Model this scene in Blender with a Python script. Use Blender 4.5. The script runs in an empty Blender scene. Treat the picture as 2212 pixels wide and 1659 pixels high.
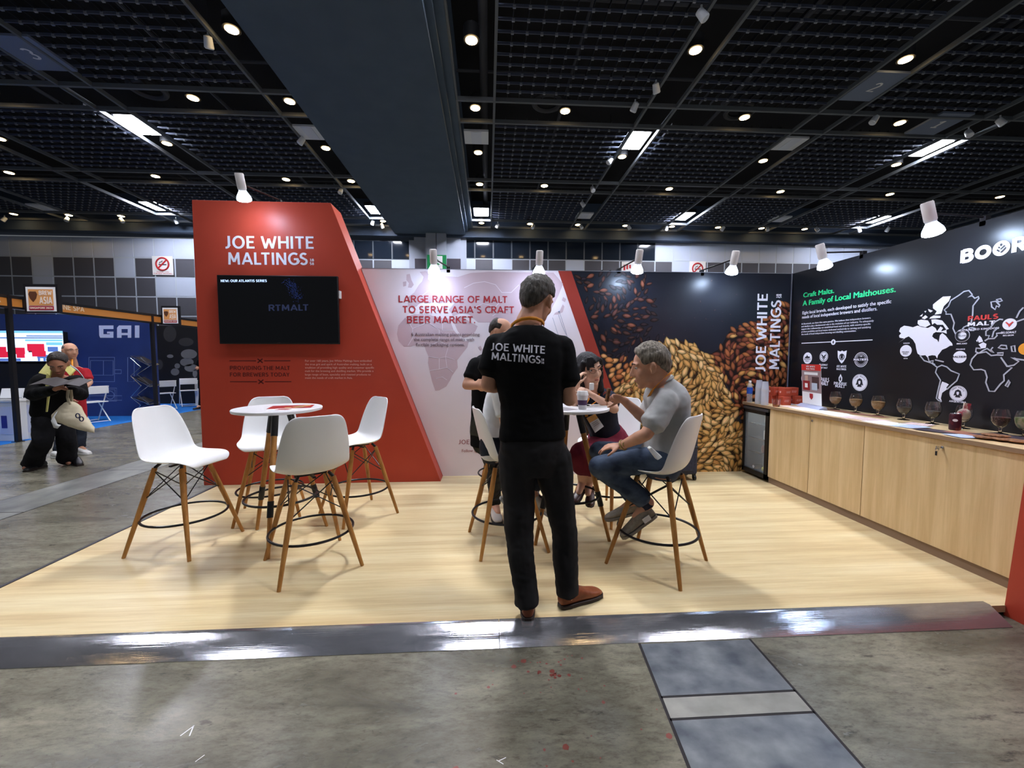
import bpy, bmesh, math, random
from mathutils import Vector, Matrix, noise, Euler
from mathutils.bvhtree import BVHTree
from mathutils.geometry import tessellate_polygon
SC = bpy.context.scene
COL = SC.collection
PI = math.pi
V = Vector
random.seed(7)

# ---------------------------------------------------------------- camera
F, CX, CY, H = 890.0, 1106.0, 829.5, 1.40          # focal length in pixels, frame centre, camera height above the stand floor
YAW = math.atan(52 / F)
PIT = math.atan(55.5 / math.hypot(F, 52))
_f = V((math.sin(YAW) * math.cos(PIT), math.cos(YAW) * math.cos(PIT), -math.sin(PIT)))
_r = V((math.cos(YAW), -math.sin(YAW), 0))
_u = _r.cross(_f)
cam_data = bpy.data.cameras.new('camera')
cam_data.sensor_width = 36.0
cam_data.lens = 36.0 * F / 2212
cam_data.clip_start = 0.05
cam_data.clip_end = 200
cam = bpy.data.objects.new('camera', cam_data)
COL.objects.link(cam)
cam.matrix_world = Matrix(((_r.x, _u.x, -_f.x, 0), (_r.y, _u.y, -_f.y, 0), (_r.z, _u.z, -_f.z, H), (0, 0, 0, 1)))
SC.camera = cam

# ---------------------------------------------------------------- world and exposure
world = bpy.data.worlds.new('hall_surroundings')
SC.world = world
world.use_nodes = True
world.node_tree.nodes['Background'].inputs[0].default_value = (0.84, 0.90, 1.0, 1)
world.node_tree.nodes['Background'].inputs[1].default_value = 0.13
SC.view_settings.view_transform = 'Standard'
SC.view_settings.look = 'None'
SC.view_settings.exposure = 0.0
SC.view_settings.gamma = 1.0
SC.view_settings.use_curve_mapping = False
LAMP, DOWN, BULB = 138.0, 40.0, 130.0               # radiance of the flood panels, the downlights and the stand's spot bulbs
HF = -0.06                                        # hall floor; the stand floor is z = 0
BW = 4.87                                         # the stand's back wall
RW = 3.70                                         # the stand's right wall
CZ = 8.0                                          # underside of the ceiling grid


# measurements taken from the photograph: a pixel on a known plane gives a point in metres
def _ray(x, y): return _r * ((x - CX) / F) + _u * ((CY - y) / F) + _f
def onz(x, y, z=0.0):
    d = _ray(x, y); return V((0, 0, H)) + d * ((z - H) / d.z)
def ony(x, y, Y):
    d = _ray(x, y); return V((0, 0, H)) + d * (Y / d.y)
def onx(x, y, X):
    d = _ray(x, y); return V((0, 0, H)) + d * (X / d.x)


# ---------------------------------------------------------------- object helpers
RM = {}                                            # inverse of each root's placement, for parts given in room coordinates
def tag(o, label, cat, group=None):
    o['label'] = label; o['category'] = cat
    if group: o['group'] = group
    return o
def thing(name, label, cat, loc=(0, 0, 0), rz=0.0, group=None, rot=None):
    o = bpy.data.objects.new(name, None); COL.objects.link(o)
    o.empty_display_size = 0.1
    o.location = loc; o.rotation_euler = rot or (0, 0, rz)
    RM[o] = (Matrix.Translation(V(loc)) @ o.rotation_euler.to_matrix().to_4x4()).inverted()
    return tag(o, label, cat, group)
def dup(o, loc, rz, label=None, group=None, parent=None):
    c = o.copy(); COL.objects.link(c)
    if parent is None:
        c.location = loc; c.rotation_euler = (0, 0, rz)
        if label: c['label'] = label
        if group: c['group'] = group
    else:
        c.parent = parent
    for k in KIDS.get(o, []): dup(k, None, None, parent=c)
    return c
KIDS = {}
def link(name, me, mat, parent=None, room=False):
    o = bpy.data.objects.new(name, me); COL.objects.link(o)
    for m in (mat if isinstance(mat, (list, tuple)) else [mat]):
        if m: me.materials.append(m)
    if parent:
        o.parent = parent
        KIDS.setdefault(parent, []).append(o)
        root = parent
        while root.parent: root = root.parent
        if root in RM:
            RM[o] = RM[root]
            if room: me.transform(RM[root])
    return o
def struct(o): o['kind'] = 'structure'; return o


class MB:
    """collects shapes into one mesh"""
    def __init__(s): s.bm = bmesh.new(); s.mi = 0
    def _new(s, vs, fs):
        bv = [s.bm.verts.new(v) for v in vs]
        for f in fs:
            try:
                fa = s.bm.faces.new([bv[i] for i in f]); fa.material_index = s.mi
            except ValueError: pass
        return s
    def box(s, a, b, M=None):
        vs = [V((x, y, z)) for x in (a[0], b[0]) for y in (a[1], b[1]) for z in (a[2], b[2])]
        if M is not None: vs = [M @ v for v in vs]
        return s._new(vs, [(0, 1, 3, 2), (4, 6, 7, 5), (0, 4, 5, 1), (2, 3, 7, 6), (0, 2, 6, 4), (1, 5, 7, 3)])
    def cbox(s, c, d, M=None):
        c = V(c); d = V(d) / 2
        return s.box(c - d, c + d, M)
    def poly(s, pts, n=None, t=0.0):
        """flat polygon; with n and t a slab from the polygon towards n*t"""
        pts = [V(p) for p in pts]; k = len(pts)
        if not t:
            return s._new(pts, [tuple(range(k))] if k < 5 else [tuple(q) for q in tessellate_polygon([pts])])
        off = V(n).normalized() * t
        vs = pts + [p + off for p in pts]
        return s._new(vs, [tuple(range(k)), tuple(range(2 * k - 1, k - 1, -1))] + [(i, i + k, (i + 1) % k + k, (i + 1) % k) for i in range(k)])
    def tube(s, pts, r, seg=10, closed=False, caps=True):
        pts = [V(p) for p in pts]; n = len(pts)
        rs = r if isinstance(r, (list, tuple)) else [r] * n
        rings = []; up = None
        for i, p in enumerate(pts):
            if closed: t = pts[(i + 1) % n] - pts[i - 1]
            else: t = pts[min(i + 1, n - 1)] - pts[max(i - 1, 0)]
            t.normalize()
            if up is None: up = t.orthogonal().normalized()
            else: up = (up - t * up.dot(t)); up = up.normalized() if up.length > 1e-6 else t.orthogonal().normalized()
            b = t.cross(up)
            rings.append([s.bm.verts.new(p + (up * math.cos(a) + b * math.sin(a)) * rs[i]) for a in [2 * PI * k / seg for k in range(seg)]])
        for i in range(n if closed else n - 1):
            A, B = rings[i], rings[(i + 1) % n]
            sh = 0
            if closed and i == n - 1: sh = min(range(seg), key=lambda q: (A[0].co - B[q].co).length)
            for k in range(seg):
                fa = s.bm.faces.new((A[k], A[(k + 1) % seg], B[(k + 1 + sh) % seg], B[(k + sh) % seg])); fa.material_index = s.mi
        if caps and not closed:
            for R in (rings[0][::-1], rings[-1]):
                fa = s.bm.faces.new(R); fa.material_index = s.mi
        return s
    def lathe(s, prof, c=(0, 0, 0), seg=28, M=None, caps=True):
        c = V(c); rings = []
        for r, z in prof:
            ring = []
            for k in range(seg):
                a = 2 * PI * k / seg
                v = c + V((r * math.cos(a), r * math.sin(a), z))
                ring.append(s.bm.verts.new(M @ v if M is not None else v))
            rings.append(ring)
        for A, B in zip(rings, rings[1:]):
            for k in range(seg):
                fa = s.bm.faces.new((A[k], A[(k + 1) % seg], B[(k + 1) % seg], B[k])); fa.material_index = s.mi
        if caps:
            for R in (rings[0][::-1], rings[-1]):
                fa = s.bm.faces.new(R); fa.material_index = s.mi
        return s
    def ell(s, c, ax, ay=None, az=None, u=14, v=9):
        """ellipsoid from three half-axis vectors (or three radii)"""
        c = V(c)
        if ay is None: ax, ay, az = V((ax[0], 0, 0)), V((0, ax[1], 0)), V((0, 0, ax[2]))
        top = s.bm.verts.new(c + az); bot = s.bm.verts.new(c - az); R = []
        for j in range(1, v):
            t = PI * j / v
            R.append([s.bm.verts.new(c + az * math.cos(t) + (ax * math.cos(2 * PI * i / u) + ay * math.sin(2 * PI * i / u)) * math.sin(t)) for i in range(u)])
        def F_(q): fa = s.bm.faces.new(q); fa.material_index = s.mi
        for i in range(u):
            k = (i + 1) % u
            F_((top, R[0][i], R[0][k])); F_((bot, R[-1][k], R[-1][i]))
            for A, B in zip(R, R[1:]): F_((A[i], B[i], B[k], A[k]))
        return s
    def ball(s, c, r, u=12, v=8): return s.ell(c, (r, r, r), u=u, v=v)
    def strip(s, pts, w, n, closed=False):
        """flat printed line on a wall with normal n"""
        pts = [V(p) for p in pts]; k = len(pts); n = V(n); R = []
        for i, p in enumerate(pts):
            a = pts[i - 1] if (i or closed) else p; b = pts[(i + 1) % k] if (i < k - 1 or closed) else p
            t = (b - a).normalized(); q = n.cross(t).normalized() * w / 2; R += [p + q, p - q]
        return s._new(R, [(2 * i, 2 * i + 1, (2 * i + 3) % (2 * k), (2 * i + 2) % (2 * k)) for i in range(k if closed else k - 1)])
    def cone(s, p0, p1, r0, r1, seg=14):
        """round-ended tapered limb"""
        p0, p1 = V(p0), V(p1); d = p1 - p0; L = d.length; d = d / max(L, 1e-6)
        pts, rs = [], []
        for a in (85, 60, 30): pts.append(p0 - d * r0 * math.sin(math.radians(a))); rs.append(r0 * math.cos(math.radians(a)))
        for k in range(5): pts.append(p0 + d * L * k / 4); rs.append(r0 + (r1 - r0) * k / 4)
        for a in (30, 60, 85): pts.append(p1 + d * r1 * math.sin(math.radians(a))); rs.append(r1 * math.cos(math.radians(a)))
        return s.tube(pts, rs, seg)
    def mesh(s, name, smooth=True, ang=38):
        bmesh.ops.recalc_face_normals(s.bm, faces=s.bm.faces)
        me = bpy.data.meshes.new(name); 
        if smooth:
            for f in s.bm.faces: f.smooth = True
            lim = math.radians(ang)
            for e in s.bm.edges:
                if len(e.link_faces) == 2 and e.calc_face_angle(0) > lim: e.smooth = False
        s.bm.to_mesh(me); s.bm.free()
        return me
    def build(s, name, mat, parent=None, room=False, bevel=0.0, seg=2, smooth=True, sub=0, ang=38):
        o = link(name, s.mesh(name, smooth, ang), mat, parent, room)
        if bevel:
            m = o.modifiers.new('bevel', 'BEVEL'); m.width = bevel; m.segments = seg; m.limit_method = 'ANGLE'; m.angle_limit = math.radians(40)
        if sub:
            m = o.modifiers.new('subdivision', 'SUBSURF'); m.levels = sub; m.render_levels = sub
        return o


# ---------------------------------------------------------------- materials
def lin(c):
    c /= 255.0
    return c / 12.92 if c <= 0.04045 else ((c + 0.055) / 1.055) ** 2.4
def rgb(r, g, b): return (lin(r), lin(g), lin(b), 1)
MATS = {}
def mat(name, col, rough=0.55, metal=0.0, spec=0.5, emit=0.0, alpha=1.0, trans=0.0, ior=1.45, coat=0.0):
    if name in MATS: return MATS[name]
    m = bpy.data.materials.new(name); m.use_nodes = True
    b = m.node_tree.nodes['Principled BSDF']
    b.inputs['Base Color'].default_value = rgb(*col)
    b.inputs['Roughness'].default_value = rough
    b.inputs['Metallic'].default_value = metal
    b.inputs['Specular IOR Level'].default_value = spec
    b.inputs['IOR'].default_value = ior
    b.inputs['Coat Weight'].default_value = coat
    if emit:
        b.inputs['Emission Color'].default_value = rgb(*col); b.inputs['Emission Strength'].default_value = emit
    b.inputs['Alpha'].default_value = alpha
    b.inputs['Transmission Weight'].default_value = trans
    MATS[name] = m
    return m
def N(m, kind, **kw):
    n = m.node_tree.nodes.new(kind)
    for k, v in kw.items():
        if hasattr(n, k): setattr(n, k, v)
        else: n.inputs[k.replace('_', ' ')].default_value = v
    return n
def L(m, a, b): m.node_tree.links.new(a, b)
def ramp(m, fac, stops):
    r = N(m, 'ShaderNodeValToRGB'); e = r.color_ramp.elements
    while len(e) < len(stops): e.new(0.5)
    for q, (p, c) in zip(e, stops): q.position = p; q.color = c
    L(m, fac, r.inputs[0]); return r.outputs[0]
def mapped(m, scale, rot=(0, 0, 0), coord='Object'):
    t = N(m, 'ShaderNodeTexCoord'); mp = N(m, 'ShaderNodeMapping')
    mp.inputs['Scale'].default_value = scale; mp.inputs['Rotation'].default_value = rot
    L(m, t.outputs[coord], mp.inputs[0]); return mp.outputs[0]
def bsdf(m): return m.node_tree.nodes['Principled BSDF']
def mix(m, fac, a, b, mode='MIX'):
    x = N(m, 'ShaderNodeMix', data_type='RGBA', blend_type=mode)
    for sock, v in ((x.inputs[0], fac), (x.inputs[6], a), (x.inputs[7], b)):
        if hasattr(v, 'links'): L(m, v, sock)
        else: sock.default_value = v
    return x.outputs[2]
def noisy(name, c0, c1, scale=(6, 6, 6), rough=0.6, bump=0.0, detail=4, spec=0.4, bscale=None, lo=0.35, hi=0.68, coat=0.0):
    if name in MATS: return MATS[name]
    m = mat(name, c0, rough, 0, spec, coat=coat)
    n = N(m, 'ShaderNodeTexNoise', Scale=1.0, Detail=detail)
    L(m, mapped(m, scale), n.inputs['Vector'])
    L(m, ramp(m, n.outputs[0], [(lo, rgb(*c0)), (hi, rgb(*c1))]), bsdf(m).inputs['Base Color'])
    if bump:
        b = N(m, 'ShaderNodeBump', Strength=bump, Distance=0.01)
        src = n.outputs[0]
        if bscale:
            n2 = N(m, 'ShaderNodeTexNoise', Scale=bscale, Detail=3); L(m, mapped(m, (1, 1, 1)), n2.inputs['Vector']); src = n2.outputs[0]
        L(m, src, b.inputs['Height']); L(m, b.outputs[0], bsdf(m).inputs['Normal'])
    return m


# ---------------------------------------------------------------- lettering
def _arc(cx, cy, rx, ry, a0, a1, n=12): return [(cx + rx * math.cos(math.radians(a0 + (a1 - a0) * i / n)), cy + ry * math.sin(math.radians(a0 + (a1 - a0) * i / n))) for i in range(n + 1)]
# capitals and figures drawn as strokes on a unit cap height: (advance width, strokes)
CAPS = {
    'A': (.70, [[(.03, 0), (.35, 1)], [(.35, 1), (.67, 0)], [(.15, .30), (.55, .30)]]),
    'B': (.62, [[(.08, 0), (.08, 1)], [(.08, .93)] + _arc(.32, .735, .19, .195, 90, -90) + [(.08, .54)], [(.08, .54)] + _arc(.34, .305, .21, .235, 90, -90) + [(.08, .07)]]),
    'C': (.62, [_arc(.42, .5, .35, .44, 50, 310, 20)]),
    'D': (.70, [[(.08, 0), (.08, 1)], [(.08, .93)] + _arc(.28, .5, .36, .43, 90, -90, 18) + [(.08, .07)]]),
    'E': (.54, [[(.08, 0), (.08, 1)], [(.08, .93), (.52, .93)], [(.08, .52), (.46, .52)], [(.08, .07), (.52, .07)]]),
    'F': (.52, [[(.08, 0), (.08, 1)], [(.08, .93), (.50, .93)], [(.08, .50), (.44, .50)]]),
    'G': (.68, [_arc(.42, .5, .35, .44, 52, 345, 22), [(.67, .50), (.67, .12)], [(.40, .47), (.72, .47)]]),
    'H': (.68, [[(.08, 0), (.08, 1)], [(.62, 0), (.62, 1)], [(.08, .52), (.62, .52)]]),
    'I': (.20, [[(.10, 0), (.10, 1)]]),
    'J': (.40, [[(.30, 1), (.30, .28)] + _arc(.08, .28, .22, .22, 0, -95, 9)]),
    'K': (.62, [[(.08, 0), (.08, 1)], [(.58, 1), (.10, .46)], [(.22, .58), (.60, 0)]]),
    'L': (.50, [[(.08, 0), (.08, 1)], [(.08, .07), (.48, .07)]]),
    'M': (.84, [[(.08, 0), (.12, 1)], [(.12, .97), (.41, .22)], [(.41, .22), (.70, .97)], [(.70, 1), (.74, 0)]]),
    'N': (.70, [[(.08, 0), (.08, 1)], [(.10, .97), (.60, .03)], [(.62, 0), (.62, 1)]]),
    'O': (.80, [_arc(.40, .5, .33, .44, 0, 360, 28)]),
    'P': (.60, [[(.08, 0), (.08, 1)], [(.08, .93)] + _arc(.33, .695, .21, .235, 90, -90) + [(.08, .46)]]),
    'Q': (.80, [_arc(.40, .5, .33, .44, 0, 360, 28), [(.45, .25), (.72, -.05)]]),
    'R': (.62, [[(.08, 0), (.08, 1)], [(.08, .93)] + _arc(.33, .705, .21, .225, 90, -90) + [(.08, .48)], [(.34, .46), (.58, 0)]]),
    'S': (.56, [_arc(.28, .72, .20, .21, 35, 180, 9) + [(.10, .63), (.28, .52), (.46, .40)] + _arc(.27, .28, .21, .22, 10, -150, 9)]),
    'T': (.58, [[(.29, 0), (.29, 1)], [(.0, .93), (.58, .93)]]),
    'U': (.66, [[(.08, 1), (.08, .33)] + _arc(.33, .33, .25, .27, 180, 360, 12) + [(.58, 1)]]),
    'V': (.66, [[(.03, 1), (.33, 0)], [(.33, 0), (.63, 1)]]),
    'W': (.98, [[(.04, 1), (.26, 0)], [(.26, 0), (.49, .80)], [(.49, .80), (.72, 0)], [(.72, 0), (.94, 1)]]),
    'X': (.62, [[(.04, 1), (.58, 0)], [(.58, 1), (.04, 0)]]),
    'Y': (.60, [[(.03, 1), (.30, .45)], [(.57, 1), (.30, .45)], [(.30, .48), (.30, 0)]]),
    'Z': (.56, [[(.04, .93), (.52, .93)], [(.50, .90), (.06, .10)], [(.04, .07), (.54, .07)]]),
    '.': (.18, [[(.09, 0), (.09, .15)]]), ':': (.18, [[(.09, 0), (.09, .15)], [(.09, .42), (.09, .57)]]), '\u2019': (.18, [[(.11, 1), (.07, .72)]]),
    '0': (.60, [_arc(.30, .5, .23, .44, 0, 360, 22)]), '1': (.40, [[(.24, 0), (.24, 1)], [(.24, .97), (.05, .80)], [(.06, .06), (.40, .06)]]),
    '2': (.56, [_arc(.27, .72, .20, .22, 160, -30, 10) + [(.07, .07), (.52, .07)]]), '4': (.58, [[(.42, 0), (.42, 1)], [(.42, .95), (.05, .30)], [(.05, .28), (.56, .28)]]),
    '5': (.56, [[(.48, .93), (.12, .93), (.10, .56)] + _arc(.26, .32, .22, .26, 110, -140, 12)]), '8': (.58, [_arc(.29, .74, .18, .19, 0, 360, 18), _arc(.29, .28, .22, .22, 0, 360, 18)]), '3': (.56, [_arc(.26, .74, .19, .19, 150, -80, 10), _arc(.26, .29, .21, .23, 80, -150, 12)]),
}
def caps_glyphs(s, w):
    vs, fs = [], []; x = 0.0
    for ci, ch in enumerate(s):
        if ch == ' ': x += .32; continue
        adv, strokes = CAPS[ch]
        for si, st in enumerate(strokes):
            n = len(st); closed = n > 3 and math.hypot(st[0][0] - st[-1][0], st[0][1] - st[-1][1]) < 1e-4
            b = len(vs)
            for i, (px, py) in enumerate(st):
                p = V(st[i - 1 if i else (-2 if closed else 0)]); q = V(st[i + 1] if i < n - 1 else (st[1] if closed else st[-1]))
                t = (q - p).normalized(); nrm = V((-t.y, t.x)); k = 1.0
                if 0 < i < n - 1:
                    a_ = (V(st[i]) - V(st[i - 1])).normalized(); k = 1 / max(.6, abs(nrm.dot(V((-a_.y, a_.x)))))
                for sg in (1, -1):
                    v = V((px, py)) + nrm * sg * w / 2 * k
                    vs.append(V((x + v.x, max(0, min(1, v.y)) if n == 2 else v.y, si * .00022)))
                if i: fs.append((b + 2 * i - 2, b + 2 * i - 1, b + 2 * i + 1, b + 2 * i))
        x += adv + .13 + {'LT': -.13, 'AT': -.08, 'TA': -.08, 'FT': -.06, 'RT': -.04}.get(s[ci:ci + 2], 0)
    return vs, fs
def glyphs(s, bold=0.0):
    if all(c in CAPS or c == ' ' for c in s):
        vs, fs = caps_glyphs(s, .135 + bold * 2.6); return [V((v.x * .682, v.y * .682, v.z)) for v in vs], fs
    cu = bpy.data.curves.new('t', 'FONT'); cu.body = s; cu.size = 1.0; cu.resolution_u = 3; cu.fill_mode = 'FRONT'
    o = bpy.data.objects.new('t', cu); COL.objects.link(o)
    me = bpy.data.meshes.new_from_object(o.evaluated_get(bpy.context.evaluated_depsgraph_get()))
    vs = [v.co.copy() for v in me.vertices]; fs = [tuple(p.vertices) for p in me.polygons]
    if bold > .004:                                 # heavier weight: the same outline printed with small shifts
        k = len(vs); d = bold * .8
        vs = [v + V((sx * d, sy * d * .6, q * .0002)) for q, (sx, sy) in enumerate(((0, 0), (1, 0), (-1, 0), (0, 1), (0, -1))) for v in vs]; fs = [tuple(i + q * k for i in f) for q in range(5) for f in fs]
    bpy.data.objects.remove(o); bpy.data.curves.remove(cu); bpy.data.meshes.remove(me)
    return vs, fs
def lines(mb, rows, n, lift=0.002, bold=0.0):
    """rows: (string, left end of baseline, right end of baseline, capital height, up vector)"""
    n = V(n).normalized()
    for s, a, b, h, up in rows:
        vs, fs = glyphs(s, bold)
        if not vs: continue
        x0 = min(v.x for v in vs); x1 = max(v.x for v in vs)
        ex = (V(b) - V(a)) / (x1 - x0); ey = V(up) * (h / 0.682)
        mb._new([V(a) + ex * (v.x - x0) + ey * v.y + n * (lift + v.z) for v in vs], fs)
    return mb
# ================================================================ the hall
WHITE = mat('white_plastic', (236, 236, 234), 0.32)
PAPER = mat('white_paper', (238, 238, 238), 0.6)
BLACK = mat('black_plastic', (20, 21, 24), 0.4)
BLACKM = mat('black_metal', (28, 26, 30), 0.35, 0.2)
STEEL = mat('steel', (190, 192, 196), 0.25, 1.0)
RED = noisy('red_print', (176, 64, 46), (181, 68, 49), (3, 3, 3), 0.42, spec=0.35)
GLASS = mat('clear_glass', (255, 255, 255), 0.03, trans=1.0, ior=1.45)
CLEAR = mat('clear_plastic', (235, 240, 245), 0.08, alpha=0.28)

# floor of the hall: stained polished concrete
M_CONC = mat('concrete', (120, 116, 106), 0.33, 0, 0.35)
def _concrete(m):
    n1 = N(m, 'ShaderNodeTexNoise', Scale=1.0, Detail=8, Roughness=0.62, Distortion=0.8); L(m, mapped(m, (1.1, 3.2, 1), (0, 0, 0.6)), n1.inputs['Vector'])
    n2 = N(m, 'ShaderNodeTexNoise', Scale=16.0, Detail=8, Roughness=0.78); L(m, mapped(m, (0.6, 1.7, 1), (0, 0, 0.9)), n2.inputs['Vector'])
    n3 = N(m, 'ShaderNodeTexNoise', Scale=62.0, Detail=5, Roughness=0.7, Distortion=0.6); L(m, mapped(m, (0.5, 1.2, 1), (0, 0, 0.7)), n3.inputs['Vector'])
    n4 = N(m, 'ShaderNodeTexNoise', Scale=9.0, Detail=5, Roughness=0.65); L(m, mapped(m, (0.55, 1.5, 1), (0, 0, 0.75)), n4.inputs['Vector'])
    a = ramp(m, n1.outputs[0], [(0.3, rgb(86, 82, 70)), (0.5, rgb(118, 114, 99)), (0.72, rgb(146, 141, 125))])
    b = ramp(m, n2.outputs[0], [(0.28, (0.42, 0.42, 0.42, 1)), (0.52, (1, 1, 1, 1)), (0.8, (1.3, 1.3, 1.28, 1))])
    c = ramp(m, n3.outputs[0], [(0.27, (0.30, 0.30, 0.32, 1)), (0.40, (0.92, 0.92, 0.92, 1)), (0.62, (1.1, 1.1, 1.08, 1))])
    d = ramp(m, n4.outputs[0], [(0.30, (0.30, 0.30, 0.36, 1)), (0.355, (1, 1, 1, 1))])
    k = mix(m, 0.85, a, b, 'MULTIPLY'); k = mix(m, 0.75, k, c, 'MULTIPLY'); k = mix(m, 0.7, k, d, 'MULTIPLY')
    L(m, k, bsdf(m).inputs['Base Color'])
    L(m, ramp(m, n1.outputs[0], [(0.3, (0.30,) * 3 + (1,)), (0.7, (0.19,) * 3 + (1,))]), bsdf(m).inputs['Roughness'])
    bsdf(m).inputs['Specular IOR Level'].default_value = 0.5
    bp = N(m, 'ShaderNodeBump', Strength=0.10, Distance=0.006); L(m, n3.outputs[0], bp.inputs['Height']); L(m, bp.outputs[0], bsdf(m).inputs['Normal'])
_concrete(M_CONC)
floor = struct(MB().box((-32, -4, HF - 0.2), (32, 22.4, HF)).build('floor', M_CONC))
# old red paint spots and a few marks lie on the concrete
M_SPOT = mat('old_red_paint', (122, 62, 52), 0.5)
mb = MB(); rs = random.Random(3)
for i in range(64):
    if i < 30: x, y = rs.gauss(0.29, 0.13), rs.uniform(1.70, 1.93)
    else: x, y = rs.gauss(0.22, 0.26), rs.uniform(1.2, 1.9)
    r = 0.0035 + 0.0105 * rs.random() ** 2.2; k = 11
    mb.poly([(x + r * rs.uniform(0.75, 1.2) * math.cos(2 * PI * q / k), y + r * rs.uniform(0.75, 1.2) * math.sin(2 * PI * q / k), HF + 0.0006) for q in range(k)])
o = mb.build('paint_spots', M_SPOT, floor); o['kind'] = 'stuff'
mb = MB()
for px, py, a, l in ((405, 1578, 1.1, .05), (414, 1578, 1.9, .05), (432, 1638, 1.0, .03), (1085, 1640, 0.4, .03), (1080, 1646, -0.6, .03), (1591, 1464, 0.3, .018)):
    p = onz(px, py, HF + 0.0006); d = V((math.cos(a), math.sin(a), 0)) * l / 2; e = V((-d.y, d.x, 0)) * 0.09
    mb.poly([p - d - e, p + d - e, p + d + e, p - d + e])
mb.build('chalk_marks', PAPER, floor)

# floor trench covers in front of the stand
M_PLATE = noisy('worn_plate', (74, 80, 88), (132, 136, 138), (7, 9, 5), 0.36, bump=0.1, detail=9, lo=0.3, hi=0.72)
M_PLATE2 = noisy('worn_pale_plate', (122, 122, 116), (158, 156, 148), (7, 9, 5), 0.45, bump=0.1, detail=9, lo=0.25)
M_SEAM = mat('dark_seam', (38, 34, 36), 0.8)
def plate(y0, y1, m, label, x0=lambda y: 0.712 + (y - 1.34) * 0.09, x1=lambda y: 1.335 + (y - 1.3) * 0.03):
    t = thing('trench_cover', label, 'floor cover', (0, 0, HF), group='trench covers in the hall floor')
    MB().poly([(x0(y0) + .006, y0 + .006, HF + .0015), (x1(y0) - .006, y0 + .006, HF + .0015), (x1(y1) - .006, y1 - .006, HF + .0015), (x0(y1) + .006, y1 - .006, HF + .0015)], (0, 0, -1), 0.02).build('plate', m, t, True)
    e = MB()
    for a, b in (((x0(y0), y0), (x0(y1), y1)), ((x1(y0), y0), (x1(y1), y1)), ((x0(y0), y0), (x1(y0), y0))):
        a, b = V(a + (HF + .0008,)), V(b + (HF + .0008,)); d = (b - a).normalized(); q = V((-d.y, d.x, 0)) * .007
        e.poly([a - q, b - q, b + q, a + q])
    e.build('seam', M_SEAM, t, True)
s1, s2 = onz(1560, 1500, HF).y, onz(1600, 1547, HF).y
plate(s1, 1.985, M_PLATE, 'large worn blue-grey trench cover touching the steel ramp')
plate(s2, s1, M_PLATE2, 'narrow pale strip cover between the two larger trench covers')
plate(1.0, s2, M_PLATE, 'mottled blue-grey trench cover nearest the camera')

M_PLATE3 = noisy('worn_aisle_plate', (104, 106, 104), (150, 150, 142), (5, 3, 5), 0.34, bump=0.1, detail=9, lo=0.3, hi=0.7)
for i, (y0, y1, w) in enumerate(((2.6, 4.1, 'nearest the camera'), (4.1, 5.6, 'second from the camera'), (5.6, 7.1, 'third from the camera'), (7.1, 8.6, 'farthest, beside the tower'))):
    plate(y0, y1, M_PLATE3, 'pale trench cover in the left aisle, ' + w, lambda y: -5.0, lambda y: -4.41)

# stand floor: pale wood vinyl with grain running along the stand
M_WOODF = mat('pale_wood_floor', (226, 202, 158), 0.38, 0, 0.4)
def _plank(m, sc, c, rot=(0, 0, 0)):
    n1 = N(m, 'ShaderNodeTexNoise', Scale=1.0, Detail=5, Roughness=0.6); L(m, mapped(m, sc, rot), n1.inputs['Vector'])
    n2 = N(m, 'ShaderNodeTexNoise', Scale=1.0, Detail=6, Roughness=0.7); L(m, mapped(m, tuple(q * 6 for q in sc), rot), n2.inputs['Vector'])
    a = ramp(m, n1.outputs[0], [(0.3, rgb(*c[0])), (0.5, rgb(*c[1])), (0.7, rgb(*c[2]))])
    b = ramp(m, n2.outputs[0], [(0.3, (0.80, 0.76, 0.70, 1)), (0.6, (1, 1, 1, 1))])
    L(m, mix(m, 0.6, a, b, 'MULTIPLY'), bsdf(m).inputs['Base Color'])
_plank(M_WOODF, (0.55, 11, 1), ((206, 178, 130), (224, 202, 154), (236, 220, 178)))
M_EDGE = mat('platform_edge', (42, 40, 48), 0.5)
stand_floor = MB().box((-2.975, 2.09, -0.04), (RW + .06, BW + .06, 0)).build('stand_floor', M_WOODF)
struct(stand_floor)
MB().box((-3.0, 2.09, HF), (-2.975, BW - .2, 0.004)).build('edge_trim', M_EDGE, stand_floor)

# bevelled stainless edging along the front of the stand
M_RAMP = mat('brushed_steel', (205, 205, 208), 0.16, 0.8)
def _ramp(m):
    n = N(m, 'ShaderNodeTexNoise', Scale=1.0, Detail=8, Roughness=0.7); L(m, mapped(m, (5, 26, 5)), n.inputs['Vector'])
    L(m, ramp(m, n.outputs[0], [(0.35, (0.09,) * 3 + (1,)), (0.7, (0.17,) * 3 + (1,))]), bsdf(m).inputs['Roughness'])
    n2 = N(m, 'ShaderNodeTexNoise', Scale=1.0, Detail=7, Roughness=0.75); L(m, mapped(m, (2.2, 9, 4)), n2.inputs['Vector'])
    L(m, ramp(m, n2.outputs[0], [(0.3, rgb(146, 146, 150)), (0.6, rgb(184, 184, 188))]), bsdf(m).inputs['Base Color'])
    n3 = N(m, 'ShaderNodeTexNoise', Scale=1.0, Detail=2); L(m, mapped(m, (1.5, 420, 420)), n3.inputs['Vector'])
    bp = N(m, 'ShaderNodeBump', Strength=0.5, Distance=0.0006); L(m, n3.outputs[0], bp.inputs['Height']); L(m, bp.outputs[0], bsdf(m).inputs['Normal'])
_ramp(M_RAMP)
rp = thing('ramp_strip', 'shiny stainless steel ramp strip along the front of the wooden stand floor', 'ramp', (0, 2.03, HF))
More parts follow.
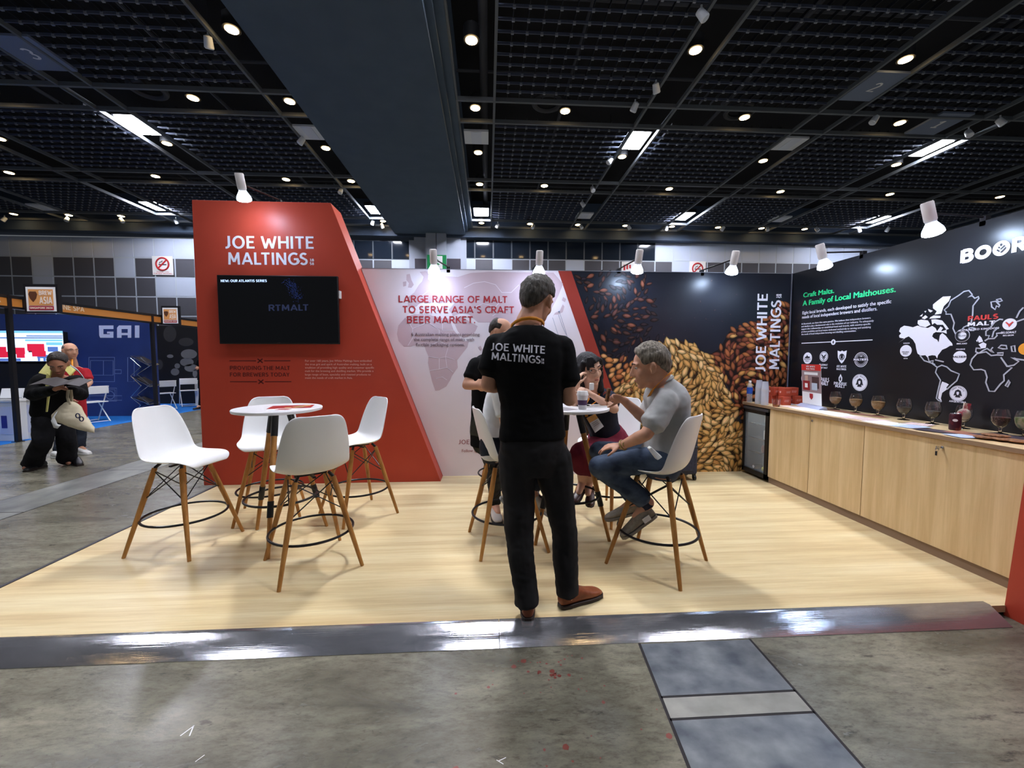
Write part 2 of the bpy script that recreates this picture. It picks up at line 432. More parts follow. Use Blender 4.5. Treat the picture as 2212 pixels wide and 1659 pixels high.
for k, (x0, x1) in enumerate(((-3.4, 0.052), (0.055, 2.84))):
    MB().poly([(x0, 2.128, 0.005), (x0, 2.095, 0.005), (x0, 1.988, HF + .003), (x0, 1.988, HF), (x0, 2.128, HF)], (1, 0, 0), x1 - x0).build('steel_section', M_RAMP, rp, True)

# ---------------------------------------------------------------- ceiling
M_VOID = mat('ceiling_void', (12, 12, 15), 0.9)
M_GRID = mat('grid_grey', (104, 110, 116), 0.45, 0.0)
M_BEAM = noisy('beam_paint', (80, 95, 112), (84, 99, 116), (2, 2, 2), 0.7, spec=0.2)
M_SOFF = mat('soffit_paint', (58, 72, 92), 0.75)
M_BLADE = mat('grille_blade', (80, 88, 108), 0.5)
struct(MB().box((-32, -4, 9.3), (32, 22.4, 9.5)).build('ceiling', M_VOID))
XC = [-19.45, -14.65, -9.95, None, 4.58, 9.35, 14.05, 18.75, 23.5]      # centres of the service channels across the hall
BAYS_X = [(-29, -24.6), (-23.8, -20.0), (-18.95, -15.2), (-14.2, -10.35), (-9.5, -5.6), (0.22, 4.16), (5.0, 8.85), (9.85, 13.6), (14.5, 18.3), (19.2, 23), (23.9, 28)]
BAYS_Y = [(7.22, 10.98), (11.92, 15.74), (16.62, 20.2)]
BX0, BX1 = -4.70, -0.92
# grid rails
mb = MB()
for y in (7.16, 10.98 - .03, 11.92, 15.74 - .03, 16.62, 20.2, 21.25):
    mb.box((-30, y, CZ - .05), (BX0, y + .07, CZ + .05)); mb.box((BX1 + .12, y, CZ - .05), (28, y + .07, CZ + .05))
for x in (-24.6, -23.87, -20.0, -19.02, -15.2, -14.27, -10.35, -9.57, -5.6, BX1 + .12, 0.16, 4.16, 4.95, 8.85, 9.8, 13.6, 14.45, 18.3, 19.15, 23.0, 23.85):
    mb.box((x, 4.5, CZ - .045), (x + .06, 21.3, CZ + .055))
struct(mb.build('trim_1', M_GRID, smooth=False))
# open-cell grilles, one per bay
def grille_mesh(w, d):
    mb = MB(); nx, ny = 13, 12
    for j in range(1, ny): mb.box((0, d * j / ny - .010, .02), (w, d * j / ny + .010, .075))
    mb.mi = 1
    for i in range(1, nx): mb.box((w * i / nx - .006, 0, .06), (w * i / nx + .006, d, .13))
    mb.mi = 2
    for i in range(1, nx):
        for j in range(1, ny): mb.cbox((w * i / nx, d * j / ny, .028), (.055, .036, .055))
    return mb.mesh('ceiling_grille', smooth=False)
GM = grille_mesh(3.85, 3.75); [GM.materials.append(q) for q in (M_BLADE, mat('grille_web', (34, 37, 46), .6), mat('grille_clip', (140, 146, 158), .5))]
for (x0, x1) in BAYS_X:
    for (y0, y1) in BAYS_Y:
        o = bpy.data.objects.new('ceiling_grille', GM); COL.objects.link(o); struct(o)
        o.location = (x0, y0 + .03, CZ); o.scale = ((x1 - x0) / 3.85, (y1 - y0) / 3.75, 1)
# ducts and pipes in the void
mb = MB()
mb.tube([(0.02 - .1, 3, 8.5), (0.02 - .1, 21, 8.5)], 0.1)
for y in (9.0, 11.3, 13.6, 18.4):
    mb.tube([(-29, y, 8.9), (28, y, 8.9)], 0.04, 8)
for x in (2.2, 6.9, 11.6, -7.6, -12.3, -17): mb.tube([(x, 3, 8.75), (x, 21, 8.75)], 0.05, 8)
for x, y in ((1.6, 11.25), (6.9, 11.3), (-8.5, 11.3)):
    mb.tube([(x + .36 * math.cos(a), y + .36 * math.sin(a), 8.15) for a in [2 * PI * k / 24 for k in range(24)]], 0.07, 8, closed=True)
struct(mb.build('trim_2', M_VOID.copy() if False else mat('pipe_grey', (58, 60, 66), 0.7)))
# the deep beam and its stepped flank
mb = MB(); BZ = 7.62
mb.box((-4.62, -3, BZ), (-1.12, 21.3, 9.4))
mb.box((-1.12, -3, BZ + .16), (-0.98, 21.3, 9.4))
mb.box((-0.98, -3, BZ + .30), (BX1 + .13, 21.3, 9.4))
struct(mb.build('ceiling_beam', M_BEAM, smooth=False))
# black band closing the ceiling above the far wall
zt = ony(1500, 526, 21.8).z
struct(MB().box((-32, 21.33, zt), (32, 22.3, 9.4)).build('trim_3', M_SOFF))

# ---------------------------------------------------------------- far wall of square panels
M_T1 = mat('tile_pale', (196, 206, 226), 0.45); M_T2 = mat('tile_dark', (84, 84, 92), 0.55)
M_T3 = mat('tile_window', (34, 42, 54), 0.08, 0, 0.6); M_TG = mat('tile_frame', (196, 206, 220), 0.4); M_TF = mat('tile_frame_dark', (92, 100, 108), 0.5)
WY = 21.8; TS = 0.955
def far_wall(x0, x1, rows, top, pick, name, y=WY):
    mb = MB(); n = int((x1 - x0) / TS) + 1
    for r in range(rows):
        for i in range(n):
            k = pick(i, r); X = x0 + i * TS; Z = top - (r + 1) * TS
            mb.mi = 3 if k != 2 else 4
            mb.box((X, y, Z), (X + TS, y + .1, Z + TS))
            g = .035
            mb.mi = k; mb.box((X + g, y - .012, Z + g), (X + TS - g, y + .02, Z + TS - g))
    mb.mi = 1; mb.box((x0, y + .1, HF), (x1, y + .2, top))
    return struct(mb.build(name, [M_T1, M_T2, M_T3, M_TG, M_TF], smooth=False))
xs = ony(1415, 560, WY).x; xm = ony(1010, 560, WY).x; xl = ony(888, 560, WY).x
x0l = ony(419, 520, WY).x - 28 * TS
def pl(i, r):
    j = i - 28
    if r == 0: return 0
    if (r == 1 and j in (-8, -4)) or (r == 2 and j in (-8, -2, -1)): return 0
    return 1
zl = ony(100, 511, WY).z
far_wall(x0l, x0l + 31 * TS, 8, zl, pl, 'wall_left')
n_ = math.floor((xl - (x0l + 31 * TS)) / TS)
far_wall(xl - n_ * TS, xl, 8, ony(850, 520, WY).z, lambda i, r: 2 if r == 0 else (0 if (i == n_ - 1 and r == 1) else 1), 'wall_centre')
nr = math.ceil((xs - xm) / TS)
def pr(i, r):
    if r == 0: return 2 if i < nr else 0
    if r == 1 and i in (0, 2, 6, nr + 1): return 0
    return 1
far_wall(xs - nr * TS, xs + 24 * TS, 8, zt, pr, 'wall_right')
# reflections' source: nothing painted; the central pier
def front(px0, px1, py0, py1, Y): a = ony(px0, py1, Y); b = ony(px1, py0, Y); return V((a.x, 0, a.z)), V((b.x, 0, b.z))
mb = MB()
for q, Y in (((897, 923, 507, 700), 21.5), ((922, 963, 498, 700), 21.1), ((963, 995, 508, 700), 21.5), ((886, 898, 519, 700), 21.7), ((995, 1007, 508, 700), 21.6)):
    a, b = front(*q, Y); mb.box((a.x, Y, 0), (b.x, 21.9, b.z))
struct(mb.build('trim_4', mat('pier_panel', (172, 180, 196), 0.5), smooth=False))
mb = MB()
for q in ((898, 923, 559, 700), (963, 995, 559, 700)):
    a, b = front(*q, 21.45); mb.box((a.x, 21.45, 0), (b.x, 21.6, b.z))
a, b = front(941.9, 942.6, 498, 550, 21.09); mb.box((a.x, 21.09, a.z), (b.x, 21.12, b.z))
struct(mb.build('trim_5', mat('pier_dark', (70, 66, 76), 0.55), smooth=False))

# signs fixed to the far wall
M_SIGNR = mat('sign_red', (190, 40, 48), 0.5); M_SIGNK = mat('sign_black', (30, 28, 40), 0.5); M_EXIT = mat('exit_green', (24, 128, 74), 0.5, emit=0.25)
def no_smoking(px0, px1, py0, py1, label):
    a, b = front(px0, px1, py0, py1, WY); w = b.x - a.x; c = V(((a.x + b.x) / 2, WY - .03, 0)); h = b.z - a.z
    t = thing('no_smoking_sign', label, 'sign', (c.x, WY, a.z), group='no smoking signs on the far wall')
    MB().box((a.x, WY - .04, a.z), (b.x, WY, b.z)).build('board', PAPER, t, True)
    cz = b.z - h * .42; R = w * .31; y = WY - .045
    mb = MB(); mb.tube([(c.x + R * math.cos(q), y, cz + R * math.sin(q)) for q in [2 * PI * k / 28 for k in range(28)]], w * .04, 6, closed=True)
    mb.box((-R, -.012, -w * .035), (R, .012, w * .035), Matrix.Translation((c.x, y, cz)) @ Matrix.Rotation(-PI / 4 - .0, 4, 'Y'))
    mb.build('prohibition_ring', M_SIGNR, t, True)
    mb = MB(); mb.box((c.x - R * .6, y - .004, cz - R * .18), (c.x + R * .62, y, cz - R * .02))
    mb.tube([(c.x - R * .5, y, cz + R * .1), (c.x - R * .3, y, cz + R * .35), (c.x - R * .1, y, cz + R * .3), (c.x + .0, y, cz + R * .55)], w * .018, 6)
    mb.build('cigarette_symbol', M_SIGNK, t, True)
    mb = MB(); lines(mb, [('THANK YOU', V((c.x - w * .3, y, a.z + h * .13)), V((c.x + w * .3, y, a.z + h * .13)), h * .06, V((0, 0, 1))), ('FOR NOT SMOKING', V((c.x - w * .44, y, a.z + h * .04)), V((c.x + w * .44, y, a.z + h * .04)), h * .06, V((0, 0, 1)))], (0, -1, 0))
    mb.build('lettering', M_SIGNR, t, True)
no_smoking(331.5, 373.5, 554, 594, 'no smoking sign on the tiled far wall left of the red tower')
no_smoking(1488, 1524, 565, 602, 'no smoking sign peeking above the malt grain wall')
a, b = front(923, 964, 551, 600, 21.05)
t = thing('exit_sign', 'green running man exit sign on the pale pier behind the map wall', 'sign', (a.x, 21.05, a.z))
MB().box((a.x, 21.04, a.z), (b.x, 21.1, b.z)).build('board', M_EXIT, t, True)
w = b.x - a.x; mb = MB(); z1 = b.z
mb.box((a.x + w * .50, 21.03, z1 - w * .95), (a.x + w * .80, 21.04, z1 - w * .06)); mb.build('doorway_symbol', PAPER, t, True)
mb = MB(); X, Y, Z = a.x + w * .5, 21.02, z1 - w * .3
mb.ball((X + .02, Y, Z + .02), w * .06)
for p in (((0, -.08), (-.06, -.3)), ((-.06, -.3), (.08, -.45)), ((.08, -.45), (.02, -.62)), ((-.06, -.3), (-.22, -.45)), ((-.22, -.45), (-.34, -.42)), ((-.02, -.12), (.14, -.2)), ((-.02, -.12), (-.18, -.2))):
    mb.tube([(X + p[0][0] * w, Y, Z + p[0][1] * w), (X + p[1][0] * w, Y, Z + p[1][1] * w)], w * .03, 6)
mb.build('running_figure', M_EXIT, t, True)
a, b = front(1342, 1382, 566, 600, WY)
t = thing('wall_notice', 'pale notice with red print half hidden behind the malt grain wall', 'sign', (a.x, WY, a.z))
MB().box((a.x, WY - .04, a.z), (b.x, WY, b.z)).build('board', PAPER, t, True)
mb = MB()
for k in range(3): mb.box((a.x + .1 + k * .15, WY - .045, b.z - .45 + .05 * k), (a.x + .2 + k * .15, WY - .04, b.z - .16))
mb.build('red_print', M_SIGNR, t, True)

# ---------------------------------------------------------------- ceiling fittings
M_LAMP = mat('flood_panel', (236, 240, 255), emit=LAMP)
M_LAMPS = mat('flood_panel_bright', (240, 242, 252), emit=LAMP * 1.75); M_LAMPM = mat('flood_panel_medium', (240, 242, 252), emit=LAMP * 1.2); M_LAMPD = mat('flood_panel_dimmed', (236, 240, 255), emit=LAMP * .42)
M_DOWN = mat('downlight_lens', (255, 214, 150), emit=DOWN)
M_FIT = mat('white_fitting', (232, 238, 246), 0.5)
M_HOUS = mat('black_housing', (26, 27, 30), 0.6)
def ordinal(n): return ['first', 'second', 'third', 'fourth', 'fifth', 'sixth', 'seventh', 'eighth', 'ninth', 'tenth'][n - 1]
def side(x, xsrt):
    l = sorted([q for q in xsrt if q < -2.8], reverse=True); r = sorted(q for q in xsrt if q > -2.8)
    return f'{ordinal(l.index(x) + 1)} left of the beam' if x < -2.8 else f'{ordinal(r.index(x) + 1)} right of the beam'
def flood(x, y, label=None, m=None):
    t = thing('flood_light', label or 'hall flood light', 'ceiling light', (x, y, CZ + .1), group='rectangular flood lights in the ceiling channels')
    MB().box((-.36, -.52, 0), (.36, .52, .16)).build('housing', M_HOUS, t)
    MB().box((-.32, -.48, -.025), (.32, .48, -.001)).build('diffuser', m or M_LAMP, t)
    return t
FL = [(-9.96, 12.9), (4.54, 12.9), (14.05, 12.8), (-14.6, 19.5), (-5.05, 19.4), (-0.28, 19.4), (9.24, 19.4), (18.7, 19.3)]
rows = {12.9: 'nearer row', 12.8: 'nearer row'}
for x, y in FL:
    rw = [q for q in FL if abs(q[1] - y) < .5]
    flood(x, y, f"bright rectangular flood light in the {'nearer' if y < 16 else 'far'} row, {side(x, [q[0] for q in rw])}")
DL = []
for y, xs_ in ((9.08, (-5.15, -.32, 4.5, 9.31)), (11.42, (-12.35, -7.5, -5.1, -.31, 2.1, 7.1, 11.65)), (13.8, (-14.74, -9.9, -5.1, -.29, 4.45, 9.28, 14.03)),
              (16.23, (-17.1, -12.1, -7.47, -5.1, -.29, 2.2, 7.13, 11.68, 16.3, 21.1)), (20.75, (-21.8, -19.4, -17.1, -12.2, -9.7, -7.4, -5.05, -.29, 2.1, 4.5, 6.9, 9.3, 11.7, 14.0, 16.3))):
    for x in xs_: DL.append((x, y))
RN = {9.08: 'the row nearest the camera', 11.42: 'the second row back', 13.8: 'the middle row', 16.23: 'the fourth row back', 20.75: 'the far row by the end wall'}
D0 = None
for x, y in DL:
    lab = f"round warm downlight in {RN[y]}, {side(x, [q[0] for q in DL if q[1] == y])}"
    if D0 is None:
        D0 = thing('downlight', lab, 'ceiling light', (x, y, CZ + .06), group='round downlights in the dark ceiling')
        MB().lathe([(.17, -.02), (.17, .25), (.12, .3)], seg=18).build('can', M_HOUS, D0)
        MB().lathe([(.125, -.03), (.125, -.024)], seg=18).build('lens', M_DOWN, D0)
    else: dup(D0, (x, y, CZ + .06), 0, lab)
# floods of the same hall grid behind and above the camera, outside the frame
for x, y, m in ((-7.5, 6.1, M_LAMPS), (-0.3, 5.8, M_LAMPS), (4.54, 1.4, M_LAMPM), (-5.05, 1.5, M_LAMPD), (-0.3, 1.5, M_LAMPD), (9.24, 4.5, M_LAMP)):
    flood(x, y, 'rectangular flood light above the stand, higher than the frame', m)
for x, y in ((-7.4, 1.45), (2.1, 1.45)): dup(D0, (x, y, CZ + .06), 0, 'round warm downlight above the stand, higher than the frame')
# pale square panels and dark numbered panels
P0 = None
for x, y, lab in ((-5.18, 12.87, 'pale square ceiling panel just left of the beam'), (-.32, 12.84, 'pale square ceiling panel just right of the beam'), (9.33, 12.65, 'pale ceiling panel in the second channel right of the beam'),
                  (4.5, 19.38, 'pale panel by the end wall in the first channel right of the beam'), (13.9, 19.3, 'pale panel by the end wall above the dark map wall'), (-19.5, 19.72, 'pale panel by the end wall at far left')):
    if P0 is None:
        P0 = thing('access_panel', lab, 'ceiling panel', (x, y, CZ + .02), group='pale square panels in the ceiling channels')
        MB().box((-.36, -.36, -.02), (.36, .36, .04)).build('panel_frame', M_FIT, P0); MB().box((-.15, -.33, -.03), (.15, .33, -.02)).build('panel_insert', mat('panel_grey', (222, 230, 244), .5), P0)
    else: dup(P0, (x, y, CZ + .02), 0, lab)
for x, y, s in ((-9.85, 9.95, '3'), (9.42, 9.93, '2'), (12.7, 11.33, '1')):
    t = thing('zone_board', {'3': 'grey ceiling board with a numeral at the far left of the ceiling', '2': 'grey ceiling board with a numeral beside the second channel downlight right of the beam', '1': 'grey ceiling board with a thin numeral stroke, rightmost of the ceiling boards'}[s], 'sign', (x, y, CZ))
    MB().box((-.46, -.52, -.02), (.46, .52, .03)).build('board', mat('board_grey', (120, 132, 156), .6), t)
    mb = MB(); lines(mb, [(s, V((-.1, .16, -.02)), V((.1, .16, -.02)), .34, V((0, -1, 0)))], (0, 0, -1), .004); mb.build('number', PAPER, t)
# small white spot heads on the grid
mbs = None; S0 = None
SPOTS = [(450, 88), (652, 303), (736, 412), (1515, 30), (1417, 188), (1372, 229), (1318, 346), (1280, 408), (1258, 440), (825, 487), (805, 480), (10, 473), (145, 473), (262, 475), (380, 477), (1075, 487), (1152, 489), (1255, 489), (1358, 490), (1440, 492), (1562, 493), (1658, 494), (1764, 495), (1856, 496), (1918, 495), (1890, 257), (2092, 287), (2160, 262)]
for i, (px, py) in enumerate(SPOTS):
    p = onz(px, py, CZ - .12)
    far = p.y > 18
    lab = None
    if far:
        fx = sorted(q[0] for q in SPOTS if onz(q[0], q[1], CZ - .12).y > 18)
        l = [q for q in fx if q < 900]; r = [q for q in fx if q > 900]
        lab = f"small white spot head by the end wall, {ordinal(len(l) - l.index(px)) + ' left' if px < 900 else ordinal(r.index(px) + 1) + ' right' if r.index(px) < 10 else 'last right'} of the beam"
    else:
        lab = {450: 'white spot head beside the nearest downlight left of the beam', 652: 'white spot head beside the pale panel left of the beam', 736: 'small white spot head above the red tower, left of the beam',
               1515: 'white spot head at the top of the picture, nearest the camera', 1417: 'pointed white spot head below the topmost one right of the beam', 1372: 'small round white fitting on the grid rail right of the beam',
               1318: 'white spot head beside the flood light right of the beam', 1280: 'white spot head in the first channel, just past its flood light', 1258: 'white spot head in the first channel before the pale panel',
               1890: 'white dome fitting in the second channel right of the beam', 2092: 'white spot head beside the flood light above the dark map wall', 2160: 'pale dome fitting at the far right of the ceiling'}.get(px, 'small white ceiling spot head')
    if S0 is None:
        S0 = thing('spot_head', lab, 'spotlight', p, 0.4, 'small white spot heads on the ceiling grid')
        MB().tube([(0, 0, .16), (0, 0, .02)], .02, 8).build('stem', M_FIT, S0)
        MB().tube([(0, 0, .15), (0, 0, 9.31 - CZ + .12)], .007, 6).build('drop_rod', M_HOUS, S0)
        MB().lathe([(.02, .1), (.075, .07), (.09, -.12), (.07, -.14)], seg=12, M=Matrix.Rotation(.6, 4, 'X')).build('head', M_FIT, S0)
    else: dup(S0, p, 0.4 + i * 1.3, lab)
# ================================================================ the stand's walls and their print
UP = V((0, 0, 1))
def P4(pts, f): return [f(*p) for p in pts]
def crop(ox, oy, s): return lambda x, y: (ox + x / s, oy + y / s)
def rows_on(plane, rws, up=UP):
    """(text, px left, px right, cap height in px): turned into metres on the plane"""
    out = []
    for s, a, b, h in rws:
        A, B = plane(*a), plane(*b)
        k = (plane(a[0], a[1] - h) - A).length
        out.append((s, A, B, k, up))
    return out
INK_W = mat('print_white', (232, 230, 240), 0.5)
INK_R = mat('print_red', (166, 44, 50), 0.5); INK_DR = mat('print_dark_red', (96, 28, 24), 0.5); INK_PK = mat('print_pale_pink', (226, 176, 168), 0.5)
INK_GY = mat('print_grey', (104, 84, 88), 0.5); INK_GR = mat('print_green', (40, 196, 122), 0.5)

# --- red tower
YT = 4.66
T = lambda x, y, Y=YT: ony(x, y, Y)
tower = thing('display_tower', 'tall red display tower with slanted right edge and a screen on its face', 'display wall', (-2.0, YT, 0))
a, b, c_, d = T(417, 433), T(714, 437), T(952, 1041), T(442, 1047)
tower_b, tower_c = b, c_
zb = (a.z + b.z) / 2
pts = [V((-3.135, YT, 0)), V((c_.x, YT, 0)), V((b.x, YT, zb)), V((a.x + .10, YT, zb))]
pts[3].x = -3.12
MB().poly(pts, (0, 1, 0), 0.31).build('tower_body', RED, tower, True, bevel=0.003, smooth=False)
n = (0, -1, 0)
mb = MB(); lines(mb, rows_on(T, [('JOE WHITE', (487.4, 536.7), (677.9, 537.6), 27), ('MALTINGS', (493.4, 571.6), (665.2, 572.4), 26.5)]), n, bold=.012)
lines(mb, rows_on(T, [('18', (669.5, 564.6), (678.5, 564.8), 5.6), ('58', (669.5, 572.4), (678.5, 572.6), 5.6)]), n, bold=.02)
mb.build('brand_lettering', INK_W, tower, True, smooth=False)
q = crop(400, 380, 3.318)
mb = MB(); lines(mb, rows_on(T, [('PROVIDING THE MALT', q(322, 1390), q(752, 1391), 8.6), ('FOR BREWERS TODAY', q(322, 1438), q(750, 1438), 8.6)]), n, bold=.01)
for y, xs_ in ((1325, ((318, 508), (567, 755))), (1475, ((322, 515), (572, 762)))):
    for x0, x1 in xs_:
        A, B = T(*q(x0, y)), T(*q(x1, y)); mb.box((A.x, YT - .002, A.z - .005), (B.x, YT - .001, A.z + .005))
    C_ = T(*q((xs_[0][1] + xs_[1][0]) / 2, y))
    for s in (1, -1): mb.box((-.035, -.002, -.007), (.035, -.001, .007), Matrix.Translation((C_.x, YT, C_.z)) @ Matrix.Rotation(s * .7, 4, 'Y'))
mb.build('slogan_lettering', INK_DR, tower, True, smooth=False)
txt = ['For over 160 years, Joe White Maltings have embodied', 'the true grit and spirit of Australian malting, built on a', 'tradition of providing high quality and customer specific', 'malt for the brewing and distilling market. We provide a', 'large range of base, specialty and roasted products to', 'meet the needs of craft market in Asia.']
mb = MB(); lines(mb, rows_on(T, [(s, q(860, y), q(r, y), 4.3) for s, y, r in zip(txt, (1332, 1357, 1381, 1405, 1430, 1454), (1337, 1337, 1355, 1350, 1330, 1200))]), n, bold=.008)
mb.build('paragraph_lettering', INK_PK, tower, True, smooth=False)

# --- screen on the tower
YS = 4.585
S_ = lambda x, y: ony(x, y, YS)
A, B = S_(474.4, 742.9), S_(728, 596.6); x0, x1, z0, z1 = (S_(468, 597).x + A.x) / 2, B.x + .005, A.z, B.z
tv = thing('television', 'large black flat screen mounted on the red tower', 'television', ((x0 + x1) / 2, YT, z0))
M_SCR = mat('screen_glass', (8, 8, 11), 0.12, 0, 0.5)
MB().box((x0, YS, z0), (x1, YS + .035, z1)).build('frame', BLACK, tv, True, bevel=.004)
MB().box((x0 + .01, YS - .003, z0 + .016), (x1 - .01, YS + .01, z1 - .01)).build('screen', M_SCR, tv, True, smooth=False)
MB().box((x0 + .3, YS + .035, z0 + .2), (x1 - .3, YT, z1 - .2)).build('wall_bracket', BLACKM, tv, True)
mb = MB(); lines(mb, rows_on(S_, [('NEW: OUR ATLANTIS SERIES', (477.5, 609.5), (577, 609.3), 5.2)]), n, .005, bold=.03); mb.build('caption', mat('screen_text', (190, 215, 255), emit=1.0), tv, True, smooth=False)
mb = MB(); lines(mb, rows_on(S_, [('RTMALT', (581, 671.9), (666.7, 671), 13.5)]), n, .005, bold=.02); mb.build('screen_title', mat('screen_blue', (40, 48, 78), emit=0.35), tv, True, smooth=False)
mb = MB(); rs = random.Random(5)
for k in range(320):
    t = rs.random(); p = S_(624 + 22 * t + rs.gauss(0, 6), 606 + 40 * t + rs.gauss(0, 4)); r = rs.uniform(.0012, .0035)
    mb.box((p.x - r, YS - .0045, p.z - r), (p.x + r, YS - .004, p.z + r))
o = mb.build('screen_speckle', mat('screen_speck', (24, 40, 92), emit=.4), tv, True, smooth=False); o['kind'] = 'stuff'
mb = MB(); lines(mb, rows_on(S_, [('LG', (600, 741), (606, 741), 2.4)]), n, .002); mb.build('maker_mark', INK_GY, tv, True, smooth=False)
p0, p1 = ony(727, 645, 4.62), ony(735, 628, 4.62)
t = thing('sensor_box', 'small white box poking out behind the right edge of the screen', 'sensor', (p1.x, YT, p0.z))
MB().box((p0.x, 4.61, p0.z), (p1.x, YT, p1.z)).build('case', WHITE, t, True, bevel=.004)
MB().box((p0.x + .012, 4.607, p0.z + .03), (p1.x - .012, 4.612, p0.z + .05)).build('slot', BLACK, t, True)

# --- pale map wall
B_ = lambda x, y: ony(x, y, BW)
ztop = 2.425
M_MAPW = noisy('map_print', (222, 210, 214), (228, 216, 220), (1.2, 1.2, 1.2), 0.30, spec=0.5)
xL = -1.6; sx0, sx1 = B_(1205.5, 587).x, B_(1356, 1023).x      # left edge of the red stripe, top and bottom
sw = B_(1234, 587).x - sx0
mapw = thing('map_wall', 'pale display wall printed with a faint map and red headline', 'display wall', (0.3, BW, 0))
k_ = (tower_b.x - tower_c.x) / zb; xL = tower_c.x + .004
MB().poly([(xL, BW, 0), (sx1, BW, 0), (sx0, BW, ztop), (xL + k_ * ztop, BW, ztop)], (0, 1, 0), .06).build('wall_panel', M_MAPW, mapw, True, smooth=False)
M_LAND = mat('map_land', (196, 172, 178), 0.34, spec=.45); M_LINE = mat('map_border', (226, 216, 222), 0.4)
g = crop(780, 480, 2.9615)
land = [[(240, 660), (285, 608), (330, 592), (395, 582), (440, 592), (470, 602), (520, 612), (560, 616), (575, 645), (592, 690), (622, 728), (655, 762), (690, 760), (680, 800), (640, 850), (615, 882), (618, 930), (580, 985), (570, 1010), (545, 1050), (500, 1075), (475, 1078), (455, 1020), (440, 960), (428, 900), (432, 860), (415, 820), (405, 790), (370, 776), (320, 795), (275, 797), (240, 760), (230, 715)],
        [(585, 622), (640, 600), (700, 640), (746, 665), (730, 700), (682, 735), (650, 742), (615, 690)],
        [(291, 335), (312, 330), (322, 370), (338, 400), (322, 420), (300, 418), (306, 390), (290, 370)], [(268, 382), (290, 378), (288, 408), (270, 412)],
        [(375, 318), (410, 313), (430, 318), (428, 365), (450, 385), (478, 378), (520, 345), (620, 350), (700, 325), (820, 318), (1000, 320), (1230, 322), (1292, 395), (1262, 470), (1215, 560), (1150, 602), (1060, 640), (1010, 610), (960, 690), (900, 640), (862, 700), (820, 640), (750, 640), (690, 590), (640, 580), (590, 600), (560, 560), (600, 520), (560, 500), (500, 520), (470, 490), (440, 520), (400, 500), (350, 540), (300, 540), (300, 480), (340, 450), (370, 400), (390, 380), (400, 350)],
        [(1292, 478), (1312, 492), (1304, 512), (1284, 500)], [(1290, 525), (1300, 540), (1290, 575), (1262, 590), (1236, 592), (1226, 605), (1240, 580), (1272, 565)], [(750, 800), (765, 790), (775, 815), (760, 820)], [(700, 900), (720, 870), (726, 900), (705, 960), (692, 940)]]
mb = MB()
for pl_ in land:
    mb.poly([B_(*g(*p)) + V((0, -.0012 - .0002 * land.index(pl_), 0)) for p in pl_])
mb.build('map_land', M_LAND, mapw, True, smooth=False)
mb = MB()
for ln in ([(285, 608), (330, 680), (330, 740), (300, 790)], [(395, 582), (430, 640), (500, 690), (500, 760), (440, 790)], [(520, 612), (520, 690), (592, 692)], [(500, 760), (560, 790), (640, 780)], [(560, 790), (540, 860), (600, 880)], [(432, 860), (500, 870), (540, 860), (550, 930), (590, 960)], [(440, 950), (500, 940), (550, 930)], [(480, 1000), (520, 990), (550, 1010)], [(330, 680), (430, 640)], [(500, 870), (500, 940)],
           [(660, 420), (720, 390), (790, 380), (860, 400), (900, 450), (960, 450), (1010, 400)], [(700, 560), (780, 520), (860, 540), (900, 500)], [(840, 600), (900, 560), (960, 570)], [(420, 440), (460, 430), (500, 450)], [(390, 470), (430, 440)], [(1010, 500), (1090, 440), (1180, 420)]):
    mb.strip([B_(*g(*p)) + V((0, -.0036, 0)) for p in ln], .006, (0, -1, 0))
mb.build('map_borders', M_LINE, mapw, True, smooth=False)
mb = MB()
for ln in ([(1262, 592), (1285, 660), (1312, 720)], [(1225, 610), (1250, 690), (1290, 800)], [(1270, 580), (1310, 700), (1340, 830)]):
    mb.strip([B_(*g(*p)) + V((0, -.004, 0)) for p in ln], .0044, (0, -1, 0))
p = B_(*g(1267, 572)); mb.ball(p, .011); mb.build('map_routes', mat('route_grey', (130, 134, 150), .5), mapw, True)
mb = MB(); lines(mb, rows_on(B_, [('LARGE RANGE OF MALT', (861.4, 653.2), (1095.7, 654.5), 15), ('TO SERVE ASIA\u2019S CRAFT', (870.2, 675.8), (1110.2, 676.6), 15), ('BEER MARKET.', (879.3, 697.8), (1026.5, 698), 15)]), n, .006, bold=.006)
mb.build('headline_lettering', INK_R, mapw, True, smooth=False)
mb = MB(); lines(mb, rows_on(B_, [('6 Australian malting plants providing', (888.7, 725.5), (1036, 725.6), 6.6), ('the complete range of malts with', (893.8, 736.5), (1024.1, 736.5), 6.6), ('flexible packaging options.', (898.2, 747.6), (1003.9, 747.6), 6.6)]), n, .006, bold=.006)
mb.build('body_lettering', INK_GY, mapw, True, smooth=False)
mb = MB(); lines(mb, rows_on(B_, [('JOEWHITE', (991, 959.5), (1058, 959), 9.5)]), n); lines(mb, rows_on(B_, [('Follow @joe', (997.8, 976.6), (1044, 976), 6)]), n, bold=.01)
mb.build('address_lettering', mat('print_rose', (150, 84, 86), .5), mapw, True, smooth=False)
MB().poly([(sx0, BW - .001, ztop), (sx0 + sw, BW - .001, ztop), (sx1 + sw, BW - .001, 0), (sx1, BW - .001, 0)]).build('red_stripe', mat('stripe_red', (150, 52, 40), .45), mapw, True, smooth=False)

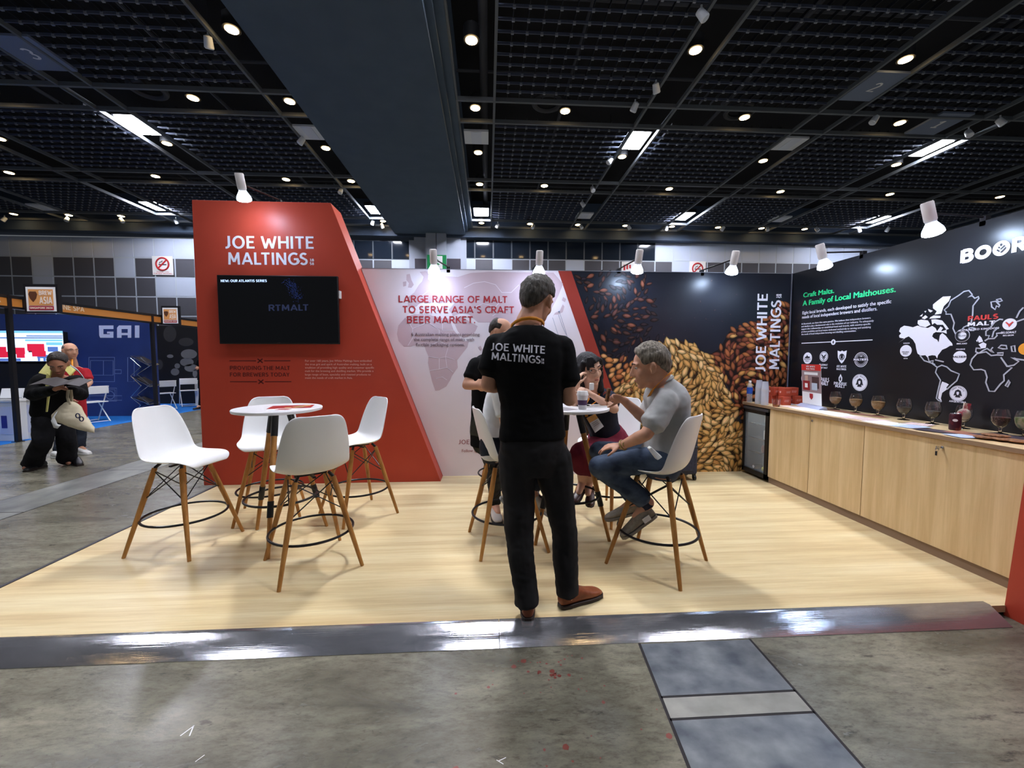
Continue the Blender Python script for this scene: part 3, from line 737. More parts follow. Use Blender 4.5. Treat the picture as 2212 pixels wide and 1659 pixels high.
# --- malt grain wall
M_NAVY = noisy('dark_print', (22, 25, 34), (28, 31, 42), (2, 2, 2), 0.34, spec=0.45)
gw = thing('malt_grain_wall', 'dark display wall printed with heaps of golden and dark malt grain', 'display wall', (2.6, BW, 0))
MB().poly([(sx1 + sw, BW, 0), (RW, BW, 0), (RW, BW, ztop), (sx0 + sw, BW, ztop)], (0, 1, 0), .06).build('wall_panel', M_NAVY, gw, True, smooth=False)
M_VC = mat('grain_print', (200, 160, 80), 0.42, spec=.3)
_a = N(M_VC, 'ShaderNodeAttribute', attribute_name='Col'); L(M_VC, _a.outputs['Color'], bsdf(M_VC).inputs['Base Color'])
def inside(p, poly_):
    r = False; j = len(poly_) - 1
    for i in range(len(poly_)):
        (xi, yi), (xj, yj) = poly_[i], poly_[j]
        if (yi > p[1]) != (yj > p[1]) and p[0] < (xj - xi) * (p[1] - yi) / (yj - yi) + xi: r = not r
        j = i
    return r
def w2(pts): return [(B_(*p).x, B_(*p).z) for p in pts]
GOLD = w2([(1368, 790), (1420, 752), (1436, 738), (1470, 736), (1505, 752), (1540, 772), (1556, 800), (1575, 850), (1592, 900), (1603, 940), (1606, 1019), (1250, 1024), (1258, 900), (1300, 852), (1340, 838)])
PLUMP = w2([(1262, 748), (1290, 765), (1330, 775), (1346, 768), (1372, 790), (1380, 830), (1340, 856), (1300, 870), (1262, 905), (1252, 1000), (1250, 800)])
BROWN = w2([(1530, 768), (1556, 752), (1575, 716), (1612, 702), (1650, 692), (1690, 655), (1712, 660), (1712, 1019), (1600, 1019), (1602, 900), (1572, 835), (1550, 796)])
HUSK = w2([(1236, 592), (1330, 590), (1400, 592), (1416, 660), (1424, 730), (1360, 778), (1266, 768)])
verts, faces, cols = [], [], []
rs = random.Random(21)
def cl(c, k=1.0): return tuple(min(1.0, lin(max(0, min(255, q * k)))) for q in c) + (1.0,)
def grain(x, z, ang, ln, wd, dk, body, hi, lift, plump=False):
    b = len(verts); k = 14; ca, sa = math.cos(ang), math.sin(ang)
    def put(u, v, col, e=0.0):
        verts.append((x + u * ca - v * sa, BW - lift - e, z + u * sa + v * ca)); cols.append(col)
    def out(t):
        u = math.cos(t); e = .75
        w_ = (max(0.0, 1 - abs(u) ** (2.6 if plump else 2.1))) ** e
        return ln / 2 * u, wd / 2 * w_ * (1 if math.sin(t) >= 0 else -1) * (1.0 - 0.22 * u)
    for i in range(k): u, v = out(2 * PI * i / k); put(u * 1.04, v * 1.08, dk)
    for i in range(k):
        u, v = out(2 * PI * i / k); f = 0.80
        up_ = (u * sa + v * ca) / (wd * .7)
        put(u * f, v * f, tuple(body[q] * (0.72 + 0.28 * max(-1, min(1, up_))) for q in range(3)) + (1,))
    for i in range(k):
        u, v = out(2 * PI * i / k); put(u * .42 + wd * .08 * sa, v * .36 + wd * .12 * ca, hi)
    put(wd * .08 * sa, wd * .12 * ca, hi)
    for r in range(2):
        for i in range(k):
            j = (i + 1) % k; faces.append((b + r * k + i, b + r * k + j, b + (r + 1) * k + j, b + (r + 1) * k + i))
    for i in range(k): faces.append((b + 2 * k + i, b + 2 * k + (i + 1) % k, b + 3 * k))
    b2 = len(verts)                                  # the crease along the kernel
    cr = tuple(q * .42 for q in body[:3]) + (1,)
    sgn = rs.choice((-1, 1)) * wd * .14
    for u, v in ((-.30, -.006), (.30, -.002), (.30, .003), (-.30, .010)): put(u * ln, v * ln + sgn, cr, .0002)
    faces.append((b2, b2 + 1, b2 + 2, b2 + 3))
def fill(poly_, d, ln, wd, pal, tries, plump=False, dens=1.0, base=.0012, dk=(40, 22, 12), flow=1.4):
    pts = []; xs_ = [p[0] for p in poly_]; zs_ = [p[1] for p in poly_]
    for _ in range(tries):
        p = (rs.uniform(min(xs_), max(xs_)), rs.uniform(min(zs_), max(zs_)))
        if not inside(p, poly_) or p[0] < sx1 + sw + (sx0 - sx1) * p[1] / ztop + ln * .45 or any((p[0] - q_[0]) ** 2 + (p[1] - q_[1]) ** 2 < d * d for q_ in pts): continue
        pts.append(p)
    for i, (x, z) in enumerate(pts):
        if rs.random() > dens: continue
        a = flow * 3 * noise.noise(V((x * 1.5, z * 1.5, 1.7))) + PI / 2 + rs.gauss(0, .30)
        c = rs.choice(pal); s = rs.uniform(.85, 1.12)
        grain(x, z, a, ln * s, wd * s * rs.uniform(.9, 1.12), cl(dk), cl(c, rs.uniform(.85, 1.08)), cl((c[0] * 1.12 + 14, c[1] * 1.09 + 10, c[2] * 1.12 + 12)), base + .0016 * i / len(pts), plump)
fill(HUSK, .058, .10, .04, [(44, 32, 28), (54, 36, 29), (38, 30, 30), (33, 30, 34), (72, 44, 34)], 2200, dens=.8, base=.0006, dk=(20, 16, 18))
fill(HUSK, .11, .11, .05, [(110, 66, 46), (94, 56, 42), (76, 48, 40)], 260, dens=.6, base=.0022, dk=(24, 16, 16))
fill(w2([(1416, 600), (1640, 600), (1640, 690), (1540, 740), (1430, 730)]), .09, .04, .012, [(52, 44, 48), (64, 50, 50), (44, 42, 52)], 260, dens=.35, base=.0006, dk=(26, 28, 38))
fill(BROWN, .055, .12, .056, [(132, 78, 42), (106, 56, 34), (148, 92, 48), (84, 44, 32), (124, 66, 42), (98, 50, 34)], 4200, base=.0008, dk=(30, 16, 12))
fill(BROWN, .105, .115, .056, [(176, 128, 64), (164, 108, 54), (188, 146, 80), (144, 84, 46)], 900, dens=.8, base=.0026, dk=(36, 18, 12))
fill(PLUMP, .056, .10, .06, [(176, 118, 66), (188, 134, 76), (164, 102, 58), (196, 146, 90)], 2600, True, base=.0014, dk=(52, 26, 14))
fill(GOLD, .056, .135, .058, [(188, 146, 80), (196, 156, 90), (178, 134, 68), (190, 150, 92), (166, 120, 60)], 9000, base=.0010, dk=(62, 38, 16))
fill(GOLD, .072, .138, .060, [(196, 156, 88), (208, 172, 108), (186, 142, 76), (212, 180, 120)], 4000, base=.0030, dk=(64, 40, 16))
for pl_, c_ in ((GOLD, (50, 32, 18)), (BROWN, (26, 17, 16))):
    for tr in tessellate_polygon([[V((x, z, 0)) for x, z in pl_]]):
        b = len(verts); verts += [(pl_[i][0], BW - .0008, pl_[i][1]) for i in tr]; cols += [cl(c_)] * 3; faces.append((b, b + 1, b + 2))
me = bpy.data.meshes.new('grain_print'); me.from_pydata(verts, [], faces)
at_ = me.color_attributes.new('Col', 'FLOAT_COLOR', 'POINT')
at_.data.foreach_set('color', [q for c in cols for q in c])
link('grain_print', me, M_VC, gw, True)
mb = MB(); k8 = crop(1480, 580, 6.9125); LFT = V((-1, 0, 0))
def vrow(s, a, b, h):
    A, B = B_(*a), B_(*b); return (s, A, B, (B_(a[0] - h, a[1]) - A).length, LFT)
lines(mb, [vrow('JOE WHITE', k8(1192, 1535), k8(1230, 380), 21.6), vrow('MALTINGS', k8(1396, 1503), k8(1432, 475), 21.6)], n, .006, bold=.012)
lines(mb, [vrow('18', k8(1392, 442), k8(1394, 382), 5.4), vrow('58', k8(1432, 442), k8(1434, 382), 5.4)], n, .006, bold=.02)
mb.build('brand_lettering', INK_W, gw, True, smooth=False)
MB().box((RW - .02, BW - .012, 0), (RW - .008, BW - .004, ztop)).build('corner_strip', mat('corner_grey', (110, 112, 124), .4), gw, True)
MB().box((xL + .002 + k_ * ztop, BW - .004, ztop), (RW, BW + .06, ztop + .006)).build('top_strip', mat('strip_grey', (120, 122, 130), .5), gw, True)

# --- dark map wall on the right
R_ = lambda x, y: onx(x, y, RW)
ns = (-1, 0, 0); YE = 1.75
rw = thing('dark_map_wall', 'black side wall above the bar printed with a white world map and badges', 'display wall', (RW, 3.3, 0))
M_BLK = noisy('black_print', (17, 19, 24), (22, 24, 30), (2, 2, 2), 0.30, spec=0.5)
MB().box((RW, YE, 0), (RW + .06, BW + .06, ztop)).build('wall_panel', M_BLK, rw, True, smooth=False)
k7 = crop(1720, 600, 5.529)
mb = MB(); lines(mb, rows_on(R_, [('Craft Malts.', k7(85, 236), k7(455, 180), 9.6), ('A Family of Local Malthouses.', k7(78, 336), k7(1192, 168), 10.4)]), ns, bold=.035); mb.build('headline_lettering', INK_GR, rw, True, smooth=False)
mb = MB()
lines(mb, rows_on(R_, [('Eight local brands, each developed to satisfy the specific', k7(76, 438), k7(1138, 302), 6.2), ('needs of local independent brewers and distillers.', k7(72, 489), k7(970, 388), 6.2)]), ns, bold=.016)
tx = ['At Boortmalt, we share that same passion. We believe that independent brewers', 'and distillers play a fundamental role in the evolution of our industry. To adequately', 'support this craftsmanship we established local malt brands, with country-specific', 'product portfolios and local teams dedicated exclusively to serving and satisfying', 'the needs of local independent brewing and distilling communities.']
lines(mb, rows_on(R_, [(s, k7(64, 561 + 31 * i), k7(r, y), 3.1) for i, (s, r, y) in enumerate(zip(tx, (890, 928, 890, 893, 718), (488, 522, 560, 598, 642)))]), ns, bold=.012)
mb.build('body_lettering', INK_W, rw, True, smooth=False)
def disc(mb, c, r, lift=.002, k=30, inner=None, plane=R_):
    """round badge whose pixel radius is measured upright"""
    C_ = plane(*c); rad = abs(plane(c[0], c[1] - r).z - C_.z)
    def ring(q, l): return [C_ + V((-l, q * math.cos(2 * PI * i / k), q * math.sin(2 * PI * i / k))) for i in range(k)]
    if inner is None: mb.poly(ring(rad, lift))
    else:
        o_, i_ = ring(rad, lift), ring(rad * inner, lift)
        for j in range(k): mb._new([o_[j], o_[(j + 1) % k], i_[(j + 1) % k], i_[j]], [(0, 1, 2, 3)])
    return C_, rad
def yz(C_, rad, pts, lift=.004): return [C_ + V((-lift, -p[0] * rad, p[1] * rad)) for p in pts]
def word(mb, s, C_, rad, x0, x1, y, h, lift=.004, bold=.02): lines(mb, [(s, C_ + V((0, -x0 * rad, y * rad)), C_ + V((0, -x1 * rad, y * rad)), h * rad, UP)], ns, lift, bold)
W1 = MB(); K1 = MB()
A, B = R_(*k7(65, 783)), R_(*k7(912, 753)); W1.box((RW - .002, B.y, A.z - .004), (RW - .001, A.y, A.z + .004))
C_, r_ = disc(W1, k7(446, 769), 6, .003); K1.poly(yz(C_, r_, [(0, -.7), (.35, 0), (0, .7), (-.35, 0)]))
C_, r_ = disc(W1, k7(137, 960), 12.3); K1.poly(yz(C_, r_, [(-.55, 0), (.5, 0), (.6, .25), (.1, .3), (-.1, .62), (-.2, .35), (-.6, .15)])); word(K1, 'BAVARIAN', C_, r_, -.7, .7, -.28, .22); word(K1, 'MALT', C_, r_, -.4, .4, -.6, .2)
C_, r_ = disc(W1, k7(331, 942), 11.2); disc(K1, k7(331, 942), 9.8, .003, inner=.9); K1.poly(yz(C_, r_, [(-.6, .35), (-.4, .45), (0, .05), (.4, .45), (.6, .35), (.2, -.1), (0, -.5), (-.2, -.1)])); K1.poly(yz(C_, r_, [(-.5, -.05), (-.38, .0), (0, -.62), (.38, 0), (.5, -.05), (0, -.75)]))
word(W1, 'BELGOMALT', C_, r_, -1, 1, -1.75, .34, .002); word(W1, 'CRAFT MALT', C_, r_, -1, 1, -2.3, .3, .002)
C_ = R_(*k7(547, 945)); r_ = .066
W1.poly(yz(C_, r_, [(-.85, 1), (-.3, .85), (0, 1), (.3, .85), (.85, 1), (.75, -.1), (.35, -.75), (0, -1.05), (-.35, -.75), (-.75, -.1)], .002))
disc(K1, k7(547, 945), 7, .003, inner=.75); K1.poly(yz(C_, r_, [(-.2, -.3), (.2, -.3), (.25, .3), (0, .45), (-.25, .3)]))
word(W1, 'JOE WHITE', C_, r_, -.9, .9, -1.65, .32, .002); word(W1, 'MALTINGS', C_, r_, -.9, .9, -2.1, .32, .002)
disc(W1, k7(775, 978), 16, .002, inner=.93); C_, r_ = disc(W1, k7(775, 978), 13, .002, inner=.93); disc(W1, k7(775, 978), 10, .002, inner=.96)
K1.poly(yz(C_, r_, [(-1.45, -.22), (1.45, -.22), (1.45, .24), (-1.45, .24)], .0025)); word(W1, 'MALTIERS', C_, r_, -1.35, 1.35, -.16, .36, .004, .03); word(W1, 'THE', C_, r_, -.25, .25, .45, .2, .003)
disc(W1, k7(112, 1200), 12, .002, inner=.8); word(W1, 'PAULS', R_(*k7(345, 1240)), .06, -1, .9, 0, .7, .002, .03); word(W1, 'MALT', R_(*k7(345, 1285)), .06, -1, .7, 0, .7, .002, .03)
C_ = R_(*k7(530, 1205)); W1.poly(yz(C_, .05, [(0, 1.0), (.45, .2), (.4, -.4), (0, -.9), (-.4, -.4), (-.45, .2)], .002)); K1.poly(yz(C_, .05, [(0, .5), (.22, -.1), (0, -.55), (-.22, -.1)], .003))
word(W1, 'PRAIRIE', R_(*k7(528, 1282)), .06, -1.35, 1.3, 0, .5, .002); word(W1, 'MALT', R_(*k7(524, 1313)), .06, -1.0, 1.0, 0, .5, .002)
def lady(c, r, name):
    C_, r_ = disc(W1, c, r)
    disc(K1, c, r * .93, .003, inner=.97)
    K1.poly(yz(C_, r_, [(-.42, -.1), (-.3, .35), (0, .52), (.3, .35), (.42, -.1), (.5, -.3), (.2, -.25), (.3, -.5), (-.3, -.5), (-.2, -.25), (-.5, -.3)]))
    W1.poly(yz(C_, r_, [(-.14, .2), (.14, .2), (.13, -.1), (0, -.24), (-.13, -.1)], .005))
    for i, ch in enumerate(name):
        t_ = math.radians(150 - 120 * i / (len(name) - 1)); p = C_ + V((0, -.74 * r_ * math.cos(t_), .74 * r_ * math.sin(t_)))
        if ch != ' ': lines(K1, [(ch, p + V((0, .07 * r_, -.06 * r_)), p + V((0, -.07 * r_, -.06 * r_)), .16 * r_, UP)], ns, .004, .01)
lady(k7(760, 1252), 18.2, 'CUNA MALTA')
# world map on the black wall
m5 = crop(1920, 600, 5.531)
fills = [[(125, 640), (140, 600), (185, 572), (240, 580), (290, 592), (345, 572), (400, 590), (470, 600), (520, 575), (560, 600), (580, 640), (535, 665), (520, 700), (545, 725), (580, 740), (597, 772), (605, 735), (612, 690), (640, 660), (680, 690), (720, 740), (760, 785), (765, 810), (735, 812), (690, 840), (640, 860), (610, 900), (590, 925), (580, 965), (560, 930), (520, 925), (475, 935), (470, 960), (440, 925), (380, 930), (345, 905), (330, 850), (320, 790), (290, 740), (240, 700), (200, 718), (115, 778), (190, 728), (130, 715), (125, 690), (150, 665)],
         [(565, 290), (650, 225), (745, 220), (720, 280), (660, 340), (645, 380), (630, 430), (550, 440), (575, 400), (530, 365), (530, 320)], [(540, 450), (622, 455), (618, 480), (485, 490), (500, 470)], [(370, 460), (410, 428), (400, 462)], [(395, 482), (440, 447), (470, 470), (430, 496)], [(350, 510), (390, 500), (470, 510), (500, 560), (440, 592), (370, 575), (345, 545)], [(510, 500), (560, 495), (640, 510), (690, 570), (720, 612), (690, 622), (650, 562), (580, 562), (550, 540), (520, 560)], [(470, 372), (530, 395), (500, 415), (480, 400)], [(425, 400), (452, 395), (440, 418)], [(570, 650), (620, 582), (650, 600), (625, 642), (690, 622), (695, 668), (650, 652)],
         [(1058, 735), (1085, 690), (1110, 715), (1130, 762), (1080, 776)], [(1044, 748), (1064, 740), (1060, 770)], [(1075, 800), (1130, 770), (1170, 790), (1160, 838), (1105, 846), (1090, 815)], [(640, 1240), (690, 1258), (720, 1275), (690, 1310), (700, 1332), (640, 1375), (625, 1440), (635, 1475), (590, 1440), (600, 1370), (620, 1290)]]
MW = MB()
for pl_ in fills: MW.poly([R_(*m5(*p)) + V((-.002, 0, 0)) for p in pl_])
MW.build('map_land', INK_W, rw, True, smooth=False)
ML = MB()
for li, (ln, c) in enumerate((([(665, 385), (715, 340), (745, 270), (840, 210), (900, 165), (960, 152), (1000, 200), (950, 235), (1000, 215), (1030, 245), (1075, 225), (1080, 245), (1010, 335), (1005, 440), (985, 550), (900, 590), (870, 630), (845, 680), (800, 670), (770, 605), (785, 540), (745, 435), (685, 435), (690, 410)], 1), ([(960, 600), (1000, 595), (1035, 605), (1020, 630), (980, 630)], 1), ([(1225, 290), (1285, 280), (1330, 330), (1320, 350), (1290, 335), (1275, 380), (1235, 350)], 1), ([(1290, 260), (1340, 250), (1360, 275), (1320, 288)], 1),
              ([(1700, 470), (1600, 500), (1530, 525)], 0), ([(1370, 500), (1330, 495), (1270, 530), (1215, 600), (1165, 640), (1165, 690), (1205, 690), (1190, 730), (1265, 725), (1300, 690), (1290, 665), (1345, 660)], 0), ([(1320, 590), (1260, 640), (1240, 710)], 0), ([(1190, 730), (1150, 755)], 0), ([(1530, 480), (1570, 400), (1615, 355)], 0), ([(1110, 846), (1050, 840), (1045, 885), (1085, 900), (1130, 870), (1180, 845), (1230, 880), (1260, 900), (1225, 860), (1250, 830)], 0), ([(1345, 950), (1420, 1060), (1480, 1072), (1380, 1160), (1385, 1230), (1340, 1270), (1270, 1358), (1205, 1355), (1165, 1250), (1180, 1190), (1155, 1110), (1110, 1095), (1020, 1100), (978, 1040), (1000, 970), (1060, 905), (1170, 885), (1230, 930), (1300, 922), (1370, 925), (1375, 895), (1300, 900)], 0), ([(1345, 950), (1420, 1055), (1500, 1045), (1560, 1000), (1465, 945), (1530, 970), (1640, 985)], 0), ([(1315, 835), (1350, 805), (1410, 810), (1420, 850), (1370, 850)], 1), ([(1470, 820), (1510, 810), (1520, 885), (1480, 880)], 1), ([(1400, 1290), (1445, 1220), (1455, 1250), (1425, 1305)], 1), ([(585, 1070), (640, 1045), (700, 1065), (750, 1110), (850, 1150), (820, 1230), (760, 1280), (700, 1335)], 0), ([(640, 1480), (600, 1465), (575, 1440), (590, 1370), (625, 1225), (565, 1130), (585, 1070), (520, 1020), (430, 990), (380, 930)], 0), ([(475, 950), (490, 1000), (540, 990), (530, 1020), (560, 1040)], 0), ([(560, 980), (610, 992), (665, 1005)], 0))):
    ML.strip([R_(*m5(*p)) + V((-.0025 - .0002 * li, 0, 0)) for p in ln], .010, (-1, 0, 0), bool(c))
ML.build('map_outline', mat('print_outline', (176, 178, 188), .5), rw, True, smooth=False)
C_, r_ = disc(W1, m5(205, 873), 12.6); word(K1, 'PRAIRIE', C_, r_, -.6, .6, -.3, .2, .004); word(K1, 'MALT', C_, r_, -.4, .4, -.6, .2); word(W1, 'CANADA', C_ + V((0, 0, r_ * 1.2)), r_, -.5, .6, 0, .2, .002); word(W1, 'USA', C_ - V((0, 0, r_ * 1.4)), r_, -.3, .4, 0, .2, .002)
C_, r_ = disc(W1, m5(882, 690), 14); disc(K1, m5(882, 690), 13, .004, inner=.62); word(W1, 'MALT', C_, r_, -.5, .6, .62, .25, .006); word(K1, 'IRELAND', C_, r_, -.55, .55, -.08, .16, .006)
word(W1, 'IRELAND', C_ - V((0, 0, r_ * 1.35)), r_, -.7, .7, 0, .2, .002)
C_, r_ = disc(W1, m5(850, 947), 13); word(K1, 'MALTIERS', C_, r_, -1.2, 1.2, -.1, .3); word(W1, 'FRANCE', C_ + V((0, 0, r_ * 1.2)), r_, -.6, .7, 0, .2, .002)
C_, r_ = disc(W1, m5(1445, 555), 12.4); word(W1, 'BELGOMALT', C_, r_, -1.1, 1, -1.6, .36, .002); word(W1, 'BELGIUM', C_, r_, -.8, .7, -2.05, .24, .002)
RB = MB(); RB.poly(yz(C_, r_, [(-.6, .35), (-.4, .45), (0, .05), (.4, .45), (.6, .35), (.2, -.1), (0, -.5), (-.2, -.1)])); 
C_ = R_(*m5(1125, 540)); word(RB, 'PAULS', C_, .085, -1.15, 1.1, .28, .42, .003, .03); word(W1, 'MALT', C_, .085, -1.15, .9, -.22, .36, .003, .03); word(W1, 'UNITED KINGDOM', C_, .085, -1.2, 1.2, -.6, .16, .003)
RB.build('red_badges', mat('print_badge_red', (198, 60, 56), .5), rw, True, smooth=False)
lady(m5(830, 1382), 16.8, 'CUNA MALTA'); word(W1, 'ARGENTINA', R_(*m5(822, 1492)), .06, -1, 1, 0, .25, .002)
OB = MB(); disc(OB, m5(1640, 850), 13); OB.build('orange_badge', mat('print_orange', (226, 150, 40), .5), rw, True, smooth=False)
# large wordmark at the top
b6 = crop(1960, 440, 8.778)
B0, B1 = R_(*b6(1005, 1131)), R_(*b6(1262, 1082)); capB = (R_(*b6(1012, 893)) - B0).length; wB = B0.y - B1.y
O0, O1 = R_(*b6(1283, 990)).y, R_(*b6(1600, 930)).y
D0_, D1_ = R_(*b6(1620, 900)).y, R_(*b6(1958, 820)).y
zc = B0.z + capB / 2
word(W1, 'B', V((RW, 0, 0)), 1, -B0.y, -B1.y, B0.z, capB, .003, .045)
def oval(mb, y0, y1, zc, h, lift, inner=None, k=36):
    def ring(f, l): return [V((RW - l, (y0 + y1) / 2 + (y0 - y1) / 2 * f * math.cos(2 * PI * i / k), zc + h / 2 * f * math.sin(2 * PI * i / k))) for i in range(k)]
    o_ = ring(1, lift)
    if inner is None: mb.poly(o_)
    else:
        i_ = ring(inner, lift)
        for j in range(k): mb._new([o_[j], o_[(j + 1) % k], i_[(j + 1) % k], i_[j]], [(0, 1, 2, 3)])
oval(W1, O0, O1, zc, capB * 1.06, .003, .44); oval(W1, D0_, D1_, zc, capB * 1.1, .003)
C_ = V((RW, (D0_ + D1_) / 2, zc)); r_ = capB * .5
for pl_ in ([(-.16, .62), (.0, .72), (.16, .62), (.1, .36), (0, .3), (-.1, .36)], [(-.38, .2), (-.28, .34), (-.1, .2), (-.1, .05), (-.22, .0)], [(-.1, -.1), (.38, .38), (.5, .28), (.05, -.2)], [(-.52, -.2), (-.42, -.02), (-.06, -.38), (-.2, -.5)], [(-.05, -.56), (.56, .08), (.62, -.08), (.08, -.7)]): K1.poly(yz(C_, r_, pl_, .006))
xR = -R_(*b6(1976, 941)).y
for i, ch in enumerate('RTMALT'): word(W1, ch, V((RW, 0, 0)), 1, xR + i * wB * 1.06, xR + i * wB * 1.06 + wB * .95, B0.z, capB, .003, .045)
W1.build('white_lettering_and_badges', INK_W, rw, True, smooth=False); K1.build('badge_details', mat('print_black', (24, 26, 34), .5), rw, True, smooth=False)

# --- red end panel at the near end of the bar, with a slanted edge
XE = 2.93
e0, e1 = onx(2164, 1303, XE), onx(2212, 1008, XE)
t = thing('end_panel', 'red slanted end panel at the near end of the bar', 'display wall', (XE, e0.y, HF))
sl = (e1.y - e0.y) / (e1.z - e0.z)
MB().poly([(XE, e0.y - .01, HF), (XE, e0.y + sl * 2.45, 2.42), (XE, e0.y - .9 + sl * 2.45, 2.42), (XE, e0.y - .9, HF)], (1, 0, 0), .765).build('panel_body', RED, t, True, smooth=False)

# --- spot lamps on arms along the tops of the walls
M_BULB = mat('bulb_glass', (200, 222, 255), emit=BULB)
M_GLOW = mat('bulb_flank', (215, 232, 255), emit=3.5)
M_HEAD = mat('lamp_white', (228, 224, 224), .4)
def arm_lamp(c, wallp, tilt, label, dirn):
    """c: centre of the bulb; wallp: where the arm is clamped; dirn: direction towards the wall"""
    t = thing('arm_lamp', label, 'lamp', wallp, group='spot lamps on arms along the stand walls')
    ax = (V((0, 0, -1)) + dirn * tilt).normalized()
    Q = Matrix.Translation(c) @ ax.to_track_quat('Z', 'X').to_matrix().to_4x4()
    MB().lathe([(.034, -.235), (.039, -.225), (.039, -.10), (.034, -.085), (.030, -.075)], M=Q).build('housing', M_HEAD, t, True)
    bl = MB().lathe([(.032, -.078), (.038, -.068), (.060, -.030), (.066, -.008), (.066, .0)], M=Q, caps=False).build('bulb', M_GLOW, t, True)
    MB().lathe([(.0655, -.004), (.064, .008), (.046, .020), (.020, .026), (.002, .027)], M=Q).build('lens', M_BULB, bl, True)
    top = c - ax * .15
    mb = MB(); mb.tube([top, top + dirn * .05, V(wallp) + V((0, 0, .03)) - dirn * .02, V(wallp) + V((0, 0, .03))], .008, 8)
    mb.cbox(V(wallp) + V((0, 0, .0)), (.04, .04, .07)); mb.build('arm', BLACKM, t, True)
    mb = MB(); side_ = dirn.cross(UP) * .034
    mb.tube([top - side_ * .9, top + side_ * 1.1], .008, 8); mb.build('pivot_knob', M_HEAD, t, True)
fw = V((0, 1, 0)); rt = V((1, 0, 0))
def back_lamp(px, py, Y, lab, dx=.12, wy=BW, wz=None, tilt=.35):
    c = ony(px, py, Y); arm_lamp(c, (c.x + dx, wy + .02, (ztop if wz is None else wz)), tilt, lab, fw)
back_lamp(528, 431, 4.33, 'white spot lamp on an arm at the top of the red tower', .16, 4.68, zb)
back_lamp(938, 588, 4.54, 'white spot lamp on the pale map wall in front of the exit sign')
back_lamp(1164, 590, 4.54, 'white spot lamp above the standing man\u2019s head', -.02)
back_lamp(1376, 587, 4.54, 'white spot lamp above the malt grain wall, left of the no smoking sign', -.1)
back_lamp(1580, 589, 4.54, 'white spot lamp above the right of the malt grain wall', -.16)
for px, py, lab in ((1782, 577, 'white spot lamp on an arm at the far end of the black map wall'), (2016, 503, 'large looking white spot lamp on an arm near the large wordmark')):
    c = onx(px, py, RW - .33); arm_lamp(c, (RW + .02, c.y - .05, ztop), .3, lab, rt)
c = V((RW - .33, 2.3, 2.36)); arm_lamp(c, (RW + .02, 2.25, ztop), .3, 'white spot lamp over the bar outside the right of the frame', rt)
# ================================================================ furniture
M_SHELL = mat('shell_plastic', (247, 247, 245), 0.28, spec=.5)
M_LEG = mat('beech_leg', (176, 122, 60), 0.42)
_plank(M_LEG, (30, 30, 2.2), ((150, 98, 44), (178, 124, 62), (190, 138, 76)))
SEAT = 0.655
def shell_mesh():
    # centre line from the front lip over the seat and up the back: (y, z, half width, edge curl)
    prof = [(.222, -.036, .150, .0), (.212, -.012, .190, .004), (.180, .003, .214, .010), (.110, .000, .226, .018), (.030, -.012, .230, .026), (-.050, -.018, .230, .034), (-.115, -.010, .229, .040), (-.160, .020, .228, .046), (-.185, .070, .226, .048), (-.203, .140, .220, .046), (-.222, .220, .208, .042), (-.240, .300, .190, .034), (-.250, .350, .170, .026), (-.256, .378, .140, .020), (-.258, .386, .100, .016)]
    bm = bmesh.new(); R = []; nu = 12
    for i, (y, z, w, c) in enumerate(prof):
        a = prof[max(i - 1, 0)]; b = prof[min(i + 1, len(prof) - 1)]
        t = V((0, b[0] - a[0], b[1] - a[1])).normalized(); nn = V((0, t.z, -t.y))
        if nn.z < 0 and i < 6: nn = -nn
        if i >= 6 and nn.y < 0 and nn.z < 0: nn = -nn
        row = []
        for k in range(nu + 1):
            u = -1 + 2 * k / nu
            row.append(bm.verts.new(V((u * w, y, SEAT + z)) + nn * c * abs(u) ** 2.6 * 1.25))
        R.append(row)
    for A, B in zip(R, R[1:]):
        for k in range(nu): bm.faces.new((A[k], A[k + 1], B[k + 1], B[k]))
    bmesh.ops.recalc_face_normals(bm, faces=bm.faces)
    for f in bm.faces: f.smooth = True
    me = bpy.data.meshes.new('shell'); bm.to_mesh(me); bm.free(); return me
def make_stool(label):
    t = thing('bar_stool', label, 'stool', group='white shell bar stools')
    o = link('seat_shell', shell_mesh(), M_SHELL, t)
    m = o.modifiers.new('thickness', 'SOLIDIFY'); m.thickness = .010; m.offset = -1
    m = o.modifiers.new('round', 'SUBSURF'); m.levels = 2; m.render_levels = 2
    tops, feet = [], []
    for sx in (-1, 1):
        for sy in (-1, 1):
            a = V((sx * .115, sy * .105 - .01, SEAT - .045)); b = V((sx * .25, sy * .25, 0)); tops.append(a); feet.append(b)
            MB().tube([a, a.lerp(b, .3), a.lerp(b, .93), b], [.0165, .0185, .0125, .0115], 12).build('leg', M_LEG, t)
    mb = MB()
    for a in tops: mb.tube([a, a + V((-a.x * .2, -a.y * .2, .03))], .011, 8)
    mb.cbox((0, -.01, SEAT - .035), (.20, .02, .012)); mb.cbox((.0, -.01, SEAT - .035), (.02, .20, .012))
    for i, j in ((0, 1), (1, 3), (3, 2), (2, 0)):
        for p, q in ((i, j), (j, i)):
            mb.tube([tops[p].lerp(feet[p], .03), tops[q].lerp(feet[q], .36)], .0042, 6)
    mb.build('wire_bracing', BLACKM, t)
    f = .61; c = tops[3].lerp(feet[3], f); r = math.hypot(c.x, c.y) - .012
    MB().tube([(r * math.cos(a), r * math.sin(a), c.z) for a in [2 * PI * k / 48 for k in range(48)]], .0085, 8, closed=True).build('foot_ring', BLACKM, t)
    return t
def face(dx, dy): return math.atan2(dy, dx) - PI / 2
st = make_stool('white shell stool at far left, facing right towards the empty table')
st.location = (-2.272, 3.172, 0); st.rotation_euler = (0, 0, face(.99, -.15))
G_ = 'white shell bar stools'
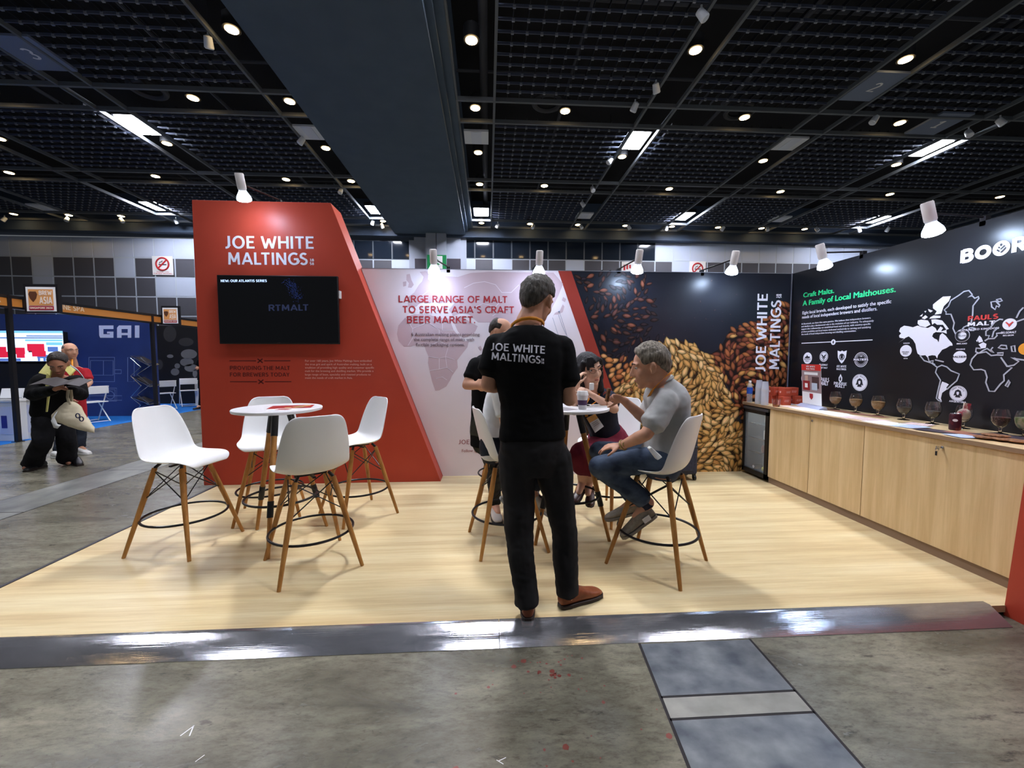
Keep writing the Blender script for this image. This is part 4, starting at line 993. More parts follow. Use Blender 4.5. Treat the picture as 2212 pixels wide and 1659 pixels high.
dup(st, (-1.202, 2.819, 0), face(-.58, .81), 'white shell stool nearest the camera, its back turned, at the empty table')
dup(st, (-1.173, 3.728, 0), face(-.74, -.67), 'white shell stool right of the empty table, against the red tower')
dup(st, (-1.956, 3.763, 0), face(.34, -.94), 'white shell stool behind the empty table, against the red tower')
dup(st, (1.155, 2.695, 0), face(-.71, .71), 'white shell stool the man in the grey polo shirt sits on')
dup(st, (.14, 3.07, 0), face(.98, .2), 'white shell stool left of the standing man, with the white shirted sitter')
dup(st, (1.084, 3.587, 0), face(-.85, -.53), 'white shell stool the woman in the maroon skirt sits on')
dup(st, (.16, 4.15, 0), face(0, -1), 'white shell stool farthest back, half hidden behind the standing people')

M_TOP = mat('table_laminate', (232, 232, 234), 0.28)
TH = 1.025
def make_table(label, c, feet):
    t = thing('bar_table', label, 'table', (c[0], c[1], 0), group='round white bar tables')
    MB().lathe([(.29, TH - .026), (.305, TH - .022), (.308, TH - .014), (.308, TH - .004), (.304, TH)], seg=48).build('table_top', M_TOP, t)
    ring = []
    for x, y in feet:
        b = V((x - c[0], y - c[1], 0)); a = V((b.x * .22, b.y * .22, TH - .03))
        l = MB().tube([a, a.lerp(b, .5), b], [.022, .020, .0125], 12).build('leg', M_LEG, t)
        MB().tube([a.lerp(b, .0), a.lerp(b, .17)], .0245, 12).build('black_socket', BLACK, l)
        MB().tube([a.lerp(b, .62), a.lerp(b, .73)], .0215, 12).build('black_collar', BLACK, l)
        ring.append(a.lerp(b, .66))
    r = sum(math.hypot(p.x, p.y) for p in ring) / 3 + .0
    MB().tube([(r * math.cos(a), r * math.sin(a), ring[0].z) for a in [2 * PI * k / 48 for k in range(48)]], .009, 8, closed=True).build('foot_ring', BLACKM, t)
    MB().lathe([(.10, TH - .04), (.10, TH - .026)], seg=24).build('mounting_plate', BLACK, t)
    return t
make_table('round white bar table with a red flyer, among the empty stools', (-1.60, 3.23), [(-1.539, 2.891), (-1.893, 3.41), (-1.35, 3.45)])
make_table('round white bar table the seated people gather around', (.63, 3.16), [(.925, 3.03), (.35, 3.0), (.62, 3.49)])
M_FLY = mat('flyer_red', (168, 44, 38), .4)
def sheet(c, w, h, rz, m, label, name='flyer', cat='flyer', z=0.0, group=None, th=.0012):
    t = thing(name, label, cat, (c[0], c[1], z), rz, group)
    MB().box((-w / 2, -h / 2, 0), (w / 2, h / 2, th)).build('page', m, t)
    return t
t = sheet((-1.52, 3.27), .30, .21, .25, M_FLY, 'red flyer with a food picture on the empty round table', z=TH)
mb = MB(); rs = random.Random(2)
for i in range(7):
    x, y = rs.uniform(-.02, .11), rs.uniform(-.07, .05); mb.lathe([(.026, .0012), (.026, .0018)], (x, y, 0), 12)
mb.build('printed_picture', mat('flyer_picture', (222, 190, 130), .4), t)
t = sheet((-1.50, 3.10), .16, .10, -.1, PAPER, 'small white card with a bottle opener picture by the red flyer', z=TH)
MB().box((-.05, -.03, .0012), (.05, .03, .0016)).build('printed_band', mat('flyer_band', (160, 60, 50), .4), t)
# things on the second table
def cup(c):
    t = thing('coffee_cup', 'white paper coffee cup with a purple sleeve and white lid', 'cup', c)
    MB().lathe([(.027, 0), (.029, .004), (.040, .108)], seg=28).build('paper_cup', PAPER, t)
    MB().lathe([(.0325, .034), (.0385, .096)], seg=28, caps=False).build('sleeve', mat('purple_sleeve', (62, 34, 72), .6), t)
    MB().lathe([(.0435, .104), (.0435, .112), (.041, .116), (.040, .130), (.036, .136), (.034, .132), (.004, .132)], seg=28).build('lid', WHITE, t)
c = onz(1258, 888, TH); c = ony(1258, 884, 2.98); cup((c.x, 2.98, TH))
sheet((.82, 3.17), .21, .15, .3, PAPER, 'white notepad on the right of the occupied table', 'notepad', 'paper', TH, th=.006)
sheet((.50, 3.05), .21, .29, .5, mat('brochure_grey', (150, 146, 150), .3), 'glossy grey brochure under the coffee cup', 'brochure', 'brochure', TH)
sheet((.42, 2.99), .15, .21, -.4, PAPER, 'white leaflet at the left of the occupied table, by the standing man', 'leaflet', 'paper', TH + .0015)
t = thing('calculator', 'small black device lying on the table behind the coffee cup', 'device', (.735, 3.2, TH), .2)
MB().box((-.045, -.06, 0), (.045, .06, .012)).build('case', BLACK, t, bevel=.003); MB().box((-.035, .02, .012), (.035, .05, .013)).build('display', mat('lcd', (90, 100, 100), .3), t)

# ---------------------------------------------------------------- bar counter
M_OAK = mat('oak_laminate', (196, 164, 116), 0.4)
_plank(M_OAK, (9, 9, .45), ((190, 160, 114), (208, 180, 134), (222, 196, 152)))
M_KICK = mat('kick_brown', (128, 104, 82), .6)
CT = 0.870                     # height of the worktop
XF = 3.145
yk = [4.40, onx(1867, 940, XF).y, 2.135]
ct = thing('counter_top', 'long pale oak worktop running along the black map wall', 'worktop', (3.45, 3.4, CT))
MB().box((3.125, 2.13, CT - .032), (RW, BW, CT)).build('slab', M_OAK, ct, True, bevel=.002)
MB().box((3.123, 2.13, CT - .03), (3.1252, 4.86, CT - .002)).build('edge_band', mat('edge_brown', (142, 116, 90), .5), ct, True)
def cabinet(y0, y1, doors, label):
    t = thing('bar_cabinet', label, 'cabinet', (XF, (y0 + y1) / 2, 0), group='oak cabinets under the bar')
    MB().box((XF + .02, y0 + .002, .075), (RW - .005, y1 - .002, CT - .033)).build('carcass', M_OAK, t, True)
    MB().box((XF + .012, y0, 0), (XF + .03, y1, .075)).build('kick_board', M_KICK, t, True)
    n_ = len(doors)
    for i, lk in enumerate(doors):
        a = y1 + (y0 - y1) * i / n_; b = y1 + (y0 - y1) * (i + 1) / n_
        d = MB().box((XF, b + .0025, .07), (XF + .018, a - .0025, CT - .036)).build('door', M_OAK, t, True, bevel=.001)
        if lk:
            y, z = lk
            Mx = Matrix.Translation((XF, y, z)) @ Matrix.Rotation(-PI / 2, 4, 'Y')
            MB().lathe([(.011, -.004), (.011, .006), (.008, .008)], seg=16, M=Mx).build('lock', STEEL, d, True)
    return t
lk1 = onx(1755, 909, XF); lk2 = onx(2036, 967, XF)
cabinet(yk[1], yk[0], [None, (lk1.y, lk1.z)], 'oak bar cabinet next to the glass fridge, with a round lock')
cb = cabinet(yk[2], yk[1], [(lk2.y, lk2.z)], 'wide oak bar cabinet at the near end, with keys in the lock')
t = thing('key_set', 'dark key left in the lock of the near oak cabinet with a tag hanging', 'keys', (XF - .01, lk2.y, lk2.z))
MB().cbox((XF - .018, lk2.y, lk2.z), (.022, .004, .008)).cbox((XF - .036, lk2.y, lk2.z), (.022, .006, .024)).build('key', STEEL, t, True)
MB().tube([(XF - .04, lk2.y + .011 * math.cos(a), lk2.z - .012 + .011 * math.sin(a)) for a in [2 * PI * k / 16 for k in range(16)]], .0012, 5, closed=True).build('ring', STEEL, t, True)
MB().cbox((XF - .04, lk2.y + .004, lk2.z - .04), (.003, .012, .03)).build('tag', BLACK, t, True)

# fridge
fy0, fy1, fx = 4.405, 4.85, 3.13
fr = thing('glass_fridge', 'small fridge with a black framed glass door at the far end of the bar', 'fridge', (fx, 4.63, 0))
M_FB = mat('fridge_grey', (120, 122, 126), .5)
mb = MB(); D_ = RW - .03
mb.box((fx + .04, fy0, .03), (D_, fy0 + .03, CT - .04)); mb.box((fx + .04, fy1 - .03, .03), (D_, fy1, CT - .04)); mb.box((D_ - .03, fy0, .03), (D_, fy1, CT - .04)); mb.box((fx + .04, fy0, .03), (D_, fy1, .07)); mb.box((fx + .04, fy0, CT - .09), (D_, fy1, CT - .04)); mb.build('cabinet_body', M_FB, fr, True)
mb = MB()
for q in (((fy0, .03), (fy0 + .045, CT - .075)), ((fy1 - .03, .03), (fy1, CT - .075)), ((fy0, .03), (fy1, .085)), ((fy0, CT - .115), (fy1, CT - .075))): mb.box((fx, q[0][0], q[0][1]), (fx + .038, q[1][0], q[1][1]))
dr = mb.build('door_frame', BLACK, fr, True)
M_PANE = mat('fridge_glass', (225, 232, 235), .04, alpha=.16, spec=.6)
MB().box((fx + .012, fy0 + .045, .085), (fx + .018, fy1 - .03, CT - .115)).build('door_glass', M_PANE, dr, True, smooth=False)
MB().box((fx - .004, fy0, CT - .076), (fx + .04, fy1, CT - .045)).build('control_strip', mat('strip_dark', (58, 60, 64), .3), fr, True)
MB().box((fx + .25, fy0 + .03, .07), (fx + .26, fy1 - .03, CT - .09)).build('inner_liner', mat('liner', (176, 180, 178), .5), fr, True)
for z in (.28, .45, .62):
    mb = MB()
    for k in range(8): y = fy0 + .04 + k * .052; mb.tube([(fx + .06, y, z), (fx + .25, y, z)], .003, 5)
    mb.tube([(fx + .06, fy0 + .03, z), (fx + .06, fy1 - .03, z)], .005, 6); mb.build('wire_shelf', STEEL, fr, True)
MB().box((fx + .05, fy0 + .035, CT - .12), (fx + .2, fy1 - .035, CT - .115)).build('light_strip', mat('fridge_light', (230, 240, 235), emit=2.2), fr, True)
t = thing('tin_mug', 'pale tin mug standing on the middle fridge shelf', 'mug', (fx + .12, 4.56, .455))
MB().lathe([(.045, 0), (.047, .004), (.047, .10), (.043, .10), (.042, .01)], seg=20).build('body', WHITE, t); MB().tube([(.0, .046, .08), (.0, .075, .07), (.0, .075, .035), (.0, .046, .025)], .005, 8).build('handle', WHITE, t)
t = thing('milk_bottle', 'pale bottle on the top fridge shelf', 'bottle', (fx + .12, 4.55, .625)); MB().lathe([(.03, 0), (.032, .01), (.032, .07), (.014, .10), (.014, .115)], seg=16).build('bottle', WHITE, t); MB().lathe([(.015, .11), (.015, .125)], seg=12).build('cap', BLACK, t)
t = thing('drink_bottle', 'dark bottle standing behind the mug on the middle fridge shelf', 'bottle', (fx + .19, 4.50, .455)); MB().lathe([(.028, 0), (.03, .01), (.03, .09), (.012, .13), (.012, .16)], seg=16).build('bottle', mat('brown_glass', (60, 40, 22), .1), t)
t = thing('food_pack', 'brown food packet on the lower fridge shelf', 'packet', (fx + .13, 4.55, .285)); MB().box((-.05, -.10, 0), (.05, .08, .10)).build('packet', mat('pack_brown', (128, 84, 70), .5), t, bevel=.02)
t = thing('lager_can', 'dark can lying at the bottom of the fridge', 'can', (fx + .10, 4.70, .105)); MB().lathe([(.03, -.05), (.032, -.045), (.032, .045), (.03, .05)], seg=16, M=Matrix.Rotation(PI / 2, 4, 'Y')).build('can', mat('can_dark', (52, 46, 36), .3), t); MB().lathe([(.018, -.053), (.018, -.0505)], seg=12, M=Matrix.Rotation(PI / 2, 4, 'Y')).build('end_label', PAPER, t)
t = thing('lemon_bag', 'yellow fruit bag at the bottom right of the fridge', 'bag', (fx + .10, 4.52, .07)); mb = MB()
for i in range(6): mb.ball((rs.uniform(-.03, .03), -.05 + .02 * i, .025 + .012 * (i % 2)), .026)
mb.build('fruit', mat('yellow', (198, 190, 60), .5), t)

# things on the worktop; positions measured on the worktop plane
def CTOP(x, y, back=3.59):
    p = onz(x, y, CT)
    if p.x > back: p = onx(x, y, back); p.z = CT
    return p
def at(x, y): p = CTOP(x, y); return (p.x, p.y, CT)
p = ony(1619, 858, 4.78); t = thing('water_bottle', 'small plastic water bottle with a blue label at the far end of the bar', 'bottle', (p.x, 4.78, CT))
hb = ony(1618, 822, 4.78).z - CT
MB().lathe([(.028, 0), (.031, .006), (.031, hb * .62), (.026, hb * .76), (.014, hb * .90), (.012, hb * .93)], seg=20).build('bottle', CLEAR, t); MB().lathe([(.0318, hb * .40), (.0318, hb * .68)], seg=20, caps=False).build('label', mat('label_blue', (40, 84, 180), .4), t); MB().lathe([(.015, hb * .91), (.015, hb)], seg=14).build('cap', WHITE, t)
M_CUPS = mat('cup_stack_plastic', (222, 224, 234), .12, alpha=.38, spec=.7)
def cupstack(px, Y, top, label):
    p = ony(px, 860, Y); hh = ony(px, top, Y).z - CT
    t = thing('plastic_cup_stack', label, 'cups', (p.x, Y, CT), group='stacks of clear plastic cups')
    k = 9
    for i in range(k):
        z = i * (hh - .10) / (k - 1)
        MB().lathe([(.040, z), (.030, z + .10)], seg=20).build('cup', M_CUPS, t)
    MB().lathe([(.0375, hh * .60), (.0355, hh * .67)], seg=20, caps=False).build('printed_band', mat('band_gold', (170, 140, 80), .4), t)
cupstack(1639, 4.62, 821, 'left stack of upturned clear plastic cups beside the water bottle'); cupstack(1652, 4.50, 824, 'right stack of upturned clear plastic cups, nearer the red cartons')
M_CART = noisy('carton_red', (172, 68, 46), (178, 74, 50), (5, 5, 5), .5)
bx = [(1678, 4.66, 0, 'lower carton at the left of the red stack, behind the glass tumbler'), (1695, 4.50, 0, 'lower carton beside the glass tumbler at the front of the stack'), (1705, 4.66, 0, 'lower carton in the middle of the red stack'), (1722, 4.58, 0, 'lower carton at the right end of the red stack'), (1668, 4.68, 0, 'lower carton at the far left of the red stack, by the cups'),
      (1673, 4.66, 1, 'upper carton at the left of the red stack'), (1684, 4.66, 1, 'upper carton second from the left of the red stack'), (1696, 4.55, 1, 'upper carton third from the left, turned square to the front'), (1711, 4.63, 1, 'upper carton at the right of the red stack')]
used = []
for px, Y, lv, lab in bx:
    p = ony(px, 850, Y); x = p.x; s = .092
    t = thing('red_carton', lab, 'carton', (x, Y, CT + lv * .096), (.08, -.12, .1, -.2, .05)[len(used) % 5], group='small red cartons stacked on the bar'); used.append(x)
    MB().box((-s / 2, -s / 2, 0), (s / 2, s / 2, .0945)).build('box', M_CART, t, bevel=.002)
    mb = MB(); lines(mb, [('JOE WHITE', V((-.026, -s / 2, .05)), V((.026, -s / 2, .05)), .009, UP), ('MALTINGS', V((-.026, -s / 2, .037)), V((.022, -s / 2, .037)), .009, UP)], (0, -1, 0), .001); mb.poly([V((-s / 2 - .001, .018 + a, .045 + b)) for a, b in ((-.012, .012), (.012, .012), (.010, -.006), (0, -.014), (-.010, -.006))]); mb.build('printed_mark', INK_PK, t)
p = ony(1677, 866, 4.34); t = thing('glass_tumbler', 'short clear tumbler with a little drink in front of the red cartons', 'glass', (p.x, 4.34, CT))
MB().lathe([(.032, 0), (.034, .003), (.043, .085), (.041, .085), (.032, .008), (.001, .007)], seg=24).build('glass', GLASS, t); MB().lathe([(.0318, .009), (.0335, .022)], seg=24).build('drink', mat('drink_amber', (214, 150, 90), .2), t)
p = at(1640, 868); t = sheet(p, .12, .16, .4, BLACK, 'dark phone sized slab under the cup stacks', 'phone', 'phone', CT, th=.006)

# sign holder
p0, p1 = onx(1732, 868, 3.50), onx(1778, 874, 3.42)
p0.z = p1.z = CT
ax = (p1 - p0).normalized(); cx = (p0 + p1) / 2
rz = math.atan2(ax.y, ax.x)
t = thing('sign_holder', 'upright table sign with a red top band in a pale stand on the bar', 'sign', (cx.x, cx.y, CT), rz)
w = (p1 - p0).length * .96; d = cx.y; hs = (onx(1758, 787, cx.x).z - CT)
mb = MB(); mb.poly([(-w * .56, -.045, 0), (-w * .56, -.04, .012), (-w * .5, -.012, .034), (-w * .5, .012, .034), (-w * .56, .04, 0)], (1, 0, 0), w * 1.12); mb.build('base', mat('holder_lilac', (178, 182, 206), .35), t)
tl = Matrix.Rotation(.06, 4, 'X')
def sg(name, m, x0, x1, z0, z1, y=-.002): return MB().box((x0 * w, y, z0 * hs), (x1 * w, y + .0016, z1 * hs), tl).build(name, m, t, smooth=False)
sg('card', PAPER, -.47, .47, .08, 1.0, 0.0); sg('top_band', mat('band_red', (198, 46, 40), .45), -.47, .47, .86, 1.0)
sg('picture', mat('photo_mauve', (148, 126, 128), .5), -.47, .47, .36, .86); sg('shirt_print', mat('photo_red', (150, 40, 44), .5), -.40, -.06, .40, .62, -.0032); sg('dark_figure_print', mat('photo_dark', (74, 54, 56), .5), .05, .38, .46, .72, -.0032); sg('head_prints', mat('photo_skin', (196, 160, 146), .5), -.30, -.14, .62, .74, -.0032); sg('caption_plate', PAPER, -.33, .33, .76, .82, -.0034); sg('code_panel', mat('photo_grey', (186, 200, 214), .5), .04, .30, .42, .58, -.0044); sg('icon_print', PAPER, -.30, -.16, .46, .56, -.0044)
mb = MB(); mb.poly([V((x * w, -.003, z * hs)) for x, z in ((-.08, .33), (.08, .33), (.08, .24), (0, .19), (-.08, .24))]); mb.bm.transform(tl); mb.build('crest_print', INK_R, t)
mb = MB(); lines(mb, [('JOE WHITE', V((-.22 * w, -.003, .935 * hs)), V((.22 * w, -.003, .935 * hs)), .036 * hs, UP), ('MALTINGS', V((-.22 * w, -.003, .88 * hs)), V((.2 * w, -.003, .88 * hs)), .036 * hs, UP)], (0, -1, 0), .001, .02); mb.bm.transform(tl); mb.build('lettering', PAPER, t)

# snifter glasses with malt samples
def snifter(px, py, topy, fill_, m, label, bag=None):
    c = CTOP(px, py); 
    hh = max(.12, (onx(px, topy, c.x).z - CT))
    t = thing('snifter_glass', label, 'glass', (c.x, c.y, CT), group='stemmed tasting glasses of malt on the bar')
    s = hh / .155
    out = [(.036, 0), (.034, .003), (.010, .008), (.007, .014), (.007, .034), (.010, .040), (.028, .056), (.041, .080), (.0445, .100), (.0425, .122), (.034, .155)]
    inn = [(.0325, .155), (.041, .122), (.043, .100), (.0395, .081), (.027, .058), (.008, .044), (.001, .043)]
    MB().lathe([(r * s, z * s) for r, z in out + inn], seg=30).build('glass', GLASS, t)
    if fill_:
        prof = [(r * s * .965, z * s) for r, z in [(.001, .045), (.008, .0455), (.027, .0595), (.0392, .082), (.0425, .100), (.0405, .122)] if z < fill_]
        prof += [(prof[-1][0], fill_ * s), (prof[-1][0] * .5, (fill_ + .004) * s), (.001, (fill_ + .006) * s)]
        MB().lathe(prof, seg=26).build('malt_sample', m, t)
    return t, c, s
def malt(n, c0, c1): return noisy(n, c0, c1, (220, 220, 220), .7, bump=.6, detail=2)
MP, MC, MD, MK = malt('malt_pale', (196, 158, 112), (226, 194, 150)), malt('malt_tan', (160, 122, 70), (198, 164, 112)), malt('malt_dark', (66, 60, 54), (92, 84, 74)), malt('malt_brown', (70, 48, 40), (112, 78, 64))
snifter(1804, 877, 846, .105, MP, 'tasting glass of pale malt, the one closest to the sign holder')
snifter(1848, 884, 850, .108, MC, 'tasting glass of tan malt, second from the sign holder')
snifter(1896, 892, 855, .110, MC, 'tasting glass of tan malt, third from the sign holder, fullest of the three')
snifter(1952, 902, 861, .092, MD, 'tasting glass of dark grey malt, fourth from the sign holder')
snifter(2014, 911, 868, .090, MD, 'tasting glass of dark malt between the map of Argentina and the dark can')
t, c, s = snifter(2080, 922, 876, 0, None, 'tasting glass holding a colourful wrapper behind the dark can')
mb = MB(); rs = random.Random(8)
mb.ell((0, 0, .096 * s), (.034 * s, .034 * s, .040 * s)); mb.cbox((-.004, .0, .148 * s), (.05 * s, .006, .05 * s), Matrix.Rotation(.15, 4, 'Y'))
mb.build('wrapper', noisy('wrapper_print', (224, 214, 190), (206, 90, 100), (18, 18, 14), .4, lo=.5, hi=.6), t)
snifter(2160, 935, 884, .105, MK, 'tasting glass of brown malt near the right edge of the frame')
snifter(2212, 944, 888, .115, noisy('green_bits', (120, 150, 84), (226, 224, 180), (40, 40, 40), .6), 'tasting glass with green and cream contents cut by the right frame edge')
c = CTOP(2062, 929); t = thing('drink_can', 'short dark maroon can with an oval badge standing on the bar', 'can', (c.x, c.y, CT)); hc = onx(2060, 893, c.x).z - CT
MB().lathe([(.027, 0), (.033, .006), (.033, hc - .01), (.028, hc)], seg=26).build('body', noisy('can_print', (56, 20, 32), (120, 42, 40), (14, 14, 14), .3, lo=.5, hi=.62), t); MB().lathe([(.029, hc - .004), (.029, hc + .002), (.026, hc - .002)], seg=24).build('rim', STEEL, t)
dv = V((0, 0, 0)) - V((c.x, c.y, 0)); dv.normalize(); sd = V((-dv.y, dv.x, 0))
MB().poly([dv * .0345 + sd * (-.0) + V((0, 0, hc * .62)) + sd * .014 * math.cos(a) + UP * .010 * math.sin(a) for a in [2 * PI * k / 20 for k in range(20)]]).build('oval_badge', PAPER, t)
# leaflets and papers lying on the worktop
M_LPK = mat('leaflet_pink', (226, 200, 196), .45); M_LBL = mat('leaflet_blue', (190, 204, 232), .4); M_LDK = mat('leaflet_dark', (60, 52, 62), .4); M_LBR = mat('leaflet_brown', (150, 98, 78), .5); M_LCR = mat('leaflet_cream', (226, 214, 188), .5)
LV = [(1700, 873, .21, .15, .1, PAPER, 'white leaflet in front of the sign holder, farthest along the bar'), (1712, 879, .15, .21, .5, M_LPK, 'pale pink leaflet just right of the fridge end'), (1742, 884, .30, .21, 1.35, PAPER, 'white sheet on the bar edge below the first tasting glass'), (1786, 891, .21, .30, .1, PAPER, 'white sheet second along the bar edge'),
      (1826, 899, .21, .30, -.1, PAPER, 'white sheet third along the bar edge, below the tan malt'), (1866, 905, .21, .30, .12, M_LPK, 'pinkish sheet fourth along the bar edge'), (1908, 916, .21, .30, 0, PAPER, 'white sheet fifth along the bar edge, beside the brown strip'), (1818, 884, .10, .34, .1, M_LBR, 'brown leaflet strip between the white sheets and the glasses'), (1884, 896, .08, .36, .15, M_LBR, 'brown leaflet strip in front of the dark malt glass'), (1958, 914, .20, .012, .25, M_LDK, 'thin dark folder edge on the white papers'),
      (1966, 922, .21, .15, .1, M_LBL, 'pale blue sheet below the second dark malt glass'), (2024, 932, .15, .21, .3, M_LDK, 'dark printed brochure in front of the maroon can'), (2066, 944, .21, .15, -.2, M_LBL, 'pale blue sheet right of the dark brochure'), (2110, 941, .15, .30, .1, M_LBR, 'printed brochure between the can and the brown malt glass'), (2180, 946, .21, .30, .1, M_LDK, 'dark glossy brochure under the brown malt glass'), (1985, 918, .15, .15, .4, M_LPK, 'pink printed leaflet left of the dark brochure')]
for i, (px, py, w, h, rz, m, lab) in enumerate(LV):
    p = CTOP(px, py); x = min(max(p.x, 3.135 + w * .52), 3.52)
    t = sheet((x, p.y), w, h, rz, m, lab, 'leaflet', 'leaflet', CT + .0004 * i + .0006, 'papers spread on the bar', .0004)
    mb = MB()
    for k in range(4): mb.box((-w * .35, -h * .3 + k * h * .14, .0004), (w * (.35 if k % 2 else .2), -h * .3 + k * h * .14 + h * .02, .00045))
    mb.build('printed_lines', INK_GY, t)
M_COOK = noisy('baked', (92, 58, 36), (150, 104, 66), (60, 60, 60), .8, bump=.8)
for i, (px, py, lab) in enumerate(((2130, 949, 'flat brown cracker at the left of the heap on the bar'), (2165, 953, 'flat brown cracker in the middle of the heap on the bar'), (2195, 957, 'flat brown cracker at the right of the heap by the frame edge'), (2150, 949, 'brown cracker lying across the others in the heap'))):
    p = CTOP(px, py); t = thing('cracker', lab, 'food', (p.x, p.y, CT + .009 + (.012 if i == 3 else 0)), .7 * i, 'baked crackers heaped on the bar')
    mb = MB(); mb.lathe([(.045, .0), (.052, .006), (.046, .011), (.001, .012)], seg=16)
    for v in mb.bm.verts: v.co.x *= 1.25; k = 1 + .16 * noise.noise(V((v.co.x * 40 + i, v.co.y * 40, 3))); v.co = V((v.co.x * k, v.co.y * k, v.co.z + rs.uniform(-.001, .001)))
    mb.build('biscuit', M_COOK, t)

# suitcase behind the grey polo shirt
su = thing('suitcase', 'dark blue-grey fabric suitcase on wheels standing by the malt grain wall', 'suitcase', (2.20, 4.62, 0))
M_SUIT = noisy('suitcase_fabric', (44, 46, 62), (54, 56, 74), (40, 40, 40), .8)
x1 = ony(1508, 1000, 4.5).x; hs_ = ony(1500, 905, 4.5).z
MB().box((x1 - .46, 4.5, .07), (x1, 4.78, hs_)).build('case', M_SUIT, su, True, bevel=.03, seg=3)
MB().box((x1 - .40, 4.475, .12), (x1 - .06, 4.51, hs_ * .45)).build('front_pocket', M_SUIT, su, True, bevel=.012)
MB().tube([(x1 - .455, 4.497, hs_ * .55), (x1 - .005, 4.497, hs_ * .55)], .006, 6).build('zip', BLACK, su, True)
for x in (x1 - .42, x1 - .03):
    for y in (4.54, 4.74): MB().lathe([(.012, -.014), (.030, -.012), (.030, .012), (.012, .014)], seg=16, M=Matrix.Translation((x + .01, y, .031)) @ Matrix.Rotation(PI / 2, 4, 'Y')).cbox((x + .005, y, .062), (.03, .03, .03)).build('wheel', BLACK, su, True)
# ================================================================ neighbouring stands across the aisle
AX = -8.2
YG = onz(240, 899, HF).y                           # blue wall facing the camera
YB = onz(380, 872, HF).y                           # dark wall of the stand behind it
A_ = lambda x, y: onx(x, y, AX)
G2 = lambda x, y: ony(x, y, YG)
M_BLUE = noisy('blue_print', (36, 52, 104), (42, 60, 116), (1, 1, 1), .5); M_ORNG = mat('fascia_orange', (218, 142, 62), .5); M_CARP = noisy('blue_carpet', (20, 104, 190), (30, 122, 208), (60, 60, 60), .9)
cp = MB().box((-16, 5.6, HF), (AX, YB - .0, HF + .003)).build('blue_carpet', M_CARP); tag(cp, 'bright blue carpet of the neighbouring stands beyond the aisle', 'carpet')
zf1, zf0 = A_(126, 657).z, A_(126, 673).z
yps = [A_(25, 700).y, A_(333, 700).y, YB + .2]
t = thing('blue_wall', 'dark blue stand wall with white block letters and machine drawings', 'display wall', ((-14 + AX) / 2, YG, HF))
gx = G2(337, 800).x
MB().box((-16, YG, HF), (gx, YG + .08, zf1 + .05)).build('wall_panel', M_BLUE, t, True, smooth=False)
q = crop(0, 480, 2.8604); n = (0, -1, 0)
LIL = mat('print_lilac', (196, 204, 236), .5)
mb = MB()
def blk(pts): mb.poly([G2(*q(*p)) + V((0, -.004, 0)) for p in pts])
blk([(612, 638), (702, 638), (702, 660), (640, 660), (640, 714), (620, 714), (614, 700)]); blk([(640, 692), (702, 692), (702, 714), (640, 714)]); blk([(680, 676), (702, 676), (702, 692), (680, 692)]); blk([(662, 676), (680, 676), (680, 688), (662, 688)])
blk([(724, 652), (736, 638), (812, 638), (812, 660), (752, 660), (752, 714), (724, 714)]); blk([(790, 660), (812, 660), (812, 714), (790, 714)]); blk([(752, 684), (790, 684), (790, 698), (752, 698)])
blk([(834, 638), (862, 638), (862, 714), (834, 714)])
mb.build('block_letters', LIL, t, True, smooth=False)
mb = MB(); DR = mat('print_drawing', (104, 120, 166), .5)
for di, (x0, y0, x1, y1) in enumerate(((550, 835, 708, 985), (560, 855, 640, 945), (640, 855, 700, 945), (710, 912, 750, 935), (790, 835, 830, 985), (540, 1025, 722, 1105), (555, 1060, 650, 1100), (650, 1035, 712, 1100), (530, 1072, 755, 1100))):
    P_ = [G2(*q(*p)) + V((0, -.003 - .0006 * di, 0)) for p in ((x0, y0), (x1, y0), (x1, y1), (x0, y1))]
    mb.strip(P_, .018, (0, -1, 0), True)
C_ = G2(*q(682, 1068)); mb.strip([C_ + V((.10 * math.cos(a), -.010, .10 * math.sin(a))) for a in [2 * PI * k / 20 for k in range(20)]], .02, (0, -1, 0), True)
mb.build('machine_drawing', DR, t, True, smooth=False)
# screen with a bright picture
YV = YG - .25
V_ = lambda x, y: ony(x, y, YV)
p0, p1 = V_(-40, 782), V_(137, 717)
tv = thing('wall_screen', 'large bright screen showing red machines on the blue stand', 'television', ((p0.x + p1.x) / 2, YV, HF))
MB().box((p0.x, YV, p0.z), (p1.x, YV + .1, p1.z)).build('frame', BLACK, tv, True)
MB().box((p0.x + .02, YV - .006, p0.z + .02), (p1.x - .02, YV, p1.z - .02)).build('screen', mat('screen_bright', (206, 226, 255), emit=1.5), tv, True, smooth=False)
E1, E2, E3, E4 = mat('screen_red', (206, 30, 60), emit=.9), mat('screen_shade', (90, 120, 190), emit=.7), mat('screen_darkred', (120, 24, 50), emit=.6), mat('screen_cyan', (120, 190, 240), emit=1.0)
def pic(name, rects, m):
    mb = MB()
    for i, (a, b, c, d) in enumerate(rects): u, w_ = V_(*q(a, d)), V_(*q(c, b)); k = .001 * i + .02 * len(name) % .006; mb.box((u.x, YV - .012 - k, u.z), (w_.x, YV - .007, w_.z))
    mb.build(name, m, tv, True, smooth=False)
pic('machine_picture', [(-60, 770, 40, 810), (100, 775, 155, 815), (175, 752, 275, 795), (0, 800, 60, 835), (205, 795, 285, 830), (110, 815, 155, 838)], E1); pic('shadow_picture', [(0, 842, 130, 858), (235, 820, 300, 840), (300, 770, 360, 800), (60, 750, 92, 800), (168, 700, 388, 706), (-40, 712, 388, 718), (240, 838, 250, 858), (275, 838, 285, 858)], E2); pic('frame_picture', [(180, 795, 270, 804), (100, 808, 150, 815), (-40, 830, 40, 836)], E3); pic('sky_picture', [(-60, 672, 388, 684), (160, 725, 388, 735), (290, 742, 388, 760)], E4)
